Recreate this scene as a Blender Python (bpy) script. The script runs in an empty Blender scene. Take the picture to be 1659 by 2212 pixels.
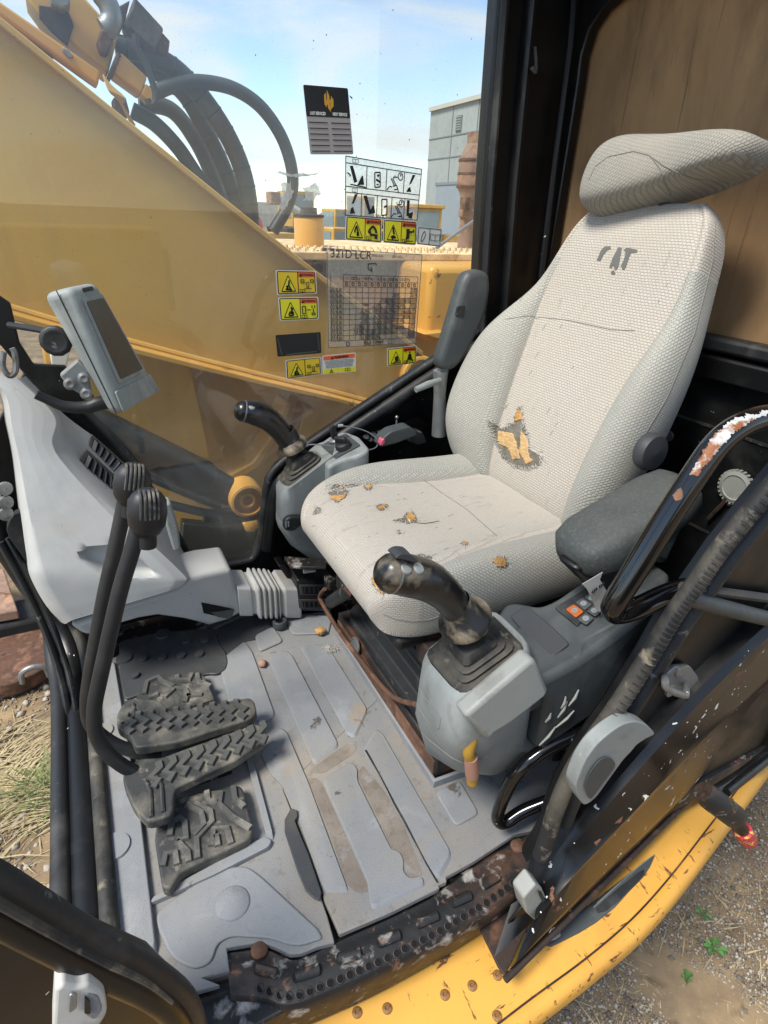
import bpy, bmesh, math, random
from mathutils import Vector, Matrix, noise
random.seed(7)
SC = bpy.context.scene
COL = SC.collection
R = math.radians
# ------------------------------------------------------------------ camera
# world axes: X = towards the machine's rear, Y = towards the machine's right side, Z = up; cab floor at z = 0
YAW, PITCH, ROLL, FOC = R(27.57), R(26.8), R(2.35), 1265.0
EYE = Vector((0, 0, 1.0))
_h = Vector((math.sin(YAW), math.cos(YAW), 0))
FWD = _h * math.cos(PITCH) - Vector((0, 0, 1)) * math.sin(PITCH)
_r = FWD.cross(Vector((0, 0, 1))).normalized()
_u = _r.cross(FWD)
RGT = _r * math.cos(ROLL) + _u * math.sin(ROLL)
UPV = _u * math.cos(ROLL) - _r * math.sin(ROLL)
cam_data = bpy.data.cameras.new('camera')
cam = bpy.data.objects.new('camera', cam_data)
COL.objects.link(cam)
cam.matrix_world = Matrix(((RGT.x, UPV.x, -FWD.x, EYE.x), (RGT.y, UPV.y, -FWD.y, EYE.y), (RGT.z, UPV.z, -FWD.z, EYE.z), (0, 0, 0, 1)))
cam_data.sensor_fit = 'VERTICAL'
cam_data.sensor_height = 24.0
cam_data.lens = 24.0 * FOC / 2212.0
cam_data.clip_start = 0.02
cam_data.clip_end = 3000
SC.camera = cam
# ------------------------------------------------------------------ sky, sun, exposure
SUN_EL, SUN_AZ = R(56), R(258)      # azimuth clockwise from +Y
world = bpy.data.worlds.new('World')
SC.world = world
world.use_nodes = True
_n = world.node_tree.nodes; _l = world.node_tree.links
_n.clear()
_out = _n.new('ShaderNodeOutputWorld'); _bg = _n.new('ShaderNodeBackground')
_sky = _n.new('ShaderNodeTexSky'); _sky.sky_type = 'NISHITA'; _sky.sun_disc = False
_sky.sun_elevation = SUN_EL; _sky.sun_rotation = SUN_AZ
_sky.air_density = 1.0; _sky.dust_density = 0.15; _sky.ozone_density = 2.2
_bg.inputs['Strength'].default_value = 0.092
_tc = _n.new('ShaderNodeTexCoord')
_mp = _n.new('ShaderNodeMapping'); _mp.inputs['Scale'].default_value = (1.0, 1.0, 3.2); _mp.inputs['Rotation'].default_value = (R(16), R(-12), R(20))
_no = _n.new('ShaderNodeTexNoise'); _no.inputs['Scale'].default_value = 2.9; _no.inputs['Detail'].default_value = 8; _no.inputs['Roughness'].default_value = 0.52; _no.inputs['Distortion'].default_value = 0.6
_rm = _n.new('ShaderNodeMapRange'); _rm.inputs['From Min'].default_value = 0.40; _rm.inputs['From Max'].default_value = 0.66; _rm.inputs['To Max'].default_value = 0.95; _rm.interpolation_type = 'SMOOTHSTEP'
_mx = _n.new('ShaderNodeMix'); _mx.data_type = 'RGBA'
_mx.inputs[7].default_value = (4.0, 4.15, 4.2, 1)
_l.new(_tc.outputs['Generated'], _mp.inputs['Vector']); _l.new(_mp.outputs[0], _no.inputs['Vector'])
_l.new(_no.outputs[0], _rm.inputs[0]); _l.new(_rm.outputs[0], _mx.inputs[0])
_l.new(_sky.outputs[0], _mx.inputs[6]); _l.new(_mx.outputs[2], _bg.inputs[0]); _l.new(_bg.outputs[0], _out.inputs[0])
sun_d = bpy.data.lights.new('sun', 'SUN'); sun_d.energy = 2.2; sun_d.angle = R(18); sun_d.color = (1.0, 0.95, 0.87)
sun = bpy.data.objects.new('sun', sun_d); COL.objects.link(sun)
_sd = Vector((math.sin(SUN_AZ) * math.cos(SUN_EL), math.cos(SUN_AZ) * math.cos(SUN_EL), math.sin(SUN_EL)))
sun.rotation_euler = _sd.to_track_quat('Z', 'Y').to_euler()
SC.view_settings.view_transform = 'Standard'; SC.view_settings.look = 'None'; SC.view_settings.gamma = 1.0
SC.view_settings.exposure = 1.45
SC.view_settings.use_curve_mapping = False
SC.render.engine = 'CYCLES'
# ------------------------------------------------------------------ measuring: photograph pixel (1659 wide) -> point on a known plane of the place
def ray(x, y):
    return FWD + RGT * ((x - 829.5) / FOC) - UPV * ((y - 1106.0) / FOC)
def AZ(x, y, z=0.0):
    d = ray(x, y); return EYE + d * ((z - EYE.z) / d.z)
def AY(x, y, Y):
    d = ray(x, y); return EYE + d * ((Y - EYE.y) / d.y)
def AX(x, y, X):
    d = ray(x, y); return EYE + d * ((X - EYE.x) / d.x)
def AP(x, y, p, n):
    d = ray(x, y); return EYE + d * ((Vector(p) - EYE).dot(n) / d.dot(n))
def V(*a): return Vector(a)
def px_of(p):
    q = p - EYE; d = q.dot(FWD); return 829.5 + FOC * q.dot(RGT) / d, 1106.0 - FOC * q.dot(UPV) / d
def z1(x, y): return (.3386 * x, 987.5 + .3386 * y)          # close-up views of the photograph
def z2(x, y): return (493.7 + .3386 * x, 987.5 + .3386 * y)
def z4(x, y): return (.3386 * x, 1371.5 + .3386 * y)
def z5(x, y): return (548.6 + .3386 * x, 1371.5 + .3386 * y)
def z6(x, y): return (1097.2 + .3386 * x, 1481.2 + .3386 * y)
def z7(x, y): return (.3307 * x, 1773.1 + .3307 * y)
def z8(x, y): return (548.6 + .3386 * x, 1773.1 + .3386 * y)
# ------------------------------------------------------------------ materials
def lin(h):
    c = [int(h[i:i + 2], 16) / 255 for i in (0, 2, 4)]
    return tuple(v / 12.92 if v <= .04045 else ((v + .055) / 1.055) ** 2.4 for v in c) + (1,)
MATS = {}
def M(name, col, rough=.6, metal=0.0, var=.25, vs=6.0, layers=(), bump=.15, bs=80.0, spec=.5, coat=0.0, rvar=.0, weave=None, alpha=None):
    """procedural paint/plastic/rubber: base colour, broad variation, then wear layers (colour, scale, lo, hi, detail, stretch)"""
    if name in MATS: return MATS[name]
    m = bpy.data.materials.new(name); m.use_nodes = True; MATS[name] = m
    nt = m.node_tree; N = nt.nodes; L = nt.links
    b = N['Principled BSDF']
    if isinstance(col, str): col = lin(col)
    col = tuple(col)[:3] + (1,)
    tc = N.new('ShaderNodeTexCoord')
    co = tc.outputs['UV'] if weave == 'uv' else tc.outputs['Object']
    def noi(scale, detail=5, rough_=.55, stretch=None, dist=0):
        t = N.new('ShaderNodeTexNoise'); t.inputs['Scale'].default_value = scale; t.inputs['Detail'].default_value = detail
        t.inputs['Roughness'].default_value = rough_; t.inputs['Distortion'].default_value = dist
        src = co
        if stretch:
            mp = N.new('ShaderNodeMapping'); mp.inputs['Scale'].default_value = stretch; L.new(co, mp.inputs[0]); src = mp.outputs[0]
        L.new(src, t.inputs['Vector']); return t.outputs[0]
    def rng(s, lo, hi, a=0., z=1.):
        r = N.new('ShaderNodeMapRange'); r.inputs[1].default_value = lo; r.inputs[2].default_value = hi; r.inputs[3].default_value = a; r.inputs[4].default_value = z
        L.new(s, r.inputs[0]); return r.outputs[0]
    def mix(f, a, c):
        x = N.new('ShaderNodeMix'); x.data_type = 'RGBA'
        L.new(f, x.inputs[0])
        if hasattr(a, 'default_value'): L.new(a, x.inputs[6])
        else: x.inputs[6].default_value = a
        x.inputs[7].default_value = c; return x.outputs[2]
    dark = tuple(c * (1 - var) for c in col[:3]) + (1,)
    cur = mix(rng(noi(vs, 6, .6), .35, .68), col, dark)
    rgh = None
    for ly in layers:
        c, s, lo, hi = ly[0], ly[1], ly[2], ly[3]
        det = ly[4] if len(ly) > 4 else 6
        st = ly[5] if len(ly) > 5 else None
        if isinstance(c, str): c = lin(c)
        f = rng(noi(s, det, .62, st, .3), lo, hi)
        cur = mix(f, cur, tuple(c)[:3] + (1,))
        if metal > .3 or rough < .4:
            if rgh is None:
                v = N.new('ShaderNodeValue'); v.outputs[0].default_value = rough; rgh = v.outputs[0]
            x = N.new('ShaderNodeMix'); x.data_type = 'FLOAT'; L.new(f, x.inputs[0]); L.new(rgh, x.inputs[2]); x.inputs[3].default_value = .85; rgh = x.outputs[0]
    L.new(cur, b.inputs['Base Color'])
    if rgh is not None: L.new(rgh, b.inputs['Roughness'])
    else:
        L.new(rng(noi(vs * 3.1, 5), .3, .7, max(rough - .1 - rvar, .03), min(rough + .1 + rvar, 1)), b.inputs['Roughness'])
    b.inputs['Metallic'].default_value = metal
    b.inputs['Specular IOR Level'].default_value = spec
    b.inputs['Coat Weight'].default_value = coat
    if bump:
        bp = N.new('ShaderNodeBump'); bp.inputs['Strength'].default_value = bump; bp.inputs['Distance'].default_value = .002
        L.new(noi(bs, 4), bp.inputs['Height']); L.new(bp.outputs[0], b.inputs['Normal'])
    return m
def fabric(name, col, col2, pitch=.006, amp=.5, wear=None, diag=False):
    """woven seat cloth: basket weave relief in metres of the cloth's own UV"""
    m = bpy.data.materials.new(name); m.use_nodes = True; MATS[name] = m
    N = m.node_tree.nodes; L = m.node_tree.links; b = N['Principled BSDF']
    tc = N.new('ShaderNodeTexCoord'); mp = N.new('ShaderNodeMapping'); L.new(tc.outputs['UV'], mp.inputs[0])
    mp.inputs['Scale'].default_value = (1 / pitch, 1 / pitch, 1)
    if diag: mp.inputs['Rotation'].default_value = (0, 0, R(38))
    br = N.new('ShaderNodeTexBrick'); br.inputs['Scale'].default_value = 1.0; br.inputs['Mortar Size'].default_value = .16; br.inputs['Mortar Smooth'].default_value = 1.0
    br.inputs['Brick Width'].default_value = 1.0; br.inputs['Row Height'].default_value = .62
    br.inputs['Color1'].default_value = (1, 1, 1, 1); br.inputs['Color2'].default_value = (.72, .72, .72, 1); br.inputs['Mortar'].default_value = (0, 0, 0, 1)
    ns = N.new('ShaderNodeTexNoise'); ns.inputs['Scale'].default_value = .25; ns.inputs['Detail'].default_value = 3
    L.new(mp.outputs[0], ns.inputs['Vector'])
    ad = N.new('ShaderNodeVectorMath'); ad.operation = 'MULTIPLY_ADD'; ad.inputs[1].default_value = (.5, .5, 0)
    L.new(ns.outputs['Color'], ad.inputs[0]); L.new(mp.outputs[0], ad.inputs[2]); L.new(ad.outputs[0], br.inputs['Vector'])
    n2 = N.new('ShaderNodeTexNoise'); n2.inputs['Scale'].default_value = 5; n2.inputs['Detail'].default_value = 6; L.new(tc.outputs['UV'], n2.inputs['Vector'])
    x = N.new('ShaderNodeMix'); x.data_type = 'RGBA'; x.inputs[6].default_value = lin(col2); x.inputs[7].default_value = lin(col)
    L.new(br.outputs[0], x.inputs[0])
    r = N.new('ShaderNodeMapRange'); r.inputs[1].default_value = .35; r.inputs[2].default_value = .75; r.inputs[4].default_value = .4; L.new(n2.outputs[0], r.inputs[0])
    y = N.new('ShaderNodeMix'); y.data_type = 'RGBA'; L.new(r.outputs[0], y.inputs[0]); L.new(x.outputs[2], y.inputs[6]); y.inputs[7].default_value = lin('a79c8c')
    cur = y.outputs[2]
    if wear:
        n3 = N.new('ShaderNodeTexNoise'); n3.inputs['Scale'].default_value = wear[1]; n3.inputs['Detail'].default_value = 7; n3.inputs['Roughness'].default_value = .7
        m3 = N.new('ShaderNodeMapping'); m3.inputs['Scale'].default_value = (3.2, .8, 1); L.new(tc.outputs['UV'], m3.inputs[0]); L.new(m3.outputs[0], n3.inputs['Vector'])
        r3 = N.new('ShaderNodeMapRange'); r3.inputs[1].default_value = wear[2]; r3.inputs[2].default_value = wear[3]; L.new(n3.outputs[0], r3.inputs[0])
        z = N.new('ShaderNodeMix'); z.data_type = 'RGBA'; L.new(r3.outputs[0], z.inputs[0]); L.new(cur, z.inputs[6]); z.inputs[7].default_value = lin(wear[0]); cur = z.outputs[2]
    L.new(cur, b.inputs['Base Color']); b.inputs['Roughness'].default_value = .95; b.inputs['Specular IOR Level'].default_value = .15
    b.inputs['Sheen Weight'].default_value = .12
    bp = N.new('ShaderNodeBump'); bp.inputs['Strength'].default_value = amp; bp.inputs['Distance'].default_value = .0015
    L.new(br.outputs[0], bp.inputs['Height']); L.new(bp.outputs[0], b.inputs['Normal'])
    return m
def flat(name, col, rough=.6, emit=None):
    if name in MATS: return MATS[name]
    return M(name, col, rough, var=.08, vs=20, bump=.03)
# ------------------------------------------------------------------ objects
def thing(name, label, cat, loc, group=None):
    o = bpy.data.objects.new(name, None); COL.objects.link(o); o.location = loc; o.empty_display_size = .05
    o['label'] = label; o['category'] = cat
    if group: o['group'] = group
    return o
def tag(o, label=None, cat=None, group=None, kind=None):
    if label: o['label'] = label
    if cat: o['category'] = cat
    if group: o['group'] = group
    if kind: o['kind'] = kind
    return o
def root_loc(p):
    while p.parent: p = p.parent
    return p.location.copy()
class MB:
    """collects geometry in world coordinates; build() links it as ONE mesh object (coordinates relative to its thing)"""
    def __init__(s): s.v = []; s.f = []; s.uv = {}; s.mi = []
    def add(s, vs, fs, mi=0):
        o = len(s.v); s.v += [Vector(p) for p in vs]
        for f in fs: s.f.append(tuple(i + o for i in f)); s.mi.append(mi)
        return o
    def box(s, c, size, m=None):
        x, y, z = (d / 2 for d in size); c = Vector(c)
        vs = [Vector((sx * x, sy * y, sz * z)) for sx in (-1, 1) for sy in (-1, 1) for sz in (-1, 1)]
        if m: vs = [m @ p for p in vs]
        s.add([p + c for p in vs], [(0, 1, 3, 2), (4, 6, 7, 5), (0, 4, 5, 1), (2, 3, 7, 6), (0, 2, 6, 4), (1, 5, 7, 3)])
        return s
    def prism(s, poly, off, off0=None, shrink=1.0):
        """polygon swept by off (second ring may shrink about its centre)"""
        off = Vector(off); n = len(poly); a = [Vector(p) + (Vector(off0) if off0 else Vector()) for p in poly]
        c = sum(a, Vector()) / n
        b = [c + (p - c) * shrink + off for p in a]
        s.add(a + b, [tuple(range(n))[::-1], tuple(range(n, 2 * n))] + [(i, (i + 1) % n, n + (i + 1) % n, n + i) for i in range(n)])
        return s
    def loft(s, rings, closed=True, caps=True):
        n = len(rings[0]); vs = [p for r_ in rings for p in r_]; fs = []
        for k in range(len(rings) - 1):
            for i in range(n if closed else n - 1):
                j = (i + 1) % n; fs.append((k * n + i, k * n + j, (k + 1) * n + j, (k + 1) * n + i))
        if caps: fs.append(tuple(range(n))[::-1]); fs.append(tuple(range((len(rings) - 1) * n, len(rings) * n)))
        s.add(vs, fs); return s
    def tube(s, pts, r, n=12, sub=0, caps=True, flat_=1.0, up=None):
        pts = [Vector(p) for p in pts]
        rs = r if isinstance(r, (list, tuple)) else [r] * len(pts)
        if sub: pts, rs = crom(pts, sub, rs)
        T = []
        for i in range(len(pts)):
            a = pts[max(i - 1, 0)]; b = pts[min(i + 1, len(pts) - 1)]; T.append((b - a).normalized())
        u = up if up else (Vector((0, 0, 1)) if abs(T[0].z) < .9 else Vector((1, 0, 0)))
        u = (u - T[0] * u.dot(T[0])).normalized(); rings = []
        for i, p in enumerate(pts):
            u = (u - T[i] * u.dot(T[i])).normalized(); w = T[i].cross(u)
            rings.append([p + (u * math.cos(t) * flat_ + w * math.sin(t)) * rs[i] for t in [2 * math.pi * k / n for k in range(n)]])
        return s.loft(rings, True, caps)
    def lathe(s, base, axis, prof, n=24, caps=True):
        """prof = [(radius, height along axis)]"""
        axis = Vector(axis).normalized(); u = axis.orthogonal().normalized(); w = axis.cross(u); base = Vector(base)
        return s.loft([[base + axis * h + (u * math.cos(t) + w * math.sin(t)) * max(r_, 1e-4) for t in [2 * math.pi * k / n for k in range(n)]] for r_, h in prof], True, caps)
    def grid(s, P, uvf=None, mi=None):
        nu, nv = len(P), len(P[0]); fs = []
        o = s.add([p for r_ in P for p in r_], [])
        for i in range(nu - 1):
            for j in range(nv - 1):
                s.f.append((o + i * nv + j, o + (i + 1) * nv + j, o + (i + 1) * nv + j + 1, o + i * nv + j + 1)); s.mi.append(mi(i, j) if mi else 0)
        return s
    def build(s, name, mat, parent=None, smooth=True, bevel=0, seg=2, sub=0, uv=None, mats=None, angle=40, wn=False):
        me = bpy.data.meshes.new(name)
        off = root_loc(parent) if parent else Vector()
        me.from_pydata([p - off for p in s.v], [], s.f); me.update()
        bm = bmesh.new(); bm.from_mesh(me)
        for f, mi in zip(bm.faces, s.mi): f.material_index = mi
        bmesh.ops.recalc_face_normals(bm, faces=bm.faces)
        if uv:
            ly = bm.loops.layers.uv.new('UVMap')
            for f in bm.faces:
                for lp in f.loops: lp[ly].uv = uv(lp.vert.co + off, f.normal)
        bm.to_mesh(me); bm.free()
        for mm in (mats or [mat]): me.materials.append(MATS[mm] if isinstance(mm, str) else mm)
        o = bpy.data.objects.new(name, me); COL.objects.link(o)
        if parent: o.parent = parent
        if smooth:
            me.polygons.foreach_set('use_smooth', [True] * len(me.polygons))
            if not sub and angle < 180: me.set_sharp_from_angle(angle=R(angle))
        if bevel:
            md = o.modifiers.new('bevel', 'BEVEL'); md.width = bevel; md.segments = seg; md.limit_method = 'ANGLE'; md.angle_limit = R(35); md.harden_normals = False
        if sub:
            md = o.modifiers.new('subdiv', 'SUBSURF'); md.levels = sub; md.render_levels = sub
        return o
def crom(pts, k, rs=None):
    out = []; ro = []; n = len(pts)
    for i in range(n - 1):
        p0 = pts[i - 1] if i else pts[0] * 2 - pts[1]; p1 = pts[i]; p2 = pts[i + 1]; p3 = pts[i + 2] if i + 2 < n else pts[-1] * 2 - pts[-2]
        for j in range(k):
            t = j / k
            out.append(.5 * ((2 * p1) + (p2 - p0) * t + (2 * p0 - 5 * p1 + 4 * p2 - p3) * t * t + (3 * p1 - p0 - 3 * p2 + p3) * t ** 3))
            if rs: ro.append(rs[i] * (1 - t) + rs[i + 1] * t)
    out.append(pts[-1])
    if rs: ro.append(rs[-1]); return out, ro
    return out
def copy_tree(o, loc=None, parent=None):
    c = o.copy(); COL.objects.link(c); c.parent = parent
    if loc is not None: c.location = loc
    for ch in list(o.children): copy_tree(ch, None, c)
    return c
def text(s, size, mtx, mat, parent, name='lettering', ext=.0006, align='CENTER', bold=0.0, sx=1.0):
    cu = bpy.data.curves.new(name, 'FONT'); cu.body = s; cu.size = size; cu.align_x = align; cu.align_y = 'CENTER'; cu.extrude = ext; cu.offset = bold
    t = bpy.data.objects.new(name, cu)
    me = bpy.data.meshes.new_from_object(t)
    off = root_loc(parent) if parent else Vector()
    me.transform(Matrix.Translation(-off) @ mtx @ Matrix.Diagonal((sx, 1, 1, 1)))
    me.name = name
    me.materials.clear(); me.materials.append(MATS[mat] if isinstance(mat, str) else mat)
    o = bpy.data.objects.new(name, me); COL.objects.link(o)
    if parent: o.parent = parent
    bpy.data.objects.remove(t); bpy.data.curves.remove(cu)
    return o
def frame(o, x, y):
    """matrix with origin o, local x, y axes and z = x cross y"""
    x = Vector(x).normalized(); y = Vector(y); y = (y - x * y.dot(x)).normalized(); z = x.cross(y)
    return Matrix(((x.x, y.x, z.x, o[0]), (x.y, y.y, z.y, o[1]), (x.z, y.z, z.z, o[2]), (0, 0, 0, 1)))
def roundpoly(poly, r, k=4):
    """polygon (3D, planar) with rounded corners"""
    out = []; n = len(poly)
    for i in range(n):
        p = Vector(poly[i]); a = Vector(poly[i - 1]); b = Vector(poly[(i + 1) % n])
        la = (a - p).length; lb = (b - p).length; d = min(r, la * .45, lb * .45)
        s_ = p + (a - p).normalized() * d; e = p + (b - p).normalized() * d
        for j in range(k + 1):
            t = j / k; out.append(s_ * (1 - t) ** 2 + p * 2 * t * (1 - t) + e * t * t)
    return out
# ------------------------------------------------------------------ materials of the place
M('black_paint', '121314', .38, var=.35, layers=(('3a3936', 5, .52, .9), ('d8d8d2', 55, .735, .75, 3)), bump=.06, bs=30)
M('black_clean', '0b0b0c', .42, var=.3, layers=(('2c2b29', 4, .5, .95),), bump=.05, bs=30)
M('black_rust', '1a1a1a', .55, var=.3, layers=(('4b372b', 9, .53, .68, 8), ('98948e', 24, .56, .66, 9), ('6e4c38', 45, .60, .68, 8)), bump=.5, bs=60)
M('rubber', '1f2123', .55, var=.3, layers=(('5c5a55', 7, .52, .9, 8), ('84827c', 40, .64, .76, 8)), bump=.25, bs=160)
M('rubber_dusty', '1b1c1d', .72, var=.3, layers=(('6d675a', 6, .46, .82, 9), ('8f8470', 26, .58, .78, 8)), bump=.4, bs=120)
M('mat_grey', '7d8083', .75, var=.10, vs=4, layers=(('88847b', 3.4, .46, .74, 9), ('909294', 9, .55, .78, 8), ('74767a', 90, .55, .75), ('4f4b45', 13, .645, .675, 8), ('8c7f6c', 7, .60, .70, 9)), bump=.45, bs=420)
M('mat_channel', '797b7c', .8, var=.12, vs=5, layers=(('8d8375', 2.6, .45, .70, 9), ('6d645a', 50, .56, .74, 6), ('4f4a43', 13, .64, .68, 8)), bump=.5, bs=340)
M('mat_dark', '3b3d3f', .55, var=.2, vs=6, layers=(('5a544b', 5, .48, .8, 8),), bump=.2, bs=300)
M('cat_yellow', 'cc9a46', .45, var=.10, vs=3, layers=(('6f4a2c', 18, .645, .68, 9), ('c98f38', 2.2, .45, .8)), bump=.05, bs=40, rvar=.05)
M('deck_yellow', 'd09b42', .55, var=.10, vs=3, layers=(('c08c3c', 6, .5, .75, 8), ('6a4426', 70, .625, .66, 7, (1, .22, 1)), ('5d3a26', 60, .635, .67, 7, (.22, 1, 1)), ('5a3c2a', 16, .66, .69, 9)), bump=.12, bs=90)
M('boom_yellow', 'cba04b', .5, var=.10, vs=1.2, layers=(('bd9142', .9, .4, .75), ('d6ad5c', 2.5, .5, .75, 8), ('5b4a2a', 14, .735, .77, 8), ('b08a48', 5, .5, .8, 8, (1, 1, .12)), ('8a6a3a', 60, .66, .72, 6)), bump=.08, bs=25)
M('rust', '5c4030', .85, var=.4, vs=12, layers=(('86614a', 16, .5, .72, 8), ('2f241e', 22, .56, .74, 8), ('a89a8a', 40, .66, .74)), bump=.6, bs=140)
M('rust_dark', '33261f', .75, var=.4, vs=12, layers=(('6b4836', 18, .52, .7, 8), ('161514', 9, .5, .66)), bump=.5, bs=120)
M('steel', '8d8f8e', .45, .6, var=.3, vs=15, layers=(('5a5048', 22, .58, .75),), bump=.2, bs=100)
M('white_plastic', 'b9b8b2', .5, var=.12, vs=20, layers=(('77736a', 12, .50, .72),), bump=.1, bs=100)
M('dirt', '75634d', .95, var=.35, vs=1.3, layers=(('96805f', 3.1, .45, .7, 9), ('584833', 14, .55, .72, 8), ('a89a84', 60, .62, .72, 4)), bump=1.0, bs=26)
M('console_grey', 'b1b1ad', .6, var=.05, vs=3, layers=(('9b9f9e', 9, .5, .8), ('a39d92', 5, .56, .80, 9), ('8e8a82', 70, .66, .74, 6)), bump=.12, bs=500)
M('door_black', '0e0e10', .28, var=.3, vs=4, layers=(('35312c', 5, .54, .9), ('d6d4cc', 46, .672, .68, 3), ('6b4a34', 22, .66, .68, 6)), bump=.05, bs=20)
M('mat_dirt', '7b7268', .95, var=.25, vs=12, layers=(('8a8278', 9, .48, .7, 9), ('6b5f50', 60, .52, .7, 6), ('8a8c8d', 14, .58, .7, 8)), bump=.6, bs=260)
M('plywood', '9a7853', .8, var=.35, vs=2.2, layers=(('b08d62', 2.4, .45, .7, 8, (1, 1.4, .55)), ('5f4832', 3.0, .50, .72, 9, (1, 1.8, .7)), ('54402e', 9, .62, .76, 9, (1, 6, .3))), bump=.3, bs=60)
M('con_grey', '7d8280', .5, var=.1, vs=6, layers=(('959a97', 5, .48, .72, 9), ('66645c', 18, .55, .75, 9), ('a5a49c', 60, .66, .74, 6)), bump=.12, bs=400)
M('con_dark', '3c4142', .55, var=.15, vs=7, layers=(('5d5f5c', 8, .5, .8),), bump=.15, bs=500)
M('con_pale', '8f918b', .6, var=.14, vs=5, layers=(('b0b0a8', 4, .5, .75), ('5d5b55', 12, .57, .8)), bump=.15, bs=300)
M('void_black', '020202', .9, var=0, bump=0)
# ------------------------------------------------------------------ the ground
g = MB(); n_ = 90
def gy(u): return math.copysign(abs(u) ** 3.2 * 700, u)
def gz(x, y):
    d = math.hypot(x, y - 1)
    return -1.25 + (.05 * noise.noise(Vector((x * .9, y * .9, 3))) + .02 * noise.noise(Vector((x * 4, y * 4, 1)))) * (1 if d < 12 else 12 / d)
us = [-1 + 2 * i / n_ for i in range(n_ + 1)]
g.grid([[Vector((gy(a), gy(b), gz(gy(a), gy(b)))) for b in us] for a in us])
tag(g.build('ground', 'dirt'), kind='structure')
# ------------------------------------------------------------------ the cab shell
cab = thing('excavator_cab', 'black painted operator cab with open doorway, side window and boarded rear window', 'cab', V(.5, .94, -.05))
YW = 1.46
XR = 1.25
MB().box((.56, .95, -.05), (1.42, 1.04, .05)).build('floor_plate', 'black_rust', cab, bevel=.004)
# lower right side wall below the sloping window edge
chain = [(60, 790), (200, 905), (300, 1020), (395, 1180), (412, 1214), (435, 1228), (525, 1212), (550, 1200), (562, 1165), (570, 1090), (578, 1040), (600, 1006), (660, 962), (940, 776), (1030, 716)]
ch = [AY(x, y, YW) for x, y in chain]
MB().prism(ch + [V(1.27, YW, ch[-1].z + .12), V(1.27, YW, -.05), V(-.14, YW, -.05), V(-.2, YW, .25), V(-.24, YW, .5)], (0, .035, 0)).build('right_wall', 'black_paint', cab, bevel=.004)
MB().tube([p + V(0, -.004, 0) for p in ch], .011, 10, sub=4).build('window_trim', 'rubber', cab)
# inner frame rib along the window edge
MB().tube([p + V(.018, -.012, -.03) for p in ch[8:]], .022, 12, sub=4).build('frame_rib', 'black_paint', cab)
# right rear post
pl = [AY(1030, 716, YW), AY(1047, 400, YW), AY(1077, 0, YW), AY(1090, -180, YW)]
MB().prism(pl + [V(1.272, YW, pl[-1].z), V(1.272, YW, pl[0].z)], (0, .05, 0)).build('rear_post', 'black_clean', cab, bevel=.006)
MB().tube([p + V(.012, -.008, 0) for p in pl], .014, 10, flat_=.7).build('post_trim', 'rubber', cab)
MB().tube([p + V(.085, -.01, 0) for p in pl], .02, 10, flat_=.6).build('post_trim', 'black_clean', cab)
MB().tube([AX(x, y, XR - .03) for x, y in [(1168, 600), (1200, 340), (1232, 100), (1245, -60)]], .008, 8).build('post_edge', 'black_paint', cab)
h0 = AY(1140, 155, YW - .012)
MB().tube([h0 + V(.012, 0, .05), h0 + V(.012, -.012, .02), h0 + V(.004, -.026, -.004), h0 + V(-.012, -.03, .002)], .0045, 8, sub=4).build('coat_hook', 'steel', cab)
# rear wall and the frame of the boarded window
MB().box((XR + .02, .94, .37), (.04, 1.08, .80)).build('rear_wall', 'black_paint', cab, bevel=.003)
op = [AX(1192, 528, XR), AX(1246, 190, XR), AX(1255, 120, XR), AX(1273, 62, XR), AX(1302, 18, XR), AX(1345, -18, XR)]
yl = max(p.y for p in op)
MB().prism([V(XR, 1.50, .76), V(XR, 1.50, 1.75), V(XR, op[-1].y - .3, 1.75), V(XR, op[-1].y - .3, op[-1].z + .01)] + op[::-1] + [V(XR, op[0].y + .005, .76)], (.03, 0, 0)).build('rear_window_frame', 'black_clean', cab, bevel=.004)
ledge = AX(1590, 738, XR - .02)
MB().box((XR - .012, .94, ledge.z - .012), (.05, 1.0, .03)).build('rear_ledge', 'rubber', cab, bevel=.008)
MB().box((XR - .03, .94, ledge.z - .06), (.02, 1.0, .05)).build('rear_ledge', 'black_paint', cab, bevel=.006)
for zz in (.60, .36):
    MB().box((XR - .001, .94, zz), (.004, .98, .006)).build('panel_seam', 'rubber_dusty', cab)
# unseen roof over the rear; front half left open to brighten the interior
MB().box((1.03, .94, 1.72), (.52, 1.12, .05)).build('roof', 'black_clean', cab, bevel=.01)
for yy in (.42, 1.46): MB().box((.24, yy, 1.72), (1.06, .09, .06)).build('roof_rail', 'black_clean', cab, bevel=.01)
MB().box((-.28, .94, 1.72), (.08, 1.12, .06)).build('roof_rail', 'black_clean', cab, bevel=.01)
# front frame: bottom rail and the right front pillar
rail = [V(-.15, .46, .06), V(-.15, .52, .01), V(-.148, .60, -.012), V(-.147, .9, -.015), V(-.15, 1.25, -.012), V(-.155, 1.35, .01)] + [AY(x, y, 1.41) for x, y in [(120, 1330), (60, 1235), (0, 1150), (-70, 1010), (-90, 850), (-100, 720), (-120, 600), (-150, 300), (-170, 0), (-190, -250)]]
MB().tube(rail, .034, 12, sub=5).build('front_frame', 'black_paint', cab)
seal = [V(-.118, .50, .035), V(-.114, .62, .02), V(-.114, .9, .018), V(-.116, 1.2, .02), V(-.122, 1.32, .04)] + [AY(x, y, 1.37) for x, y in [(150, 1330), (80, 1215), (30, 1120)]]
MB().tube(seal, .014, 10, sub=5).build('front_seal', 'rubber_dusty', cab)
seal2 = [V(-.183, .50, .02), V(-.182, .62, .012), V(-.181, .9, .01), V(-.182, 1.2, .012), V(-.19, 1.30, .03)] + [AY(x, y, 1.40) for x, y in [(100, 1340), (40, 1245), (-20, 1150)]]
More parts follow.
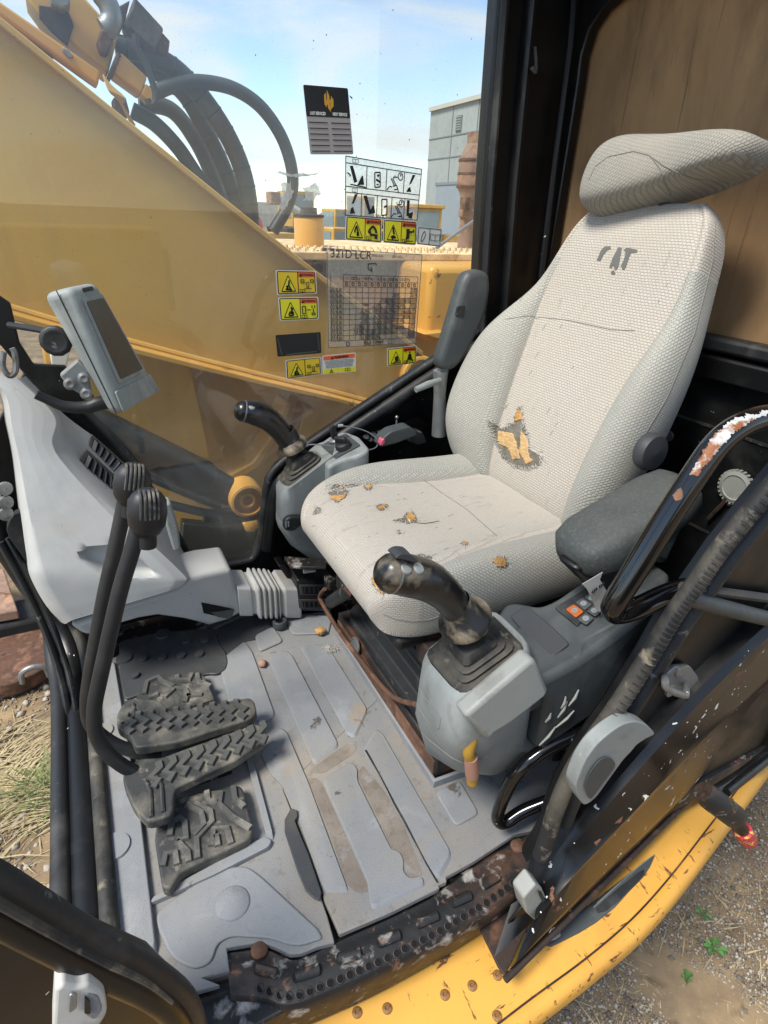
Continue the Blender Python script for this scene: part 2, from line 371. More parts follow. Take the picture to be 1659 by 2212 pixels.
MB().tube(seal2, .016, 10, sub=5).build('front_seal', 'rubber', cab)
# loose strip of seal hanging off the front rail
hang = [AY(x, y, yy) for x, y, yy in [(0, 1172, 1.36), (50, 1262, 1.33), (98, 1362, 1.28), (134, 1470, 1.20), (150, 1560, 1.12), (152, 1662, 1.04)]]
for dx, rr in ((0, .017), (.022, .013)):
    MB().tube([p + V(dx * .75, 0, dx * .4) for p in hang], rr, 8, sub=6, flat_=.5).build('loose_seal', 'rubber', cab)
# left front pillar with its bulky door seal
pu = [(-60, 1882), (0, 1912), (159, 2010), (231, 2050), (331, 2106), (398, 2165), (425, 2240)]
MB().tube([AY(x, y, .425) for x, y in pu], .0165, 14, sub=5).build('door_seal', 'rubber', cab)
pl2 = [(-60, 1950), (0, 1984), (159, 2070), (231, 2106), (331, 2156), (385, 2210), (400, 2280)]
MB().tube([AY(x, y, .41) for x, y in pl2], .0145, 14, sub=5).build('door_seal', 'black_clean', cab)
MB().tube([AY(x, y, .395) for x, y in [(-40, 1928), (0, 1952), (159, 2042), (198, 2062), (240, 2085), (290, 2108), (331, 2132), (372, 2166)]], [.003, .0045, .004, .004, .0038, .0035, .003, .002], 8, sub=5).build('seal_bead', 'rubber_dusty', cab)
ap = [AY(x, y, .44) for x, y in [(-120, 1920), (0, 1970), (231, 2075), (331, 2115), (395, 2175), (420, 2260), (380, 2360), (-120, 2360)]]
MB().prism(ap, (0, .05, 0)).build('left_front_pillar', 'black_paint', cab, bevel=.01)
# white latch catch on the left front pillar
lk = thing('door_catch', 'white plastic catch block on the black left front pillar at bottom corner', 'latch', AY(170, 2160, .42))
c0 = [AY(x, y, .385) for x, y in [(118, 2140), (137, 2128), (168, 2134), (192, 2128), (225, 2150), (233, 2190), (205, 2235), (112, 2240)]]
MB().prism(roundpoly(c0, .008), (0, .03, 0)).build('catch_body', 'white_plastic', lk, bevel=.004, seg=3)
MB().prism(roundpoly([AY(x, y, .3835) for x, y in [(183, 2146), (212, 2152), (222, 2180), (205, 2205), (182, 2192)]], .006), (0, .004, 0)).build('socket', 'mat_channel', lk, bevel=.001)
MB().prism(roundpoly([AY(x, y, .3835) for x, y in [(183, 2150), (194, 2160), (196, 2186), (182, 2186)]], .003), (0, -.002, 0)).build('socket_hole', 'rubber', lk)
MB().prism(roundpoly([AY(x, y, .3835) for x, y in [(150, 2142), (166, 2142), (166, 2172), (148, 2184)]], .006), (0, -.003, 0)).build('bolt', 'steel', lk, bevel=.001)
# right side window: glass with a film of dust
gm = bpy.data.materials.new('window_glass'); gm.use_nodes = True; MATS['window_glass'] = gm
N = gm.node_tree.nodes; L = gm.node_tree.links; N.clear()
o_ = N.new('ShaderNodeOutputMaterial'); tr = N.new('ShaderNodeBsdfTransparent'); gl = N.new('ShaderNodeBsdfGlossy'); df = N.new('ShaderNodeBsdfDiffuse')
tr.inputs[0].default_value = (.93, .965, .95, 1); gl.inputs['Roughness'].default_value = .012; df.inputs[0].default_value = (.62, .60, .55, 1)
fr = N.new('ShaderNodeFresnel'); fr.inputs[0].default_value = 1.5
ml = N.new('ShaderNodeMath'); ml.operation = 'MULTIPLY'; ml.inputs[1].default_value = 2.0; L.new(fr.outputs[0], ml.inputs[0])
m1 = N.new('ShaderNodeMixShader'); m2 = N.new('ShaderNodeMixShader')
tc = N.new('ShaderNodeTexCoord'); na = N.new('ShaderNodeTexNoise'); na.inputs['Scale'].default_value = 3; na.inputs['Detail'].default_value = 7
nb = N.new('ShaderNodeTexNoise'); nb.inputs['Scale'].default_value = 330; nb.inputs['Detail'].default_value = 2
L.new(tc.outputs['Object'], na.inputs['Vector']); L.new(tc.outputs['Object'], nb.inputs['Vector'])
ra = N.new('ShaderNodeMapRange'); ra.inputs[1].default_value = .35; ra.inputs[2].default_value = .8; ra.inputs[3].default_value = .05; ra.inputs[4].default_value = .17; L.new(na.outputs[0], ra.inputs[0])
rb = N.new('ShaderNodeMapRange'); rb.inputs[1].default_value = .66; rb.inputs[2].default_value = .74; rb.inputs[3].default_value = 0; rb.inputs[4].default_value = .4; L.new(nb.outputs[0], rb.inputs[0])
rc = N.new('ShaderNodeMath'); rc.operation = 'MULTIPLY'; L.new(ra.outputs[0], rc.inputs[0])
rd = N.new('ShaderNodeMath'); rd.operation = 'MULTIPLY_ADD'; rd.inputs[1].default_value = 4.0; L.new(rb.outputs[0], rd.inputs[0]); rd.inputs[2].default_value = 1.0; L.new(rd.outputs[0], rc.inputs[1])
L.new(rc.outputs[0], m2.inputs[0]); L.new(ml.outputs[0], m1.inputs[0]); L.new(tr.outputs[0], m1.inputs[1]); L.new(gl.outputs[0], m1.inputs[2])
L.new(m1.outputs[0], m2.inputs[1]); L.new(df.outputs[0], m2.inputs[2]); L.new(m2.outputs[0], o_.inputs[0])
YG = YW + .012
gp = [AY(x, y, YG) for x, y in [(-90, 640), (40, 790), (180, 905), (290, 1030), (390, 1190), (408, 1222), (435, 1236), (530, 1220), (556, 1205), (572, 1165), (580, 1090), (588, 1045), (608, 1012), (664, 968), (944, 782), (1036, 722), (1052, 400), (1082, 0), (1094, -190), (-60, -190), (-80, 200)]]
MB().add and None
pane = MB(); pane.add(gp, [tuple(range(len(gp)))]); pane.build('window_pane', 'window_glass', cab, smooth=False)
# plywood sheet closing the rear window
pw = MB().box((XR + .045, .90, 1.26), (.014, 1.16, 1.08)).build('plywood_sheet', 'plywood')
tag(pw, 'weathered brown plywood sheet boarding up the rear window behind the seat', 'plywood')
MB().tube([V(-.215, .44, .40), V(-.25, .44, .75), V(-.27, .44, 1.15), V(-.28, .44, 1.70)], .03, 12, sub=4).build('left_front_post', 'black_clean', cab)
MB().box((1.24, .45, .82), (.06, .06, 1.80)).build('left_rear_post', 'black_clean', cab, bevel=.01)
# ------------------------------------------------------------------ floor mat (torn rubber mat, raised pads, bosses)
mat_ = thing('floor_mat', 'torn grey rubber floor mat with raised ribs in front of the seat', 'floor mat', V(.2, .9, 0))
def PZ(L_, zf, z=0.0): return [AZ(*zf(x, y), z) for x, y in L_]
tearL = [(185, 985), (210, 1045), (236, 1112), (262, 1195), (300, 1290), (345, 1400), (385, 1520), (420, 1640)]
tearR = [(187, 985), (214, 1043), (242, 1110), (272, 1190), (308, 1285), (352, 1395), (398, 1520), (440, 1640)]
nearL = [(432, 500), (470, 610), (515, 775), (400, 803), (300, 845), (230, 850), (160, 815), (100, 790), (60, 778), (0, 780)]
nearR = [(442, 495), (490, 600), (545, 726), (860, 592), (1185, 432), (1178, 412), (1230, 390), (1225, 360), (1400, 262), (1659, 90)]
A_ = PZ(tearL, z5) + PZ(nearL, z8)
A_ += [AZ(489, 2047), AZ(496, 2097), AZ(440, 2112), V(.02, .49, 0), V(-.03, .50, 0), V(-.10, .52, 0), V(-.105, 1.29, 0)]
A_ += [AZ(505, 1330), AZ(565, 1322), AZ(616, 1352), AZ(640, 1327), AZ(715, 1320)]
A_ += [V(.478, 1.16, 0), V(.478, .90, 0)]
A_ += PZ([(560, 560), (330, 640)], z5)[:0]
B_ = PZ(tearR, z5) + PZ(nearR, z8) + [V(.66, .47, 0), V(.78, .50, 0), V(.78, .66, 0), V(.478, .645, 0), V(.478, .90, 0)]
# the two sheets meet along the tear and, above its end, along one line
top = [AZ(*z5(185, 980)), V(.478, .90, 0)]
MB().prism(A_, (0, 0, -.012)).build('mat_sheet', 'mat_channel', mat_, bevel=.002)
MB().prism(B_, (0, 0, -.012), off0=(0, 0, .0015)).build('mat_sheet', 'mat_channel', mat_, bevel=.002)
pads = [
    [(290, 75), (450, 62), (480, 92), (730, 490), (650, 665), (600, 650), (430, 340)],
    [(85, 150), (205, 100), (240, 128), (550, 722), (395, 832), (372, 815)],
    [(-230, 175), (-60, 40), (-10, 110), (140, 525), (60, 570), (-150, 480)],
    [(35, 760), (165, 590), (205, 612), (350, 950), (590, 1600), (610, 1650), (448, 1652), (350, 1385), (278, 1165), (196, 985), (110, 900)],
    [(430, 925), (620, 806), (655, 850), (650, 920), (880, 1385), (930, 1395), (960, 1450), (955, 1530), (1000, 1580), (1080, 1560), (1095, 1610), (745, 1770), (720, 1580)],
    [(690, 740), (775, 598), (815, 625), (1270, 1415), (1180, 1580), (1120, 1510), (960, 1180), (800, 900)],
    [(1150, 1010), (1310, 930), (1440, 1150), (1285, 1235)],
]
pads2 = [[(165, 1145), (285, 1085), (352, 1182), (195, 1252)], [(350, 1025), (395, 1002), (668, 1022), (640, 1135), (405, 1140)]]
def pad(poly, h=.0045, name='tread_pad', m='mat_grey', r=.012, sh=.955):
    b = MB().prism(roundpoly(poly, r, 3), (0, 0, h), off0=(0, 0, .001), shrink=sh).build(name, m, mat_, bevel=.004, seg=3)
    return b
for p in pads: pad(PZ(p, z5))
for p in pads2: pad(PZ(p, z2))
# dirt packed into the two long channels
for dp_ in ([(335, 905), (425, 930), (560, 1230), (720, 1590), (735, 1645), (645, 1648), (592, 1590), (480, 1260), (355, 950)], [(655, 900), (692, 832), (830, 1000), (960, 1230), (1080, 1540), (985, 1562), (952, 1480), (930, 1390), (885, 1372), (760, 1110)], [(600, 690), (660, 700), (640, 760), (440, 890), (340, 880), (400, 835)]):
    MB().prism(roundpoly(PZ(dp_, z5), .01, 3), (0, 0, .0012), off0=(0, 0, .001)).build('packed_dirt', 'mat_dirt', mat_)
# near strip of the left sheet, between the pedal tray and the sill
pad([AZ(x, y) for x, y in [(335, 1975), (400, 1925), (470, 1880), (530, 1870), (560, 1890), (690, 2010), (700, 2030), (640, 2050), (590, 2030), (500, 2025), (470, 2040), (455, 2085), (420, 2098), (370, 2075), (340, 2010)]], .004, 'tread_pad', 'mat_grey', .02, .97)
# pedal tray: raised rim along the footrests
pad([AZ(x, y) for x, y in [(320, 1962), (325, 1948), (450, 1880), (575, 1812), (592, 1820), (585, 1835), (462, 1898)]], .009, 'tray_rim', 'mat_grey', .005)
pad([AZ(x, y) for x, y in [(575, 1812), (520, 1600), (505, 1520), (515, 1515), (535, 1600), (592, 1815)]], .009, 'tray_rim', 'mat_grey', .004)
# flat lip along the front frame and its half-round bosses
pad([V(-.103, .56, 0), V(-.055, .56, 0), V(-.05, .80, 0), V(-.06, 1.28, 0), V(-.103, 1.28, 0)], .012, 'front_lip', 'mat_grey', .01)
def boss(cx, cy, r, h=.007, m='mat_grey', z=.001, name='boss'):
    c = AZ(cx, cy, 0)
    MB().lathe(c + V(0, 0, z), (0, 0, 1), [(r, 0), (r, h * .6), (r * .9, h), (.0, h)], 28, False).build(name, m, mat_, angle=60)
boss(503, 1955, .028)
boss(250, 1840, .028, .016)
boss(225, 1590, .022, .016)
boss(352, 1376, .02, .012, 'mat_dark')
boss(270, 1428, .02, .012, 'mat_dark')
# dark studded corner piece of the mat and the dark patch behind it
MB().prism(roundpoly([AZ(*z1(x, y)) for x, y in [(765, 1190), (1000, 1135), (1300, 1108), (1375, 1105), (1395, 1200), (1440, 1255), (1455, 1320), (1440, 1370), (1385, 1400), (1330, 1395), (1100, 1460), (800, 1560), (765, 1400)]], .01, 3), (0, 0, .006), off0=(0, 0, .002)).build('studded_corner', 'mat_dark', mat_, bevel=.002)
MB().prism(roundpoly([AZ(*z1(x, y)) for x, y in [(1385, 1098), (1540, 1030), (1700, 1010), (1790, 1060), (1700, 1110), (1650, 1165), (1560, 1180), (1500, 1260), (1460, 1310), (1440, 1250), (1397, 1195)]], .008, 3), (0, 0, .003), off0=(0, 0, .001)).build('dark_patch', 'mat_dark', mat_, bevel=.001)
for x, y in [(865, 1415), (920, 1305), (1040, 1298), (1160, 1288), (1275, 1280), (1195, 1192), (1310, 1187)]:
    boss(*z1(x, y), .011, .008, 'mat_dark', .008, 'stud')
# upturned edge along the far side
e_ = [AZ(*z1(x, y)) for x, y in [(1310, 1112), (1420, 1060), (1530, 1010), (1595, 992), (1700, 1015), (1760, 1035)]]
MB().loft([[p + V(0, 0, 0), p + V(0, .006, 0), p + V(0, .006, .028), p + V(0, 0, .028)] for p in e_]).build('mat_edge', 'mat_dark', mat_, bevel=.002)
e_ = [AZ(x, y) for x, y in [(602, 1350), (640, 1327), (655, 1320), (715, 1321)]]
MB().loft([[p, p + V(0, .008, 0), p + V(0, .008, .022), p + V(0, 0, .022)] for p in e_]).build('mat_edge', 'mat_grey', mat_, bevel=.002)
# upturned edge round the seat base
e_ = [V(.470, 1.15, 0), V(.470, .9, 0), V(.468, .640, 0), V(.60, .632, 0)]
MB().loft([[p, p + V(.007, .007, 0), p + V(.007, .007, .020), p + V(0, 0, .020)] for p in e_]).build('mat_edge', 'mat_grey', mat_, bevel=.002)
# torn dark flap beside the tear
fl = PZ([(236, 1112), (276, 1125), (278, 1165), (262, 1192), (300, 1290), (348, 1402), (392, 1530), (432, 1650), (420, 1700), (385, 1690), (330, 1640), (275, 1505), (196, 1265), (196, 1185)], z5, .008)
MB().prism(fl, (0, 0, .004)).build('torn_flap', 'mat_dark', mat_, bevel=.0015)
# thin crack in the right sheet
ck = PZ([(712, 735), (735, 775), (800, 890), (850, 985), (890, 1070), (960, 1195), (1100, 1460), (1170, 1580)], z5, .0068)
MB().loft([[p + V(-.0012 - .001 * (i < 2), 0, 0), p + V(.0012 + .001 * (i < 2), 0, 0), p + V(.001, 0, .0008), p + V(-.001, 0, .0008)] for i, p in enumerate(ck)]).build('crack', 'rubber', mat_)
# ------------------------------------------------------------------ door sill (perforated anti-slip step)
sill = thing('door_sill', 'rusty black perforated anti-slip sill plate along the doorway', 'door sill', V(.3, .45, -.05))
so = [AZ(496, 2140, -.004)] + [AZ(*z8(x, y), -.004) for x, y in [(60, 1097), (170, 1142), (280, 1132), (420, 1078), (670, 972), (900, 862), (1180, 714), (1390, 594), (1640, 434), (1760, 350), (1860, 270)]]
si = [AZ(486, 2040, -.004)] + [AZ(*z8(x, y), -.004) for x, y in [(60, 760), (170, 800), (260, 830), (380, 790), (560, 700), (880, 560), (1160, 420), (1380, 250), (1620, 100), (1700, 50), (1800, 30)]]
sp = MB()
rows = []
for k in range(7):
    t = k / 6; zz = [-.018, -.005, -.006, -.001, -.004, -.006, -.012][k]
    rows.append([a.lerp(b, t) + V(0, 0, zz) for a, b in zip(crom(si, 4), crom(so, 4))])
sp.grid(rows)
lip = rows[-1]
sp.grid([lip, [p + V(0, -.004, -.006) for p in lip], [p + V(0, -.004, -.03) for p in lip], [p + V(0, .01, -.1) for p in lip]])
sp.build('sill_plate', 'black_rust', sill, angle=50)
holes = [(40, 1075), (100, 1095), (165, 1118), (225, 1127), (290, 1117), (355, 1093), (420, 1067), (485, 1042), (550, 1015), (610, 990), (670, 963), (730, 936), (790, 910), (850, 882), (910, 853), (960, 823), (1020, 793), (1075, 767), (1130, 738), (1185, 709), (1235, 681), (1285, 652), (1335, 620), (1385, 589), (1430, 561), (1480, 530), (1525, 497), (1570, 467), (1610, 437), (1650, 405)]
first = None
for x, y in holes:
    c = AZ(*z8(x, y - 6), -.012)
    if first is None:
        ring = MB().lathe(c, (0, -.35, 1), [(.0072, -.004), (.0064, .0014), (.005, .0018), (.0048, -.002), (.0, -.002)], 10, False).build('serration', 'black_rust', sill, angle=30)
        hole = MB().lathe(c, (0, -.35, 1), [(.0049, .0006), (.0, .0008)], 10, False).build('drain_hole', 'void_black', sill)
        first = c
    else:
        for o in (ring, hole):
            d = o.copy(); COL.objects.link(d); d.location = c - first
for (x0, y0, x1, y1) in [(530, 890, 685, 850), (790, 785, 935, 730), (1040, 665, 1175, 605), (1260, 535, 1385, 478), (1455, 420, 1560, 358), (255, 1005, 425, 950), (10, 950, 150, 985)]:
    a = AZ(*z8(x0, y0), -.006); b = AZ(*z8(x1, y1), -.006); d = (b - a)
    MB().tube([a - V(0, 0, .004), a + d * .08 + V(0, 0, .004), b - d * .08 + V(0, 0, .004), b - V(0, 0, .004)], [.005, .008, .008, .005], 10, flat_=.7).build('raised_slot', 'black_rust', sill)
for cx, cy in [z8(35, 830), z6(60, 1030)]:
    MB().lathe(AZ(cx, cy, -.008), (0, 0, 1), [(.013, 0), (.013, .005), (.009, .009), (0, .010)], 14, False).build('bolt', 'rust', sill)

MB().loft([[p, p + V(0, .03, 0), p + V(0, .03, -.05), p + V(0, 0, -.05)] for p in [AZ(380, 2150, -.01), AZ(430, 2128, -.012), AZ(492, 2112, -.012), AZ(530, 2105, -.012)]]).build('sill_end', 'black_rust', sill, bevel=.004)
# ------------------------------------------------------------------ yellow deck of the upper structure beside the doorway
deck = thing('yellow_deck', 'scratched yellow steel deck of the machine below the doorway', 'machine deck', V(.4, .35, -.2))
outer = [(-300, 2900), (300, 2740), (760, 2470), (1000, 2330), (1180, 2190), (1290, 2105), (1390, 2020), (1470, 1930), (1545, 1830), (1640, 1700), (1760, 1540), (1900, 1400)]
oz = [AZ(x, y, -.15) for x, y in outer]
ins = [V(p.x - .10 if p.x < .5 else p.x - .02, .56 + .25 * max(0, p.x - .6), -.105) for p in oz]
oz = crom(oz, 5); ins = crom(ins, 5)
rows = [[a.lerp(b, t) + V(0, 0, 0) for a, b in zip(ins, oz)] for t in (0, .2, .4, .6, .75, .90)]
MB().grid(rows).build('deck_plate', 'deck_yellow', deck, angle=60)
def along(t, dz, out):
    r_ = []
    for i, (a, b) in enumerate(zip(ins, oz)):
        d = (b - a).normalized(); r_.append(a.lerp(b, t) + d * out + V(0, 0, dz))
    return r_
MB().grid([along(.905, -.006, 0), along(.908, .001, 0), along(.93, .004, 0), along(.975, .002, 0), along(.995, -.006, 0), along(1, -.016, 0), along(1, -.03, 0)]).build('rolled_edge', 'deck_yellow', deck, angle=60)
MB().grid([along(1, -.03, -.002), along(1, -.05, -.03), along(1, -.30, -.06)]).build('skirt', 'rust_dark', deck)
MB().tube(along(.903, .0005, 0), .0018, 6).build('edge_seam', 'rust_dark', deck)
from mathutils.bvhtree import BVHTree
T_deck = BVHTree.FromPolygons([p for r_ in rows for p in r_], [(i * len(rows[0]) + j, (i + 1) * len(rows[0]) + j, (i + 1) * len(rows[0]) + j + 1, i * len(rows[0]) + j + 1) for i in range(len(rows) - 1) for j in range(len(rows[0]) - 1)])
def on_deck(x, y):
    p = AZ(x, y, -.125); return p
for x, y in [(0.0, 0.0)]: pass
dk = [(1553, 985), (1392, 1052), (1218, 1110), (850, 1197), (658, 1222), (1550, 1245)]
riv = None
M('rivet_paint', '8a6438', .6, var=.3, vs=60, layers=(('4a3424', 90, .5, .62),), bump=.3, bs=200)
for x, y in dk:
    c = T_deck.ray_cast(EYE, ray(*z8(x, y)).normalized())[0] or AZ(*z8(x, y), -.12)
    if riv is None:
        riv = MB().lathe(c, (0, 0, 1), [(.0085, -.004), (.008, .0015), (.0055, .003), (.0035, .003), (.0028, .001), (0, .001)], 14, False).build('rivet', 'rivet_paint', deck); rc0 = c
    else:
        d = riv.copy(); COL.objects.link(d); d.location = c - rc0
# recessed compartment handle lying in the yellow skin
hd = thing('compartment_handle', 'black recessed pull handle in the curved yellow side panel', 'handle', AZ(1290, 1930, -.13))
def zA(x, y): return (987.5 + .4048 * x, 1828.0 + .4048 * y)
hz = -.114
def HZ(L_, z):
    return [(T_deck.ray_cast(EYE, ray(*zA(x, y)).normalized())[0] or AZ(*zA(x, y), -.12)) + V(0, 0, z - hz) for x, y in L_]
MB().prism(HZ([(1055, 52), (1030, 110), (990, 170), (920, 240), (840, 330), (740, 410), (650, 465), (540, 520), (500, 538), (460, 530), (455, 515), (560, 430), (700, 320), (900, 160), (1000, 85)], hz - .004), (0, 0, .008)).build('handle_plate', 'con_dark', hd, bevel=.003, seg=3)
MB().prism(roundpoly(HZ([(995, 130), (965, 150), (850, 240), (770, 310), (738, 345), (745, 365), (790, 355), (860, 300), (950, 210), (995, 160)], hz + .0045), .004), (0, 0, .002)).build('grip_pocket', 'rubber', hd, bevel=.001)
MB().prism(HZ([(1050, 56), (1000, 96), (900, 176), (745, 318), (735, 335), (720, 340), (880, 190), (985, 100)], hz + .004), (0, 0, .006)).build('grip_bar', 'con_grey', hd, bevel=.002)
MB().prism(HZ([(548, 466), (550, 490), (520, 510), (470, 525), (480, 505), (530, 470)], hz + .004), (0, 0, .005)).build('key_cover', 'steel', hd, bevel=.002)
# ------------------------------------------------------------------ left rear pillar panel, seal and the folded-back door
rp = thing('left_rear_pillar', 'black left rear door pillar with a ribbed rubber seal along its edge', 'pillar', V(.7, .43, 0))
sl = [(1168, 1850), (1185, 1800), (1198, 1755), (1225, 1690), (1262, 1625), (1330, 1530), (1400, 1420), (1450, 1335), (1500, 1265), (1560, 1180), (1659, 1060), (1760, 940)]
MB().tube([AY(x, y, .415) for x, y in sl], .0135, 12, sub=5).build('ribbed_seal', 'rubber_dusty', rp)
MB().tube([AY(x + 22, y + 22, .425) for x, y in sl[2:]], .012, 10, sub=5).build('seal_edge', 'rubber', rp)
sp_ = crom([AY(x, y, .412) for x, y in sl[3:]], 16); first = None
for i in range(4, len(sp_) - 1, 2):
    pass
pp = [AY(x, y, .44) for x, y in sl[1:]]
MB().prism(pp + [V(1.27, .44, pp[-1].z), V(1.27, .44, -.12), V(.50, .44, -.12)], (0, .03, 0)).build('pillar_panel', 'black_clean', rp, bevel=.004)
ridge = MB()
for i in range(3, len(sp_) - 1, 2):
    p = sp_[i]; t = (sp_[i + 1] - sp_[i - 1]).normalized(); u = Vector((0, -1, 0)); w = t.cross(u).normalized()
    ridge.tube([p + (u * math.cos(a) + w * math.sin(a)) * .0138 for a in (-1.2, -.6, 0, .6, 1.2)], .0009, 5)
tag(ridge.build('seal_ridges', 'rubber_dusty', rp), kind='stuff')
MB().tube([AY(1478, 1290, .42), AY(1560, 1312, .415), AY(1720, 1352, .41)], .013, 12).build('side_bar', 'con_dark', rp)
MB().tube([AY(1475, 1268, .43), AY(1720, 1300, .42)], .008, 8).build('side_bar', 'mat_dark', rp)
st = thing('door_striker', 'galvanised door striker loop bolted to the black rear pillar', 'striker', AY(1465, 1475, .435))
c = AY(1470, 1478, .435)
MB().prism(roundpoly([AY(x, y, .434) for x, y in [(1432, 1450), (1450, 1433), (1482, 1432), (1500, 1455), (1503, 1478), (1490, 1503), (1450, 1500), (1425, 1475)]], .006), (0, -.008, 0)).build('striker_plate', 'steel', st, bevel=.002)
MB().tube([AY(1434, 1456, .426), AY(1437, 1470, .40), AY(1440, 1487, .395), AY(1478, 1502, .395), AY(1482, 1496, .40), AY(1482, 1478, .426)], .0055, 10, sub=3).build('striker_loop', 'steel', st)
for x, y in [(1468, 1448), (1447, 1490)]:
    MB().lathe(AY(x, y, .427), (0, -1, 0), [(.012, 0), (.012, .004), (.006, .006), (0, .004)], 12, False).build('bolt', 'steel', st)
door = thing('cab_door', 'glossy black cab door folded open, speckled with white chips and a rusty lower edge', 'door', V(.8, .38, -.08))
bl = [AZ(x, y, -.085) for x, y in [(1090, 2112), (1200, 2005), (1340, 1868), (1480, 1730), (1560, 1650), (1659, 1560), (1800, 1430)]]
tl = [AY(x, y, .42) for x, y in [(1150, 1905), (1235, 1790), (1330, 1680), (1440, 1555), (1530, 1460), (1659, 1340), (1800, 1215)]]
prof = [(0, 0, 0), (.03, .0, .004), (.10, .004, .008), (.16, .010, .006), (.22, .012, 0), (.55, .016, .0), (.62, .02, -.004), (.68, .026, -.004), (.72, .022, 0), (.97, .018, 0), (1.0, .004, 0)]
rows = []
for t, o1, o2 in prof:
    rows.append([a.lerp(b, t) + V(.1, -1, .35).normalized() * o1 for a, b in zip(crom(bl, 3), crom(tl, 3))])
MB().grid(rows).build('door_panel', 'door_black', door, angle=30)
MB().grid([[p + V(0, .03, 0) for p in rows[0]], [p + V(0, .03, 0) for p in rows[-1]], rows[-1]]).build('door_back', 'black_clean', door)
MB().tube([p + V(0, -.002, -.002) for p in crom(bl, 3)], .006, 8).build('rusty_edge', 'rust_dark', door)
MB().prism([AZ(1020, 1978, -.09), AZ(1078, 1930, -.09), AZ(1110, 1935, -.09), AZ(1160, 1960, -.09), AZ(1090, 2112, -.09), AZ(1075, 2092, -.09)], (0, 0, .006)).build('door_corner', 'rust_dark', door, bevel=.002)
# white door latch and grey pull handle
def zA2(x, y): return zA(x, y)
lt = [AY(*zA(x, y), .385) for x, y in [(352, 278), (420, 200), (455, 225), (487, 300), (480, 330), (415, 400), (370, 360)]]
MB().prism(roundpoly(lt, .006), (0, .03, 0)).build('latch', 'con_pale', door, bevel=.004, seg=3)
MB().prism(roundpoly([AY(*zA(x, y), .384) for x, y in [(428, 235), (448, 240), (470, 290), (462, 310), (440, 270)]], .003), (0, -.002, 0)).build('latch_slot', 'rubber', door)
MB().prism([AY(*zA(x, y), .40) for x, y in [(265, 420), (350, 320), (410, 402), (440, 440), (310, 545)]], (0, .004, 0)).build('latch_plate', 'black_clean', door, bevel=.001)
ph = thing('pull_handle', 'light grey plastic pull handle rising between seal and black door', 'handle', AY(1330, 1650, .41))
ho = [z6(x, y) for x, y in [(430, 640), (445, 590), (490, 480), (560, 380), (650, 300), (740, 240), (820, 225), (890, 250), (945, 310), (880, 340), (820, 380), (790, 420), (740, 470), (560, 720), (490, 770), (450, 720)]]
MB().prism(roundpoly([AY(x, y, .385) for x, y in ho], .012), (0, .022, 0)).build('handle_shell', 'con_grey', ph, bevel=.009, seg=4)
MB().prism(roundpoly([AY(*z6(x, y), .3835) for x, y in [(480, 640), (520, 540), (590, 455), (650, 450), (690, 500), (520, 730)]], .012), (0, -.002, 0)).build('handle_pocket', 'con_dark', ph, bevel=.001)
# door stay with reflector, lower right
ds = thing('door_stay', 'black door stay rod with a rusty socket and red reflector end', 'door stay', AZ(1560, 1740, -.05))
def zs(x, y): return z6(x, y)
a0 = AY(*z6(1290, 715), .33); a1 = AY(*z6(1440, 830), .315); a2 = AY(*z6(1500, 930), .305)
MB().tube([AY(*z6(1720, 380), .40), AY(*z6(1500, 560), .36), AY(*z6(1300, 690), .335)], .0095, 10).build('stay_rod', 'black_paint', ds)
MB().tube([AY(*z6(1720, 420), .38), AY(*z6(1390, 680), .33)], .008, 10).build('stay_rod', 'black_clean', ds)
MB().tube([a0 + V(-.01, .01, .012), a0, a1, a1 + (a1 - a0) * .05], [.017, .021, .021, .019], 16).build('socket', 'black_rust', ds)
MB().tube([a1, a2], .012, 14).build('pin', 'black_clean', ds)
M('reflector', 'a8303a', .25, var=.2, layers=(('d9a24a', 60, .55, .6),))
MB().tube([a2 - (a2 - a1) * .12, a2 + (a2 - a1) * .55], .017, 8).build('reflector', 'reflector', ds, bevel=.002)
# ------------------------------------------------------------------ operator's seat
fabric('cloth_light', 'b5afa5', '9a948a', .0070, .55, wear=('8d877e', 16, .57, .72))
fabric('cloth_back', 'b4aea3', '968f85', .0088, .6, wear=('918b81', 22, .58, .74))
fabric('cloth_bolster', 'a8a79e', '7f8079', .0085, .6, diag=True)
fabric('cloth_head', '96938a', '77746b', .0085, .55, diag=True)
M('foam', 'b98f55', .95, var=.35, vs=40, layers=(('8f6a3a', 70, .5, .72), ('d8b885', 50, .55, .75)), bump=1.0, bs=160)
M('foam_pale', 'bd9c6c', .95, var=.3, vs=30, layers=(('8f7650', 60, .55, .75), ('59544c', 25, .62, .68)), bump=.8, bs=160)
M('underlay', '6f6a60', .95, var=.35, vs=60, bump=.8, bs=200)
M('thread', 'b5afa5', .95, var=.1, bump=0)
seat = thing('operator_seat', 'worn light grey cloth operator seat with torn cushion and headrest', 'seat', V(.66, .94, .05))
SY = .950
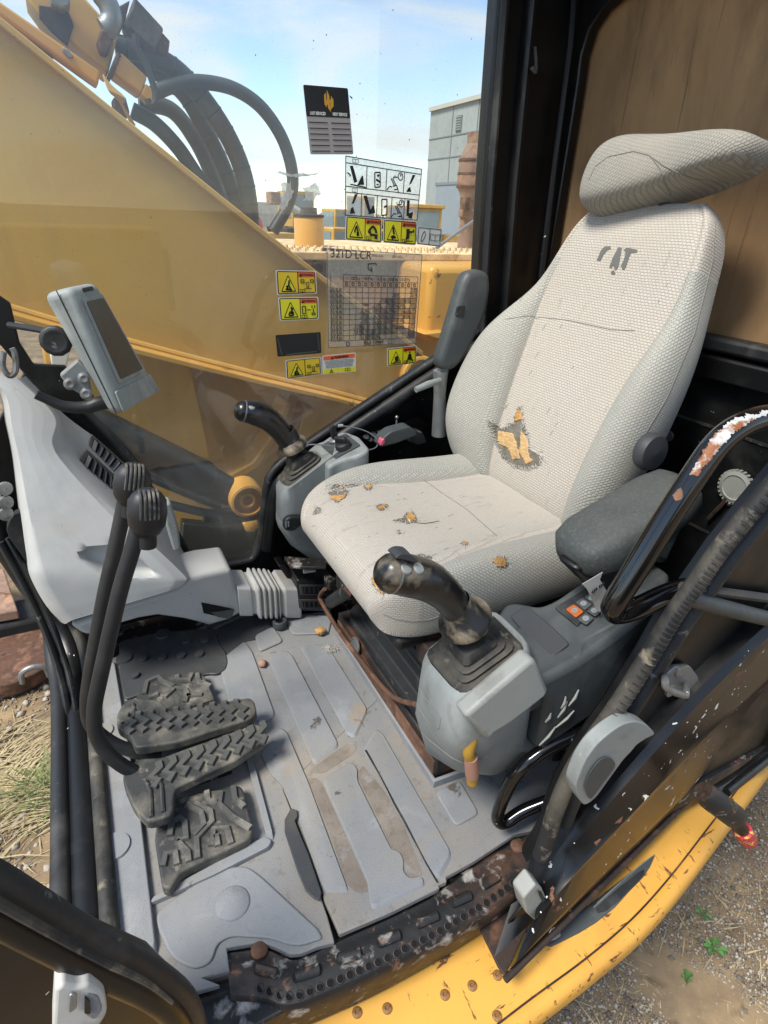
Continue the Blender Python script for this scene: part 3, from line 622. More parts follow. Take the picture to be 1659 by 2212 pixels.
def slab(name, top, bot, mats, mi, parent, sub=3, uvf=None, edge=.012):
    """closed cushion from a grid of top points and a grid of bottom points (subdivision surface)"""
    nu, nv = len(top), len(top[0]); b = MB()
    b.grid(top, mi=mi); b.grid(bot, mi=lambda i, j: 0)
    def border(): 
        L_ = [(i, 0) for i in range(nu)] + [(nu - 1, j) for j in range(1, nv)] + [(i, nv - 1) for i in range(nu - 2, -1, -1)] + [(0, j) for j in range(nv - 2, 0, -1)]
        return L_
    B = border(); n0 = 0; n1 = nu * nv
    for k in range(len(B)):
        a = B[k]; c = B[(k + 1) % len(B)]
        ia = a[0] * nv + a[1]; ic = c[0] * nv + c[1]
        b.f.append((n0 + ia, n0 + ic, n1 + ic, n1 + ia)); b.mi.append(mi(min(a[0], c[0], nu - 2), min(a[1], c[1], nv - 2)))
    o = b.build(name, None, parent, sub=sub, uv=uvf, mats=mats)
    return o
# cushion: rows run front (0) to back, columns run near (0) to far
rowx = [.372, .395, .45, .52, .60, .68, .76, .84, .92]
wid = [.175, .215, .240, .250, .255, .258, .258, .255, .250]
rz = [.375, .415, .436, .441, .439, .435, .430, .428, .426]
seamw = [.150, .190, .205, .190, .170, .160, .158, .158, .158]
cols = [-1, -.93, None, 'a', -.5, 0, .5, 'b', None, .93, 1]
top = []; bot = []
for k, x in enumerate(rowx):
    w = wid[k]; s_ = seamw[k]
    ys = [-w, -(w + s_) * .5 - .012, -s_ - .006, -s_, -s_ + .008, -s_ * .5, 0, s_ * .5, s_ - .008, s_, s_ + .006, (w + s_) * .5 + .018, w + .02 * min(1, k / 3)]
    bol = .022 * min(1, max(0, (x - .42) / .14))
    zs = [-.028, bol * .9, bol * .35, -.006, .001, .004, .0, .004, .001, -.006, bol * .6, bol * 2.0, bol * 1.0 - .028]
    cf = .012 * max(0, 1 - abs(k - 4.5) / 4)
    top.append([V(x, SY + y, rz[k] + z - cf * (1 - abs(y) / w)) for y, z in zip(ys, zs)])
    bz = .315 if k > 1 else .325 + .01 * (1 - k)
    bot.append([V(x + (.02 if k == 0 else 0), SY + y * .97, bz) for y in ys])
def cmi(i, j): return 1 if (j < 3 or j > 8) and i >= 2 else 0
cush = slab('cushion', top, bot, ['cloth_light', 'cloth_bolster'], cmi, seat, 3, uvf=lambda p, n: (p.x, p.z) if abs(n.y) > .6 else ((p.y, p.z) if n.x < -.7 else (p.y, p.x)))
# backrest in its own tilted frame
TL = R(17)
bu = V(math.sin(TL), 0, math.cos(TL)); bn = V(-math.cos(TL), 0, math.sin(TL))   # up along the back, out of its front face
B0 = V(.868, .958, .425)
def BP(w, s, d=0): return B0 + V(0, 1, 0) * w + bu * s + bn * d
ss = [-.02, .02, .09, .17, .25, .33, .40, .46, .53, .59, .635, .66]
hf = [.29, .335, .360, .362, .345, .310, .258, .226, .198, .180, .156, .112]
hn = [.20, .225, .240, .248, .250, .246, .233, .214, .192, .178, .156, .112]
sw = [.130, .135, .140, .145, .152, .160, .172, .178, .172, .160, .138, .098]
dp = [.0, .012, .02, .024, .022, .016, .010, .006, .004, .0, -.010, -.028]
top = []; bot = []
for k, s in enumerate(ss):
    q = min(sw[k], hn[k] * .93)
    e = max(0, min(1, (.47 - s) / .12)) * (1 if s > .05 else .5 + s * 10 * .5)
    ln, lf = .045 * e, .088 * e
    wn, wf = hn[k], hf[k]
    ys = [-wn, -(wn + q) * .5 - .008, -q - .005, -q, -q + .008, -q * .5, 0, q * .5, q - .008, q, q + .005, (wf + q) * .5 + .008, wf]
    ds_ = [ln * .5 - .03, ln, ln * .4 + .002, -.005, .002, -.002, -.006, -.002, .002, -.005, lf * .4 + .002, lf, lf * .6 - .03]
    top.append([BP(y, s, dp[k] + d) for y, d in zip(ys, ds_)])
    th = -.05 if k < 3 else (-.08 if k < 10 else -.065)
    bot.append([BP(y * .95, s, th) for y in ys])
def bmi(i, j): return 1 if (j < 3 or j > 8) and i < 8 else 0
back = slab('backrest', top, bot, ['cloth_back', 'cloth_bolster'], bmi, seat, 3, uvf=lambda p, n: ((p - B0).dot(bn), (p - B0).dot(bu)) if abs(n.y) > .75 else (p.y, (p - B0).dot(bu)))
# cross seams
def seamline(pts, parent, r=.0016): MB().tube(pts, r, 6, sub=6).build('seam', 'underlay', parent)
# headrest
hs = [.658, .662, .680, .712, .738, .754, .760]
hwid = [.13, .168, .184, .188, .182, .158, .12]
hd_ = [.012, .046, .056, .058, .054, .040, .012]
top = []; bot = []
for k, s in enumerate(hs):
    w = hwid[k]
    ys = [-w, -w * .93, -w * .55, 0, w * .55, w * .93, w]
    wing = [-.035, .012, .022, .004, .022, .020, -.03]
    top.append([BP(y - .030, .715 + (s - .715) * (1 + .5 * y / w if y > 0 else 1 + .45 * y / w) - .03 * y / .18 * .5 + .004 * (y == 0) * (k > 3), hd_[k] + d - .012) for y, d in zip(ys, wing)])
    bot.append([BP(y * .95 - .030, .715 + (s - .715) * (1 + .5 * y / w if y > 0 else 1 + .45 * y / w) - .03 * y / .18 * .5 + .012 * (k > 3), -.06 + .02 * (abs(y) > w * .9)) for y in ys])
head = slab('headrest', top, bot, ['cloth_head'], lambda i, j: 0, seat, 3, uvf=lambda p, n: ((p - B0).dot(bn), (p - B0).dot(bu)) if abs(n.y) > .75 else (p.y, (p - B0).dot(bu)))
MB().tube([BP(-.02, .60, -.04), BP(-.02, .68, -.04)], .014, 10).build('headrest_stem', 'rubber', seat)
# ------------------------------------------------------------------ torn patches, foam and loose threads on the seat
def topz(x, y): return .452
def patch(parent, pts, px, mat, lift=.0, name='tear', plane=None, r=.004):
    poly = roundpoly(pts, r, 2)
    nrm = plane
    MB().prism(poly, nrm * .0016, off0=nrm * lift).build(name, mat, parent, bevel=.0006)
def zB(x, y): return (822.9 + .2645 * x, 1152.0 + .2645 * y)
def zC(x, y): return (548.6 + .2645 * x, 877.8 + .2645 * y)
from mathutils.bvhtree import BVHTree
def surf_hits(o):
    dg = bpy.context.evaluated_depsgraph_get(); dg.update()
    ev = o.evaluated_get(dg); me = ev.to_mesh()
    mw = o.parent.matrix_basis if o.parent else Matrix()
    off = root_loc(o) if o.parent else Vector()
    vs = [v.co + off for v in me.vertices]; ps = [tuple(p.vertices) for p in me.polygons]
    t = BVHTree.FromPolygons(vs, ps); ev.to_mesh_clear(); return t
T_cush = surf_hits(cush); T_back = surf_hits(back)
def on(tree, x, y):
    h = tree.ray_cast(EYE, ray(x, y).normalized())
    if h[0] is None: return None, None
    return h[0], (h[1] if h[1].dot(EYE - h[0]) > 0 else -h[1])
def ragged(poly, amt, k=5):
    out = []; n = len(poly)
    for i in range(n):
        a = poly[i]; b = poly[(i + 1) % n]
        for j in range(k):
            t = j / k; out.append((a[0] * (1 - t) + b[0] * t + random.uniform(-amt, amt), a[1] * (1 - t) + b[1] * t + random.uniform(-amt, amt)))
    return out
def inside(poly, x, y):
    c = False; n = len(poly); j = n - 1
    for i in range(n):
        xi, yi = poly[i]; xj, yj = poly[j]
        if (yi > y) != (yj > y) and x < (xj - xi) * (y - yi) / (yj - yi) + xi: c = not c
        j = i
    return c
def draped(name, tree, poly, mat, parent, lift, amt=2.0, k=4, thick=.0012, step=None, dome=0.0):
    """piece of material lying on a surface and following it; ragged outline"""
    rg = ragged(poly, amt, k)
    x0, x1 = min(p[0] for p in rg), max(p[0] for p in rg); y0, y1 = min(p[1] for p in rg), max(p[1] for p in rg)
    st = step or max(.9, max(x1 - x0, y1 - y0) / 46)
    nx, ny = int((x1 - x0) / st) + 2, int((y1 - y0) / st) + 2; idx = {}; vs = []; fs = []
    ins = {(i, j): inside(rg, x0 + (i + .5) * st, y0 + (j + .5) * st) for i in range(nx) for j in range(ny)}
    def vert(i, j):
        if (i, j) in idx: return idx[(i, j)]
        h, nn = on(tree, x0 + i * st, y0 + j * st)
        if h is None: idx[(i, j)] = None; return None
        full = all(ins.get(q, False) for q in ((i, j), (i - 1, j), (i, j - 1), (i - 1, j - 1)))
        jit = Vector((random.uniform(-1, 1), random.uniform(-1, 1), random.uniform(-1, 1))) * (st * .00028 if not full else 0)
        vs.append(h + nn * (lift + (dome * random.uniform(.2, 1) if full else 0)) + jit); idx[(i, j)] = len(vs) - 1; return idx[(i, j)]
    for (i, j), t in ins.items():
        if t:
            q = [vert(i, j), vert(i + 1, j), vert(i + 1, j + 1), vert(i, j + 1)]
            if None not in q: fs.append(tuple(q))
    if len(fs) < 2: return None
    b = MB(); b.add(vs, fs)
    return b.build(name, mat, parent, angle=180)
tears = [ # (tree, parent, dark underlay outline, foam outline(s)) in photo pixels
    (T_back, back, [(1052, 905), (1085, 925), (1110, 912), (1118, 880), (1128, 880), (1132, 915), (1140, 935), (1145, 970), (1172, 985), (1168, 1005), (1140, 1015), (1110, 1008), (1085, 985), (1068, 945)],
     [[(1075, 930), (1108, 935), (1116, 950), (1120, 968), (1126, 990), (1110, 995), (1098, 968), (1080, 960)], [(1128, 930), (1142, 948), (1145, 985), (1155, 995), (1138, 1004), (1122, 975)], [(1116, 885), (1128, 886), (1131, 908), (1112, 910)]]),
]
cush_tears = [([(600, 715), (640, 690), (700, 700), (760, 680), (775, 700), (740, 740), (690, 790), (650, 775)], [[(612, 730), (650, 735), (700, 740), (745, 715), (770, 700), (745, 745), (690, 780), (655, 768)]]),
              ([(620, 660), (670, 635), (730, 650), (800, 635), (860, 640), (820, 655), (720, 672), (660, 685)], [[(700, 650), (720, 640), (722, 662), (705, 672)]]),
              ([(890, 650), (930, 630), (970, 650), (965, 672), (930, 685), (900, 670)], [[(905, 655), (945, 642), (968, 660), (935, 682)]]),
              ([(1000, 815), (1050, 798), (1095, 805), (1085, 835), (1040, 850), (1005, 840)], [[(1010, 830), (1060, 808), (1088, 815), (1070, 842), (1020, 850)]]),
              ([(1140, 935), (1200, 920), (1240, 880), (1290, 865), (1330, 900), (1325, 940), (1270, 960), (1220, 950)], [[(1235, 905), (1270, 870), (1315, 900), (1318, 935), (1270, 950)]]),
              ([(1160, 1015), (1190, 1012), (1210, 1040), (1185, 1045)], []),
              ([(500, 830), (545, 828), (550, 860), (520, 880), (485, 885)], []),
              ([(1325, 1215), (1380, 1210), (1450, 1235), (1440, 1270), (1380, 1255)], []),
              ([(960, 1400), (1005, 1380), (1010, 1450), (1050, 1500), (1085, 1525), (1060, 1545), (1010, 1510), (970, 1450)], [[(962, 1405), (1000, 1390), (1010, 1470), (1060, 1520), (1050, 1535), (1000, 1490)]])]
for dk_, fo in cush_tears: tears.append((T_cush, cush, [zC(*p) for p in dk_], [[zC(*p) for p in q] for q in fo]))
for dk_, fo in [([(645, 85), (680, 62), (715, 92), (685, 102)], [[(650, 88), (682, 70), (708, 92), (680, 100)]]), ([(905, 225), (950, 190), (1015, 200), (1030, 235), (1025, 275), (960, 282), (925, 255)], [[(912, 225), (955, 198), (1012, 206), (1022, 265), (965, 275), (930, 252)]])]:
    tears.append((T_cush, cush, [zB(*p) for p in dk_], [[zB(*p) for p in q] for q in fo]))
for tree, par, dk_, fo in tears:
    cx = sum(p[0] for p in dk_) / len(dk_); cy = sum(p[1] for p in dk_) / len(dk_)
    draped('tear', tree, dk_, 'underlay', par, .0012, 1.6, 3)
    for q in fo: draped('foam', tree, q, 'foam_pale' if tree is T_back and len(q) > 4 else 'foam', par, .0022, 1.5, 3, .002, dome=.003)
    # frayed threads round the tear
    th = MB(); rad0 = max(math.hypot(p[0] - cx, p[1] - cy) for p in dk_)
    for i in range(len(dk_)):
        a_, b_ = dk_[i], dk_[(i + 1) % len(dk_)]; ln_ = math.hypot(a_[0] - b_[0], a_[1] - b_[1])
        for k in range(int(ln_ / (1.8 if rad0 > 30 else 5.0))):
            t = random.random(); p = (a_[0] * (1 - t) + b_[0] * t, a_[1] * (1 - t) + b_[1] * t)
            d_ = Vector((cx - p[0], cy - p[1])); d_ = d_.normalized() if d_.length > .1 else Vector((1, 0)); L_ = random.uniform(2, 7); pts = []
            sd_ = random.uniform(-.7, .7); d_ = Vector((d_.x - d_.y * sd_, d_.y + d_.x * sd_))
            for q_, lf_ in ((-.7, .0004), (.1, .0035), (1.0, random.uniform(.001, .004))):
                h, nn = on(tree, p[0] + d_.x * L_ * q_, p[1] + d_.y * L_ * q_)
                if h is not None: pts.append(h + nn * lf_)
            if len(pts) == 3: th.tube(pts, .0005, 4)
    rad = max(math.hypot(p[0] - cx, p[1] - cy) for p in dk_)
    for k in range(int(4 + rad * .35)):
        p = random.choice(dk_); q = (p[0] + random.gauss(0, rad * .16), p[1] + random.gauss(0, rad * .16))
        a = random.uniform(0, 6.3); L_ = random.uniform(4, 12)
        pts = []
        for t in (0, .5, 1):
            h, nn = on(tree, q[0] + math.cos(a) * L_ * t + random.uniform(-1.5, 1.5), q[1] + math.sin(a) * L_ * t + random.uniform(-1.5, 1.5))
            if h is not None: pts.append(h + nn * random.uniform(.0006, .003))
        if len(pts) == 3: th.tube(pts, .00042, 4)
    if th.v: tag(th.build('frayed_thread', 'thread', par), kind='stuff')
def surf_line(name, tree, pts, r, mat, par, lift=.0005, k=7):
    P = []
    for i in range(len(pts) - 1):
        for j in range(k):
            t = j / k; h, nn = on(tree, pts[i][0] * (1 - t) + pts[i + 1][0] * t, pts[i][1] * (1 - t) + pts[i + 1][1] * t)
            if h is not None: P.append(h + nn * lift)
    if len(P) > 2: MB().tube(P, r, 5).build(name, mat, par)
M('seam_dark', '827d74', .95, bump=0)
surf_line('seam', T_cush, [(915, 1036), (950, 1062), (1010, 1102), (1062, 1148), (1075, 1160)], .0008, 'seam_dark', cush)
surf_line('seam', T_cush, [zC(1280, 950), zC(1400, 958), zC(1530, 935)], .0009, 'rubber', cush)
surf_line('seam', T_cush, [zB(20, 660), zB(120, 700), zB(250, 720), zB(400, 705), zB(520, 660)], .0007, 'seam_dark', cush)
surf_line('seam', T_back, [(1090, 690), (1140, 682), (1230, 692), (1320, 712), (1380, 715)], .0007, 'seam_dark', back)
surf_line('seam', T_back, [(1545, 470), (1540, 560), (1500, 720), (1440, 860), (1380, 960)], .0008, 'seam_dark', back)
surf_line('thread_pull', T_back, [zC(0, 0), zC(1, 1)], .0008, 'rubber', back) if False else None
for x, y in [(1443, 610), (1420, 650), (1210, 915), (1122, 895), (1205, 925)]:
    pass
T_head = surf_hits(head)
def zD(x, y): return (1097.2 + .3386 * x, .3386 * y)
surf_line('seam', T_head, [zD(*p) for p in [(515, 1150), (560, 1060), (640, 1000), (800, 965), (900, 990), (1000, 1060), (1180, 1140), (1450, 1165)]], .0009, 'seam_dark', head)
surf_line('seam', T_head, [zD(*p) for p in [(905, 990), (975, 1080), (1010, 1180), (1045, 1255)]], .0009, 'seam_dark', head)
for x, y, L_ in [(1443, 612, 9), (1425, 648, 8), (1205, 912, 12), (1130, 640, 14), (1180, 700, 16), (1060, 760, 10), (1240, 790, 9), (1150, 800, 14), (1100, 870, 16), (1190, 880, 18), (1195, 930, 14), (1215, 700, 12), (1165, 760, 18)]:
    surf_line('worn_thread', T_back, [(x, y), (x - L_ * .35, y + L_ * .5), (x - L_ * .6, y + L_)], .00045, 'seam_dark', back, k=3)
for i in range(26):
    x, y = zC(random.uniform(450, 1600), random.uniform(700, 1300)); L_ = random.uniform(5, 16)
    surf_line('worn_thread', T_cush, [(x, y), (x + L_ * .6, y - L_ * .25), (x + L_, y - L_ * .3)], .00035, 'seam_dark', cush, k=3)
# worn printed letters on the backrest
M('print_grey', '63635f', .9, var=.2, bump=.3, bs=300)
def catletter(polys, name):
    for pl_ in polys: draped(name, T_back, pl_, 'print_grey', back, .0012, .6, 3, .0006)
def zD(x, y): return (1097.2 + .3386 * x, .3386 * y)
catletter([[(1290, 562), (1297, 545), (1304, 534), (1318, 532), (1321, 538), (1312, 541), (1303, 552), (1298, 564)]], 'letter_mark')
catletter([[(1316, 578), (1326, 554), (1336, 535), (1344, 535), (1340, 560), (1336, 578), (1330, 585), (1325, 572), (1322, 580)]], 'letter_mark')
catletter([[(1342, 574), (1350, 556), (1352, 545), (1348, 540), (1354, 535), (1378, 540), (1376, 546), (1364, 546), (1358, 562), (1350, 582), (1345, 582)]], 'letter_mark')
catletter([[(1320, 588), (1326, 583), (1330, 592), (1323, 594)]], 'letter_mark')
# ------------------------------------------------------------------ seat base, suspension boot, levers
M('base_rust', '1d1a18', .6, var=.3, vs=8, layers=(('5b3a28', 9, .50, .62, 8),), bump=.4, bs=90)
def rr(x0, x1, y0, y1, z, r=.05, k=5):
    return roundpoly([V(x0, y0, z), V(x1, y0, z), V(x1, y1, z), V(x0, y1, z)], r, k)
MB().box((.72, .90, .038), (.486, .50, .076)).build('base_frame', 'base_rust', seat, bevel=.004)
MB().box((.4765, .90, .030), (.006, .49, .052)).build('front_strip', 'rust', seat, bevel=.001)
prof = [(-.006, .074), (-.006, .10), (.016, .106), (.022, .135), (.040, .140), (.040, .165), (.058, .170), (.058, .20), (.072, .205), (.072, .24), (.08, .245), (.08, .30)]
MB().loft([rr(.49 + o, .95 - o * .5, .665 + o * .8, 1.135 - o * .8, z, .07) for o, z in prof]).build('suspension_boot', 'rubber', seat, bevel=.004, angle=50)
MB().box((.68, .95, .30), (.52, .44, .03)).build('cushion_pan', 'base_rust', seat, bevel=.01)
MB().box((.60, .72, .27), (.26, .06, .05)).build('slide_rail', 'rust_dark', seat, bevel=.006)
rb = [AX(x, y, .455) for x, y in [(702, 1272), (692, 1285), (695, 1302), (740, 1375), (790, 1440), (832, 1490), (862, 1512), (900, 1522)]]
MB().tube(rb, .0055, 10, sub=5).build('slide_bar', 'rust', seat)
kn = [AX(x, y, .44) for x, y in [(712, 1302), (748, 1280)]]
MB().tube([kn[0], kn[0].lerp(kn[1], .1), kn[1]], [.012, .0155, .0165], 14).build('lever_knob', 'rubber', seat, bevel=.002)
MB().tube([kn[1], AX(765, 1262, .47), AX(790, 1250, .52)], .013, 12).build('lever_shaft', 'rust', seat)
MB().box(AX(745, 1262, .465), (.02, .07, .05)).build('lever_bracket', 'black_rust', seat, bevel=.006)
MB().box(AX(712, 1258, .47), (.02, .035, .03)).build('lever_bracket', 'black_rust', seat, bevel=.005)
k2 = AX(815, 1328, .465)
MB().tube([k2 + V(0, 0, -.022), k2 + V(0, 0, .02)], [.012, .014], 10).build('height_knob', 'rubber', seat, bevel=.004)
M('green_mark', '2f8f7a', .5)
MB().box(AX(806, 1321, .449), (.004, .006, .018)).build('knob_mark', 'green_mark', seat)
t_ = AX(768, 1395, .468)
MB().lathe(t_, (-1, 0, .2), [(.022, 0), (.022, .003), (.018, .004), (.017, .002), (0, .002)], 18, False).build('round_tag', 'steel', seat)
rk = AY(1395, 972, .69)
MB().lathe(rk, (0, -1, .05), [(.034, 0), (.036, .012), (.032, .022), (0, .026)], 22, False).build('recline_knob', 'mat_dark', seat)
MB().tube([BP(-.27, .03, -.04), BP(-.29, .10, -.04), BP(-.285, .16, -.05)], .012, 10).build('recline_lever', 'rubber', seat)
# ------------------------------------------------------------------ left console with its armrest
M('arm_pad', '3f4443', .7, var=.2, vs=8, layers=(('565750', 190, .50, .70, 3), ('5a5a54', 5, .45, .85)), bump=.35, bs=300)
lc = thing('left_console', 'grey left seat console with switch pad, open boot ring and scuffed side cover', 'console', V(.55, .57, .1))
def ring4(pts): return pts
T0 = [AY(902, 1414, .645), AY(995, 1522, .50), AY(1159, 1404, .50), AY(1061, 1308, .645)]
cT = sum(T0, Vector()) / 4
M0 = [AY(884, 1535, .65), AY(975, 1612, .485), AY(1170, 1500, .485), AY(1080, 1390, .65)]
D0 = [AY(905, 1615, .64), AY(1008, 1680, .515), AY(1150, 1605, .505), AY(1080, 1480, .64)]
E0 = [p + V(.05, 0, -.03) for p in D0]
I0 = [cT + (p - cT) * .86 + V(0, 0, -.004) for p in T0]; J0 = [cT + (p - cT) * .84 + V(0, 0, -.03) for p in T0]
U0 = [cT + (p - cT) * 1.0 + V(0, 0, 0) for p in T0]
def rp4(p, r): return roundpoly(p, r, 4)
MB().loft([rp4(J0, .03), rp4(I0, .032), rp4([cT + (p - cT) * .93 + V(0, 0, .003) for p in T0], .036), rp4(T0, .042), rp4([a.lerp(b, .12) + (a - cT) * .04 for a, b in zip(T0, M0)], .045), rp4([a.lerp(b, .5) + (a - cT) * .03 for a, b in zip(T0, M0)], .045), rp4(M0, .045), rp4([a.lerp(b, .6) for a, b in zip(M0, D0)], .04), rp4(D0, .035), rp4(E0, .03)], True, True).build('housing', 'con_grey', lc, angle=75)
# thin pressed outline on the housing's front face
hp = [AX(*zB(x, y), .385) for x, y in [(275, 1240), (300, 1235), (330, 1290), (400, 1390), (480, 1480), (492, 1510), (480, 1590), (465, 1605), (400, 1560), (320, 1440), (262, 1320)]]
T_h = surf_hits(lc.children[0])
surf_line('pressed_outline', T_h, [zB(x, y) for x, y in [(275, 1240), (300, 1235), (330, 1290), (400, 1390), (480, 1480), (492, 1510), (480, 1590), (465, 1605), (400, 1560), (320, 1440), (262, 1320), (275, 1240)]], .0008, 'seam_dark', lc)
surf_line('shell_joint', T_h, [(886, 1560), (930, 1600), (975, 1636), (1010, 1652), (1060, 1630)], .0009, 'seam_dark', lc)
# scuffed loose cover on the near side
cv = [zB(685, 1505), (0, 0)]
cvo = [zB(*p) for p in [(682, 1505), (1240, 1030), (1275, 1050), (1300, 1110), (1370, 1280), (1355, 1330), (1230, 1430), (1060, 1560), (930, 1640), (880, 1700), (830, 1660), (790, 1600)]]
yy_ = [.472] * 12
MB().prism([AY(x, y, v) for (x, y), v in zip(cvo, yy_)], (0, .03, .0)).build('side_cover', 'con_pale', lc, bevel=.007, seg=3)
# arm of the console carrying the pad and the switches
pn = V(-.43, 0, 1).normalized(); pp0 = V(.60, .56, .395)
def PC(x, y, d=0): return AP(x, y, pp0 + pn * d, pn)
co_ = [(1075, 1330), (1092, 1305), (1110, 1300), (1135, 1303), (1165, 1310), (1200, 1296), (1250, 1262), (1330, 1215), (1400, 1205), (1450, 1240), (1440, 1265), (1400, 1300), (1340, 1345), (1268, 1385), (1262, 1415), (1240, 1428), (1180, 1456), (1150, 1470), (1130, 1420)]
MB().prism(roundpoly([PC(x, y) for x, y in co_], .012), (0, 0, -.075)).build('console_arm', 'con_dark', lc, bevel=.008, seg=3)
MB().prism(roundpoly([PC(*zB(x, y), .001) for x, y in [(1055, 690), (1195, 600), (1245, 640), (1300, 690), (1410, 780), (1545, 910), (1400, 1020), (1300, 960)]], .006), pn * .004).build('rubber_pad', 'mat_dark', lc, bevel=.002)
MB().prism([AY(x, y, .485) for x, y in [(1158, 1480), (1250, 1430), (1330, 1375), (1440, 1290), (1470, 1300), (1440, 1440), (1250, 1570), (1165, 1630), (1185, 1520)]], (0, .12, 0)).build('arm_side', 'con_dark', lc, bevel=.012, seg=3)
MB().prism(roundpoly([PC(x, y, .0012) for x, y in [(1198, 1315), (1270, 1270), (1350, 1225), (1372, 1240), (1300, 1290), (1247, 1355)]], .003), pn * .003).build('switch_panel', 'rubber', lc, bevel=.001)
M('switch_grey', '4e5354', .5); M('switch_orange', 'c4621f', .5); M('ink_light', '8d9090', .6, bump=0); M('ink_pink', 'b0447a', .5, bump=0)
sw_ = [([(1222, 1318), (1240, 1307), (1262, 1323), (1244, 1336)], 'switch_orange'), ([(1243, 1303), (1259, 1293), (1280, 1307), (1263, 1320)], 'switch_grey'), ([(1262, 1292), (1276, 1283), (1295, 1296), (1282, 1305)], 'switch_grey'), ([(1247, 1340), (1266, 1325), (1284, 1336), (1267, 1352)], 'switch_grey'), ([(1268, 1322), (1284, 1309), (1300, 1321), (1286, 1334)], 'switch_grey')]
for pl_, mt in sw_:
    P = roundpoly([PC(x, y, .0045) for x, y in pl_], .004)
    s_ = MB().prism(P, pn * .003).build('switch', mt, lc, bevel=.001)
    c = sum(P, Vector()) / len(P) + pn * .0032
    MB().lathe(c, pn, [(.0055, 0), (.0055, .0004), (.0046, .0005), (.0044, .0002), (0, .0002)], 14, False).build('symbol_ring', 'ink_light', s_)
    MB().box(c + pn * .0004, (.004, .0012, .0006)).build('symbol', 'ink_light', s_)
MB().box(PC(1288, 1292, .008), (.008, .008, .001)).build('indicator_mark', 'ink_pink', lc)
for x0_, y0_, x1_, y1_ in [(1165, 1610, 1200, 1570), (1200, 1572, 1240, 1535), (1178, 1560, 1190, 1540), (1205, 1550, 1225, 1515), (1228, 1525, 1250, 1490), (1212, 1530, 1222, 1505)]:
    MB().tube([AY(x0_, y0_, .4825), AY((x0_ + x1_) / 2 + 3, (y0_ + y1_) / 2, .481), AY(x1_, y1_, .4825)], [.0012, .0025, .0012], 6).build('scuff', 'con_pale', lc)
# armrest pad on its hinge
ft = [AY(1190, 1160, .635), AY(1278, 1225, .525)]
rt_ = [AY(1435, 1005, .635), AY(1528, 1075, .525)]
secs = []
for t, wsc, hh in [(0, .55, .020), (.06, .86, .030), (.18, 1.0, .036), (.5, 1.0, .036), (.8, .98, .036), (.95, .85, .032), (1.0, .6, .024)]:
    a = ft[0].lerp(rt_[0], t); b = ft[1].lerp(rt_[1], t); c = (a + b) / 2 - V(0, 0, .012); w = (a - b).length / 2 * wsc
    ax = (rt_[0] - ft[0]).normalized(); upd = V(0, 1, 0).cross(ax) * -1
    upd = ax.cross(V(0, 1, 0)); upd = upd if upd.z > 0 else -upd
    secs.append([c + V(0, 1, 0) * (w * math.copysign(abs(math.cos(q)) ** .45, math.cos(q))) + upd * (hh * math.copysign(abs(math.sin(q)) ** .6, math.sin(q))) for q in [2 * math.pi * k / 20 for k in range(20)]])
ar = MB().loft(secs).build('armrest', 'arm_pad', lc, angle=80)
MB().prism([AY(x, y, .60) for x, y in [(1196, 1200), (1225, 1228), (1260, 1260), (1290, 1262), (1310, 1230), (1440, 1110), (1400, 1090)]], (0, -.05, 0)).build('arm_bracket', 'black_clean', ar, bevel=.01, seg=3)
MB().prism([AY(x, y, .53) for x, y in [(1390, 1200), (1440, 1225), (1475, 1150), (1505, 1090), (1440, 1100)]], (0, .03, 0)).build('arm_pivot', 'con_dark', ar, bevel=.012, seg=3)
tg = thing('part_tag', 'crumpled silver part tag hanging below the left armrest', 'tag', AY(1280, 1265, .53))
MB().prism([AY(x, y, .52) for x, y in [(1258, 1262), (1302, 1236), (1296, 1252), (1318, 1290), (1298, 1322), (1290, 1320), (1268, 1272)]], (0, .0008, 0)).build('tag_sheet', 'white_plastic', tg)
text('459 524', .008, frame(AY(1292, 1270, .5195), AY(1300, 1264, .5195) - AY(1284, 1276, .5195), V(.2, 0, 1)), 'rubber', tg, 'tag_print')
# ------------------------------------------------------------------ joysticks
def boot(parent, Tq, topq, name='boot'):
    c0 = sum(Tq, Vector()) / 4; c1 = sum(topq, Vector()) / 4; rings = []
    def lv(t, bul):
        q = [a.lerp(b, t) for a, b in zip(Tq, topq)]; c = sum(q, Vector()) / 4
        return roundpoly([c + (p - c) * bul for p in q], .022 * (1 - t * .5), 3)
    for t, bl_ in [(-.05, .9), (0, .98), (.03, 1.03), (.12, 1.07), (.17, 1.0), (.18, .92), (.20, .91), (.30, 1.02), (.35, .96), (.36, .86), (.38, .85), (.48, .98), (.53, .92), (.54, .82), (.57, .81), (.66, .93), (.97, 1.02), (1.0, .92)]:
        rings.append(lv(t, bl_))
    MB().loft(rings).build(name, 'rubber_dusty', parent, angle=55)
    q = [c1 + (p - c1) * .52 for p in topq]
    nn = (topq[1] - topq[0]).cross(topq[3] - topq[0]).normalized()
    if nn.z < 0: nn = -nn
    MB().prism(q, nn * .0012, off0=nn * .0002).build('boot_opening', 'void_black', parent)
M('void_black', '020202', .9, var=0, bump=0)
M('grip_black', '0f1011', .3, var=.3, layers=(('8c7f69', 7, .56, .66, 8), ('3a3833', 20, .55, .8)), bump=.15, bs=200, coat=.15)
M('grip_worn', '1c1c1b', .5, var=.3, layers=(('9a8c74', 9, .42, .56, 8), ('3a3833', 20, .55, .8)), bump=.25, bs=200)
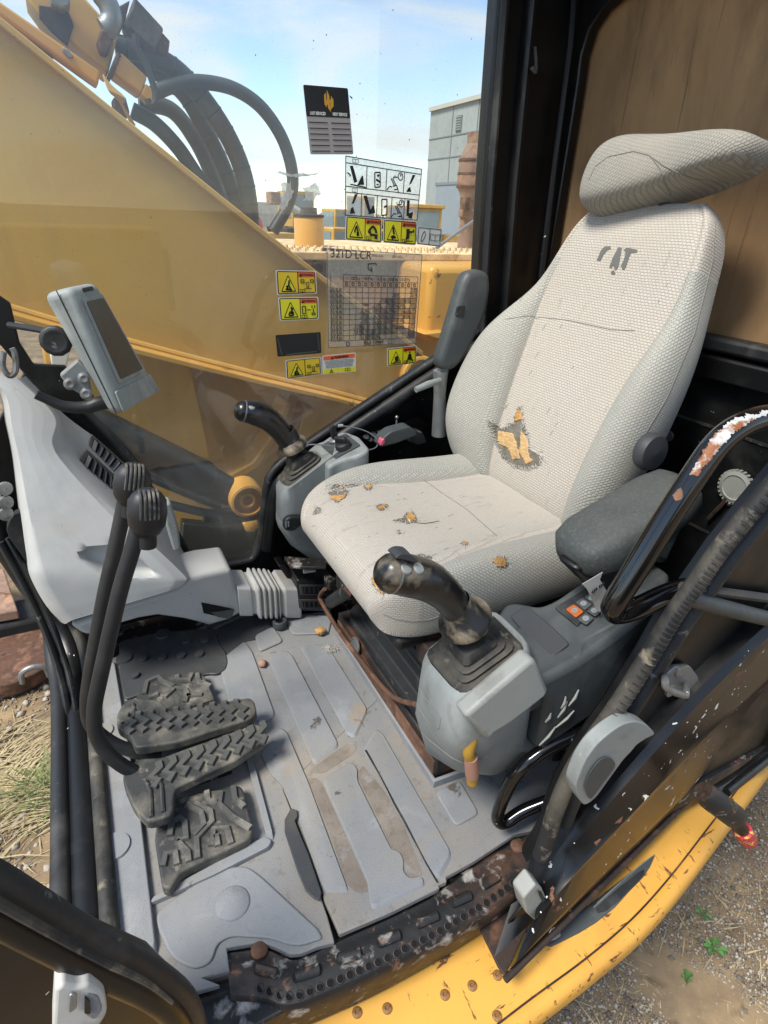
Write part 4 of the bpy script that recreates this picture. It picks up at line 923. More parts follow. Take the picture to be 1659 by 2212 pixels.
def joystick(nm, lab, Yc, px, pr, flange, fr, stalk, side, worn):
    j = thing(nm, lab, 'joystick', AY(*stalk, Yc), 'joysticks on the seat consoles')
    P = [AY(x, y, Yc + dy) for x, y, dy in px]
    MB().tube(P, pr, 20, sub=5).build('grip', 'grip_black', j)
    # rounded head cap
    a = (P[0] - P[1]).normalized()
    MB().lathe(P[0], a, [(pr[0], -.004), (pr[0] * 1.03, 0), (pr[0] * .95, .008), (pr[0] * .7, .016), (pr[0] * .3, .0195), (0, .02)], 20, False).build('head_cap', 'grip_black', j)
    MB().lathe(P[0], a, [(pr[0] * 1.015, -.003), (pr[0] * 1.04, -.002), (pr[0] * 1.04, .0), (pr[0] * 1.015, .001)], 20, False).build('cap_seam', 'steel', j)
    f = AY(*flange, Yc); ax = (P[-2] - P[-1]).normalized()
    MB().lathe(f, ax, [(.012, -.010), (fr, -.008), (fr * 1.06, 0), (fr * 1.0, .008), (fr * .75, .016), (pr[-1], .035), (pr[-1] * .9, .045)], 24, False).build('hand_rest', 'grip_worn' if worn else 'grip_black', j)
    MB().tube([f, AY(*stalk, Yc) - V(0, 0, .03)], .008, 10).build('stalk', 'rubber_dusty', j)
    return j, P
jl, JP = joystick('joystick', 'left joystick: worn black grip leaning over the torn seat cushion', .565,
    [(845, 1238, 0), (880, 1243, 0), (925, 1256, 0), (962, 1283, 0), (985, 1312, 0), (998, 1338, 0)], [.0265, .029, .0285, .025, .0225, .0235], (1004, 1338), .039, (1018, 1385), 0, True)
bT = [cT + (p - cT) * .87 + V(0, 0, -.002) for p in T0]
tq = [AY(*zB(x, y), yv) for x, y, yv in [(500, 760, .60), (690, 1010, .535), (880, 860, .535), (740, 720, .60)]]
boot(jl, bT, tq)
wire = [AY(*zB(x, y), .56) for x, y in [(700, 820), (730, 850), (760, 870), (790, 872)]]
M('wire_yellow', 'a8822e', .6); MB().tube(wire, .005, 8, sub=4).build('yellow_wire', 'wire_yellow', jl)
up_ = V(.25, -.25, .9).normalized()
r0 = AY(902, 1216, .545)
MB().prism(roundpoly([AY(x, y, .545) for x, y in [(850, 1208), (866, 1196), (888, 1197), (900, 1210), (896, 1216), (870, 1208)]], .006), (0, .022, .0)).build('thumb_rocker', 'mat_dark', jl, bevel=.003)
for x, y in [(881, 1222), (908, 1222)]:
    c = AY(x, y + 2, .545)
    MB().lathe(c, (.35, -.5, .8), [(.0085, -.010), (.0085, -.0035), (.0072, -.002), (0, -.0016)], 16, False).build('button', 'con_pale', jl)
jr, _ = joystick('joystick', 'right joystick: scuffed black grip in front of the yellow boom', 1.325,
    [(525, 888, 0), (552, 893, 0), (582, 908, 0), (606, 932, 0), (622, 955, 0), (630, 970, 0)], [.025, .030, .029, .026, .025, .026], (632, 962), .036, (646, 985), 0, True)
for x, y in [(545, 876), (560, 880)]:
    MB().lathe(AY(x, y, 1.305), (.2, -.4, .9), [(.008, -.010), (.008, -.004), (.0065, -.0025), (0, -.002)], 14, False).build('button', 'con_pale', jr)
# ------------------------------------------------------------------ right console
rcn = thing('right_console', 'grey right seat console with start switch, dial and rounded lower shell', 'console', V(.5, 1.33, .1))
TR = [AY(*zC(150, 620), 1.27), AY(*zC(290, 690), 1.265), AY(*zC(640, 470), 1.265), AY(*zC(480, 350), 1.40)]
TR = [AY(592, 1046, 1.40), AY(612, 1066, 1.27), AY(745, 965, 1.27), AY(690, 952, 1.40)]
def sh(p, dx, dz): return p + V(dx, 0, dz)
lo1 = [AY(592, 1110, 1.40), AY(605, 1150, 1.27), AY(790, 1080, 1.27), AY(760, 1060, 1.40)]
lo2 = [AY(640, 1165, 1.38), AY(660, 1210, 1.285), AY(790, 1190, 1.285), AY(790, 1150, 1.38)]
lo3 = [p + V(.06, 0, -.04) for p in lo2]
cR = sum(TR, Vector()) / 4
MB().loft([rp4([cR + (p - cR) * .9 for p in TR], .03), rp4(TR, .035), rp4([a.lerp(b, .3) for a, b in zip(TR, lo1)], .04), rp4([a.lerp(b, .75) for a, b in zip(TR, lo1)], .04)]).build('housing', 'con_grey', rcn, angle=75)
MB().loft([rp4([a.lerp(b, .78) for a, b in zip(TR, lo1)], .04), rp4(lo1, .04), rp4([a.lerp(b, .6) + V(-.012, 0, 0) for a, b in zip(lo1, lo2)], .05), rp4(lo2, .05), rp4(lo3, .04)]).build('lower_shell', 'con_grey', rcn, angle=75)
bR = [cR + (p - cR) * .9 + V(-.006, 0, 0) for p in TR]
bR = [AY(601, 1036, 1.385), AY(624, 1056, 1.285), AY(708, 996, 1.285), AY(672, 975, 1.385)]
tR = [AY(618, 985, 1.355), AY(636, 1000, 1.30), AY(664, 978, 1.30), AY(650, 965, 1.355)]
boot(jr, bR, tR)
pn2 = V(-.42, 0, 1).normalized(); pr0 = AY(720, 965, 1.32)
def PR(x, y, d=0): return AP(x, y, pr0 + pn2 * d, pn2)
MB().prism(roundpoly([PR(*zC(x, y)) for x, y in [(470, 350), (620, 240), (740, 198), (860, 240), (950, 345), (860, 400), (700, 440), (600, 500), (560, 420)]], .015), (0, 0, -.09)).build('switch_plinth', 'con_grey', rcn, bevel=.008, seg=3)
MB().prism(roundpoly([PR(*zC(x, y), .002) for x, y in [(545, 320), (750, 222), (872, 318), (665, 428)]], .005), pn2 * .002).build('switch_plate', 'con_dark', rcn, bevel=.001)
kb = PR(*zC(665, 285), .004)
MB().lathe(kb, pn2, [(.014, 0), (.015, .006), (.011, .010), (0, .010)], 18, False).build('start_switch', 'steel', rcn)
MB().prism(roundpoly([AY(*zC(x, y), 1.325) for x, y in [(640, 270), (625, 180), (640, 150), (665, 160), (690, 225), (680, 275)]], .006), (0, .012, 0)).build('key', 'rubber', rcn, bevel=.003)
db = PR(*zC(735, 335), .004)
MB().lathe(db, pn2, [(.022, 0), (.021, .012), (.017, .016), (0, .016)], 10, False).build('throttle_dial', 'rubber', rcn, bevel=.003)
MB().box(db + pn2 * .022 , (.036, .012, .02), pn2.to_track_quat('Z', 'Y').to_matrix() @ Matrix.Rotation(.5, 3, 'Z')).build('dial_grip', 'rubber', rcn, bevel=.004)
cab_w = [AY(*zC(x, y), yy) for x, y, yy in [(420, 318, 1.31), (500, 312, 1.30), (620, 322, 1.29), (740, 350, 1.28), (860, 362, 1.28), (980, 345, 1.28), (1012, 300, 1.29), (990, 255, 1.30), (920, 205, 1.31), (800, 170, 1.32), (690, 158, 1.32)]]
kw = MB().tube(cab_w, .0016, 6, sub=6).build('key_cable', 'steel')
tag(kw, 'thin looped steel cable tying the ignition key to the right joystick', 'cable')
MB().tube([AY(*zC(410, 318), 1.31), AY(*zC(440, 314), 1.31)], .004, 8).build('crimp', 'white_plastic', kw)
MB().tube([AY(*zC(690, 158), 1.32), AY(*zC(725, 157), 1.32)], .004, 8).build('crimp', 'white_plastic', kw)
# switch strip and buckle behind the console
pn3 = pn2
MB().prism([AY(*zC(x, y), 1.43) for x, y in [(850, 250), (1080, 170), (1340, 85), (1425, 140), (1300, 195), (1040, 270), (920, 305)]], (0, .004, -.03)).build('switch_strip', 'black_clean', rcn, bevel=.002)
for x, y in [(915, 250), (975, 230), (1030, 212), (1085, 192), (945, 270), (1005, 250)]:
    MB().lathe(AY(*zC(x, y), 1.428), (0, -.6, .8), [(.0085, 0), (.0085, .002), (0, .0025)], 12, False).build('round_switch', 'mat_dark', rcn)
tb = AY(*zC(1163, 180), 1.42)
MB().tube([tb, tb + V(0, 0, .025), tb + V(0, 0, .03)], [.003, .003, .002], 8).build('toggle', 'steel', rcn)
MB().lathe(tb + V(0, 0, .033), (0, 0, 1), [(0, -.006), (.005, -.003), (.006, 0), (.005, .003), (0, .006)], 10, False).build('toggle_ball', 'steel', rcn)
bk = thing('belt_buckle', 'black seat belt buckle with red release tab beside the cushion', 'buckle', AY(870, 955, 1.30))
MB().prism(roundpoly([AY(*zC(x, y), 1.27) for x, y in [(1025, 320), (1050, 265), (1120, 205), (1280, 162), (1320, 210), (1330, 240), (1150, 310), (1040, 335)]], .01), (0, .04, 0)).build('buckle_body', 'con_dark', bk, bevel=.008, seg=3)
M('red_tab', 'c2566e', .5); MB().prism(roundpoly([AY(*zC(x, y), 1.268) for x, y in [(1030, 320), (1045, 272), (1070, 262), (1076, 300), (1050, 330)]], .004), (0, .02, 0)).build('release_tab', 'red_tab', bk, bevel=.003)
MB().prism([AY(*zC(x, y), 1.31) for x, y in [(1290, 190), (1380, 210), (1420, 300), (1340, 320), (1280, 300)]], (0, .03, 0)).build('belt', 'rubber', bk, bevel=.004)
lv = thing('console_lever', 'black tilt lever on the front of the right console', 'lever', AY(*zC(330, 960), 1.26))
MB().prism(roundpoly([AY(*zC(x, y), 1.255) for x, y in [(245, 985), (250, 940), (290, 905), (380, 900), (420, 915), (405, 955), (370, 985), (330, 1025), (260, 1020)]], .01), (0, .02, 0)).build('lever_body', 'rubber', lv, bevel=.006, seg=3)
MB().box(AY(*zC(282, 962), 1.2535), (.003, .002, .014)).build('lever_mark', 'ink_light', lv)
MB().box(AY(*zC(262, 966), 1.2535), (.003, .002, .016)).build('lever_mark', 'ink_light', lv)
# folded-up right armrest
ra_ = MB().prism(roundpoly([AY(x, y, 1.26) for x, y in [(1002, 608), (1012, 590), (1040, 582), (1060, 592), (1062, 625), (1052, 680), (1015, 760), (985, 800), (955, 802), (950, 780), (975, 700)]], .02), (0, .045, 0)).build('armrest', 'con_dark', seat, bevel=.014, seg=4)
MB().prism(roundpoly([AY(x, y, 1.258) for x, y in [(988, 662), (1006, 660), (1002, 688), (984, 682)]], .004), (0, .004, 0)).build('latch_button', 'rubber', ra_, bevel=.001)
MB().tube([AY(952, 800, 1.29), AY(950, 850, 1.29), AY(948, 940, 1.29)], [.02, .016, .02], 12).build('arm_post', 'steel', ra_)
MB().tube([AY(950, 822, 1.27), AY(925, 830, 1.255), AY(898, 842, 1.25)], [.008, .009, .0075], 10).build('release_lever', 'con_grey', ra_)
# ------------------------------------------------------------------ front right console: moulded grey housing, vents, duct
def zE(x, y): return (.3386 * x, 548.6 + .3386 * y)
def zF(x, y): return (329.2 + .2645 * x, 1206.9 + .2645 * y)
fc = thing('front_console', 'pale grey moulded console in the right front corner with air vents', 'console', V(.05, 1.3, .05))
rowsL = [(-60, 790), (0, 845), (18, 920), (32, 990), (44, 1089), (60, 1200), (68, 1247), (100, 1307), (135, 1346)]
rowsR = [(45, 818), (128, 903), (122, 962), (152, 1008), (235, 1092), (330, 1178), (398, 1243), (400, 1258), (388, 1270)]
rowsY = [1.34, 1.31, 1.27, 1.25, 1.22, 1.19, 1.175, 1.172, 1.172]
rowsB = [(55, 812), (140, 896), (212, 950), (237, 975), (292, 1035), (365, 1143), (418, 1226), (424, 1234), (428, 1240)]
P = []
for l, r_, yv, bk_ in zip(rowsL, rowsR, rowsY, rowsB):
    row = [AY(l[0] - 6, l[1] - 4, 1.43), AY(l[0], l[1], yv + .05), AY(l[0] + 6, l[1] + 2, yv + .012)]
    for t in (.08, .3, .5, .7, .92):
        row.append(AY(l[0] * (1 - t) + r_[0] * t, l[1] * (1 - t) + r_[1] * t, yv - .004 * math.sin(math.pi * t)))
    row += [AY(r_[0], r_[1], yv + .006)]
    a = AY(r_[0], r_[1], yv); b = AY(bk_[0], bk_[1], 1.425)
    row += [a.lerp(b, .12), a.lerp(b, .5), a.lerp(b, .93), b]
    P.append(row)
P += [[p + V(.002, .012, -.006) for p in P[-1]], [p + V(.004, .04, -.012) for p in P[-1]]]
pocket = [z1(x, y) for x, y in [(660, 762), (560, 692), (495, 640), (515, 598), (600, 572), (740, 545), (900, 655), (1018, 758), (925, 776), (780, 772)]]
def edge_dist(poly, x, y):
    m_ = 1e9
    for i in range(len(poly)):
        a = Vector(poly[i]); b = Vector(poly[(i + 1) % len(poly)]); q = Vector((x, y)); t = max(0, min(1, (q - a).dot(b - a) / max((b - a).length_squared, 1e-6))); m_ = min(m_, (a.lerp(b, t) - q).length)
    return m_
ncol = len(P[0]); colsI = []
for j in range(ncol):
    colsI.append(crom([row[j] for row in P[:9]], 9) + [P[9][j], P[10][j]])
dense = []
for i in range(len(colsI[0])):
    row = []
    for j in range(ncol - 1):
        k_ = 9 if 2 < j < 8 else 2
        for q in range(k_): row.append(colsI[j][i].lerp(colsI[j + 1][i], q / k_))
    row.append(colsI[-1][i]); dense.append(row)
for row in dense:
    for p in row:
        x, y = px_of(p)
        if inside(pocket, x, y):
            d = edge_dist(pocket, x, y); t = min(1, d / 11.0); p.y += .032 * t * t * (3 - 2 * t)
MB().grid(dense).build('housing', 'console_grey', fc, angle=50)
def on_face(x, y, d=0): return AY(x, y, 1.195 - d)
# lower half: duct towards the seat
du = [(150, 1352), (217, 1328), (281, 1304), (388, 1270), (412, 1248), (440, 1240), (500, 1230), (529, 1322), (490, 1342), (452, 1353), (400, 1338), (340, 1331), (300, 1338), (262, 1349), (205, 1373), (182, 1373)]
MB().prism([AY(x, y, 1.215 + .05 * max(0, (x - 390) / 140)) for x, y in du], (0, .13, 0)).build('floor_duct', 'console_grey', fc, bevel=.012, seg=4)
fo_ = [(411, 1294), (506, 1316), (497, 1336), (396, 1313)]
MB().prism([AY(x, y, 1.2135 + .05 * max(0, (x - 390) / 140)) for x, y in fo_], (0, -.0035, 0)).build('floor_outlet', 'void_black', fc)
MB().prism([AY(x, y, 1.2095 + .05 * max(0, (x - 390) / 140)) for x, y in [(455, 1322), (506, 1316), (497, 1336), (470, 1332)]], (0, -.002, 0)).build('outlet_lip', 'con_dark', fc)
MB().lathe(AY(*zF(573, 160), 1.262), (0, -.8, .6), [(.008, 0), (.008, .002), (.004, .003), (0, .002)], 12, False).build('screw', 'steel', fc)
# bellows joining the duct to the heater box
sec = []
ax0 = AY(506, 1280, 1.30); ax1 = AY(638, 1283, 1.30)
for t, s_ in [(0, 1.0), (.2, 1.0), (.22, .92), (.27, .92), (.30, 1.12), (.335, 1.12), (.36, .92), (.385, 1.12), (.42, 1.12), (.445, .92), (.47, 1.12), (.505, 1.12), (.53, .92), (.555, 1.12), (.59, 1.12), (.615, .92), (.64, 1.1), (.67, .9), (.74, 1.08), (.98, 1.08), (1.0, 1.02)]:
    c = ax0.lerp(ax1, t); hh = .046 * s_; ww = .05 * s_
    sec.append(roundpoly([c + V(0, -ww, -hh), c + V(0, ww, -hh), c + V(0, ww, hh), c + V(0, -ww, hh)], .012, 3))
MB().loft(sec).build('bellows', 'console_grey', fc, angle=30, bevel=.0015)
# vents in the sloping flank
T_fc = surf_hits(fc.children[0])
def vent(o4, nb):
    q = []
    for x, y in o4:
        h_, n_h = on(T_fc, x, y); q.append(h_ if h_ is not None else AY(x, y, 1.3))
    c = sum(q, Vector()) / 4; nn = (q[2] - q[0]).cross(q[3] - q[1]).normalized()
    if nn.dot(EYE - c) < 0: nn = -nn
    q = [p - nn * (p - c).dot(nn) for p in q]
    v = MB().prism(roundpoly(q, .006), nn * .010, off0=nn * -.004).build('vent', 'mat_dark', fc, bevel=.002)
    i4 = [c + (p - c) * .80 + nn * .0062 for p in q]
    MB().prism(i4, nn * .0006).build('vent_throat', 'void_black', v)
    for k in range(nb):
        t = (k + .5) / nb
        a = i4[0].lerp(i4[3], t); b = i4[1].lerp(i4[2], t); d = (i4[3] - i4[0]).normalized()
        MB().prism([a - d * .006, b - d * .006, b + d * .002 + nn * .006, a + d * .002 + nn * .006], nn * .0014, off0=nn * .0008).build('louvre', 'mat_dark', v, bevel=.0005)
vent([(184, 968), (169, 998), (250, 1080), (252, 1030)], 5)
vent([(196, 936), (190, 961), (252, 1024), (272, 1003)], 5)
# panel seams and storage pocket follow the moulded face
M('seam_grey', '5d6162', .8, bump=0)
surf_line('panel_seam', T_fc, [(146, 912), (126, 962), (118, 972), (152, 1008), (235, 1092), (290, 1143), (330, 1178)], .0016, 'seam_grey', fc)
surf_line('panel_seam', T_fc, [(44, 1089), (120, 1100), (200, 1090)], .0001, 'seam_grey', fc) if False else None
po = [z1(x, y) for x, y in [(850, 920), (760, 895), (660, 830), (560, 745), (470, 670), (440, 620), (455, 570), (520, 512), (640, 480), (745, 462)]]
surf_line('pocket_line', T_fc, po, .0016, 'seam_grey', fc)
surf_line('panel_seam', T_fc, [(68, 1247), (100, 1300), (140, 1342), (217, 1323), (281, 1299), (385, 1266)], .0014, 'seam_grey', fc)
draped('pocket_vent', T_fc, [z1(x, y) for x, y in [(905, 660), (1010, 756), (930, 772), (868, 728)]], 'void_black', fc, .0024, .3, 2)
draped('pocket_vent', T_fc, [z1(x, y) for x, y in [(672, 570), (720, 565), (712, 608), (690, 600)]], 'void_black', fc, .0024, .3, 2)
for k in range(4):
    h_, n_h = on(T_fc, *z1(896 + 24 * k, 700 + 16 * k))
    if h_ is not None: MB().tube([h_ + n_h * .004 + V(0, 0, .010), h_ + n_h * .004 - V(0, 0, .010)], .0028, 6).build('louvre', 'mat_dark', fc)
for x, y in [(4, 852), (52, 1010), (120, 1320)]:
    h_, n_h = on(T_fc, x, y)
    if h_ is not None: MB().lathe(h_, n_h, [(.009, 0), (.009, .0015), (.005, .002), (.004, .0005), (0, .0005)], 12, False).build('screw', 'con_dark', fc)
# small grey lid clipped to the console's rear edge
MB().prism(roundpoly([AY(*z1(x, y), 1.15) for x, y in [(1048, 300), (1090, 290), (1140, 440), (1155, 590), (1110, 605), (1055, 420)]], .006), (0, .035, 0)).build('edge_cap', 'con_grey', fc, bevel=.006)
# heater box with its louvres
hb = thing('heater_box', 'black air outlet box with two louvred openings beside the seat base', 'heater', AY(680, 1300, 1.27))
q = [AY(*zF(x, y), 1.24) for x, y in [(1180, 175), (1490, 165), (1490, 420), (1205, 420)]]
MB().prism(q, (0, .12, 0)).build('box', 'black_clean', hb, bevel=.006)
for yy in ((215, 300), (335, 410)):
    f_ = MB().prism([AY(*zF(x, y), 1.238) for x, y in [(1200, yy[0]), (1470, yy[0] - 5), (1470, yy[1]), (1210, yy[1])]], (0, .004, 0)).build('outlet', 'mat_dark', hb, bevel=.002)
    MB().prism([AY(*zF(x, y), 1.2365) for x, y in [(1225, yy[0] + 18), (1455, yy[0] + 12), (1455, yy[1] - 12), (1232, yy[1] - 12)]], (0, .002, 0)).build('throat', 'void_black', f_)
    for k in range(6):
        MB().box(AY(*zF(1245 + 38 * k, sum(yy) / 2), 1.234), (.003, .003, .016)).build('louvre', 'rubber', f_)
MB().prism([AZ(*zF(x, y), .19) for x, y in [(1075, 0), (1420, 20), (1420, 90), (1130, 85)]], (0, 0, .008)).build('lid', 'black_rust', hb, bevel=.002)
MB().prism([AY(*zF(x, y), 1.30) for x, y in [(1030, 60), (1090, 50), (1170, 160), (1190, 360), (1160, 370), (1120, 190)]], (0, .05, 0)).build('collar', 'black_clean', hb, bevel=.003)
MB().tube([AY(*zF(1235, 103), 1.235), AY(*zF(1330, 98), 1.235)], [.006, .003], 8).build('clip', 'white_plastic', hb)
# ------------------------------------------------------------------ monitor
mo = thing('monitor', 'dusty grey tall display monitor on a bracket in the right front corner', 'monitor', V(.05, 1.2, .6))
m0 = AY(156, 618, 1.14); m1 = AY(268, 893, 1.14); r0 = AY(208, 608, 1.255); r1 = AP(345, 846, m0, (AY(208, 608, 1.255) - m0).cross(m1 - m0))
b0 = AY(88, 636, 1.16); b1 = AY(236, 896, 1.16)
b0r = r0 + (b0 - m0); b1r = r1 + (b1 - m1)
M('mon_grey', '8d9390', .6, var=.12, vs=8, layers=(('a9aba3', 9, .5, .75), ('6c706e', 30, .55, .75)), bump=.12, bs=300)
mb = MB(); mb.add([m0, r0, r1, m1, b0, b0r, b1r, b1], [(0, 1, 2, 3), (4, 7, 6, 5), (0, 4, 5, 1), (1, 5, 6, 2), (2, 6, 7, 3), (3, 7, 4, 0)])
mb.build('case', 'mon_grey', mo, bevel=.014, seg=4)
nn = (r0 - m0).cross(m1 - m0).normalized(); nn = nn if nn.dot(EYE - m0) > 0 else -nn
def MP(u, v, d=.0): return m0 + (r0 - m0) * u + (m1 - m0) * v + ((r1 - r0) - (m1 - m0)) * u * v + nn * d
M('screen_dark', '3a3c3a', .35, var=.15, vs=12, layers=(('6a655c', 10, .5, .8),), bump=0)
MB().prism(roundpoly([MP(.12, .09), MP(.92, .09), MP(.92, .77), MP(.12, .77)], .008), nn * .002).build('bezel', 'mon_grey', mo, bevel=.001)
MB().prism(roundpoly([MP(.20, .12), MP(.86, .12), MP(.86, .74), MP(.20, .74)], .006), nn * .0028).build('screen', 'screen_dark', mo)
MB().prism(roundpoly([MP(.30, .025), MP(.70, .025), MP(.70, .055), MP(.30, .055)], .003), nn * .0018).build('sensor_window', 'rubber', mo, bevel=.0008)
MB().prism(roundpoly([MP(-.02, .81), MP(.98, .81), MP(.98, .985), MP(-.02, .985)], .004), nn * .003).build('lower_cover', 'mon_grey', mo, bevel=.0015)
sd = (m0 - b0).normalized(); ns = (m1 - m0).cross(b0 - m0).normalized(); ns = ns if ns.dot(EYE - m0) > 0 else -ns
MB().tube([m0.lerp(b0, .5) + ns * .0008, m1.lerp(b1, .5) + ns * .0008], .0009, 6).build('case_seam', 'rubber', mo)
MB().prism([AY(x, y, 1.165) for x, y in [(129, 812), (168, 778), (192, 800), (197, 845), (188, 861), (150, 838)]], (0, .02, 0)).build('bracket', 'con_grey', mo, bevel=.003)
for x, y in [(151, 829), (181, 817), (186, 850)]:
    MB().lathe(AY(x, y, 1.164), (0, -1, .1), [(.0105, 0), (.0105, .004), (.006, .0065), (0, .005)], 14, False).build('bolt', 'steel', mo)
MB().prism([AY(x, y, 1.33) for x, y in [(-40, 560), (0, 640), (22, 655), (42, 740), (72, 787), (140, 790), (190, 843), (205, 858), (176, 868), (118, 868), (71, 830), (45, 800), (0, 745), (-60, 740)]], (0, .012, 0)).build('bracket_arm', 'black_paint', mo, bevel=.003)
MB().lathe(AY(122, 735, 1.22), (-.2, -1, 0), [(.026, 0), (.028, .008), (.022, .014), (.014, .012), (0, .012)], 12, False).build('knob', 'rubber', mo, bevel=.003)
MB().tube([AY(20, 702, 1.30), AY(60, 708, 1.26), AY(105, 716, 1.22)], .006, 8).build('rod', 'rubber', mo)
MB().tube([AY(x, y, 1.24) for x, y in [(78, 852), (100, 862), (140, 878), (185, 880), (212, 872), (232, 868)]], [.009, .009, .011, .012, .014, .014], 12, sub=4).build('cable', 'rubber', mo)
MB().tube([AY(x, y, 1.22) for x, y in [(8, 760), (6, 790), (20, 812), (34, 800), (32, 765), (26, 752)]], .005, 8, sub=4).build('shackle', 'steel', mo)
# bolts on the front right pillar
for x, y in [(10, 1055), (12, 1085), (12, 1110)]:
    MB().lathe(AY(x, y, 1.33), (.3, -1, 0), [(.015, 0), (.014, .006), (.006, .008), (0, .006)], 14, False).build('pillar_bolt', 'steel', cab)
MB().prism(roundpoly([AY(*z1(x, y), 1.33) for x, y in [(35, 450), (90, 370), (150, 355), (160, 400), (135, 430), (210, 640), (190, 700), (60, 520)]], .01), (0, .03, 0)).build('pillar_pad', 'rubber_dusty', cab, bevel=.008)
# ------------------------------------------------------------------ travel pedals, levers and foot plates
M('tread_rubber', '333434', .65, var=.25, vs=10, layers=(('7d786b', 9, .46, .70, 9), ('8f897a', 30, .58, .74, 8), ('1d1e20', 6, .56, .7)), bump=.35, bs=160)
M('tread_edge', '4a4a47', .7, var=.3, vs=14, layers=(('87837a', 12, .46, .68, 9), ('2a2b2b', 9, .55, .7)), bump=.3, bs=160)
def flatdir(a, b): d = b - a; d.z = 0; return d.normalized()
def band(parent, pts, w, h, z, name='tread_ridge', m='tread_edge'):
    n = len(pts); lft = []; rgt = []
    for i, p in enumerate(pts):
        d = (pts[min(i + 1, n - 1)] - pts[max(i - 1, 0)]); d.z = 0; d.normalize(); o_ = Vector((-d.y, d.x, 0)) * w / 2
        lft.append(Vector((p.x, p.y, z)) + o_); rgt.append(Vector((p.x, p.y, z)) - o_)
    b = MB(); rings = []
    for a_, c_ in zip(lft, rgt):
        m_ = (a_ + c_) / 2; rings.append([a_, m_ + (a_ - m_) * .72 + V(0, 0, h), m_ + (c_ - m_) * .72 + V(0, 0, h), c_])
    return b.loft(rings).build(name, m, parent, angle=25)
def chev(parent, A0, A1, n, half, apex, z, name='tread_ridge'):
    """row of V ridges from A0 to A1, pointing along the row"""
    d = flatdir(A0, A1); w = Vector((-d.y, d.x, 0)); L_ = (A1 - A0).length
    pts = [A0 + w * half - d * apex, A0 + w * half * .45 - d * apex, A0 - w * half * .1, A0 - w * half * .55 - d * apex * .6, A0 - w * half]
    pts = [Vector((p.x, p.y, z)) for p in pts]
    first = band(parent, pts, .015, .0055, z)
    for k in range(1, n):
        o = first.copy(); COL.objects.link(o); o.location = d * (L_ * k / (n - 1))
def plate(parent, poly, z, th, name='pedal_pad', m='tread_rubber', r=.01):
    return MB().prism(roundpoly([Vector((p.x, p.y, z)) for p in [AZ(*q, z) for q in poly]], r, 3), (0, 0, -th)).build(name, m, parent, bevel=.004, seg=3)
g_ = 'travel pedals with hand levers'
p1 = thing('travel_pedal', 'right travel pedal and lever, ribbed black rubber pad farther from the doorway', 'pedal', AZ(330, 1580, .0), g_)
plate(p1, [z4(x, y) for x, y in [(745, 500), (800, 412), (850, 402), (1010, 412), (1090, 482), (1590, 397), (1622, 420), (1640, 490), (1600, 532), (1130, 682), (860, 722), (830, 642), (745, 592)]], .075, .022)
chev(p1, AZ(*z4(860, 560), .076), AZ(*z4(1570, 470), .076), 10, .026, .02, .076)
p2 = thing('travel_pedal', 'left travel pedal and lever, ribbed black rubber pad nearer the doorway', 'pedal', AZ(380, 1680, .0), g_)
plate(p2, [z4(x, y) for x, y in [(780, 890), (860, 800), (900, 786), (1030, 780), (1640, 560), (1695, 600), (1700, 660), (1500, 800), (1115, 975), (1098, 1150), (940, 1195), (850, 1100), (790, 960)]], .075, .022)
chev(p2, AZ(*z4(960, 910), .076), AZ(*z4(1640, 640), .076), 9, .026, -.02, .076)
MB().tube([AZ(*z4(930, 930), .077), AZ(*z4(960, 1000), .077), AZ(*z4(965, 1160), .077)], .0035, 6).build('tread_ridge', 'tread_rubber', p2)
MB().tube([AZ(*z4(1000, 900), .077), AZ(*z4(1030, 960), .077), AZ(*z4(1040, 1130), .077)], .0035, 6).build('tread_ridge', 'tread_rubber', p2)
MB().tube([AZ(*z4(770, 560), .077), AZ(*z4(860, 520), .077), AZ(*z4(850, 440), .077)], .0035, 6).build('tread_ridge', 'tread_rubber', p1)
for par, q0, q1 in ((p1, (1100, 690), (1420, 600)), (p2, (1130, 990), (1480, 840))):
    a = AZ(*z4(*q0), .02); b = AZ(*z4(*q1), .02)
    MB().box((a + b) / 2 + V(0, .03, 0), ((b - a).length, .05, .07)).build('pedal_bracket', 'black_rust', par, bevel=.004)
    MB().lathe(a.lerp(b, .3) + V(0, 0, .012), (0, -1, .2), [(.012, 0), (.012, .012), (0, .013)], 6, False).build('bolt', 'rust', par)
M('lever_black', '1d1e20', .5, var=.2, layers=(('34322f', 10, .5, .8), ('8a4a30', 30, .74, .77)), bump=.15, bs=250)
MB().tube([AY(x, y, yv) for x, y, yv in [(345, 1632, .93), (300, 1626, .935), (245, 1606, .945), (200, 1570, .955), (188, 1525, .96), (196, 1450, .962), (225, 1290, .966), (250, 1180, .968), (272, 1075, .97)]], .0128, 14, sub=5).build('lever', 'lever_black', p1)
MB().tube([AY(x, y, yv) for x, y, yv in [(300, 1672, .86), (262, 1652, .865), (228, 1622, .87), (206, 1580, .875), (204, 1530, .88), (215, 1470, .88), (256, 1290, .883), (282, 1200, .885), (302, 1130, .887)]], .0128, 14, sub=5).build('lever', 'lever_black', p2)
draped('rust_patch', surf_hits(p2.children[-1]), [(222, 1612), (236, 1612), (262, 1640), (258, 1652), (240, 1650), (226, 1632)], 'rust', p2, .0006, 3, 4)
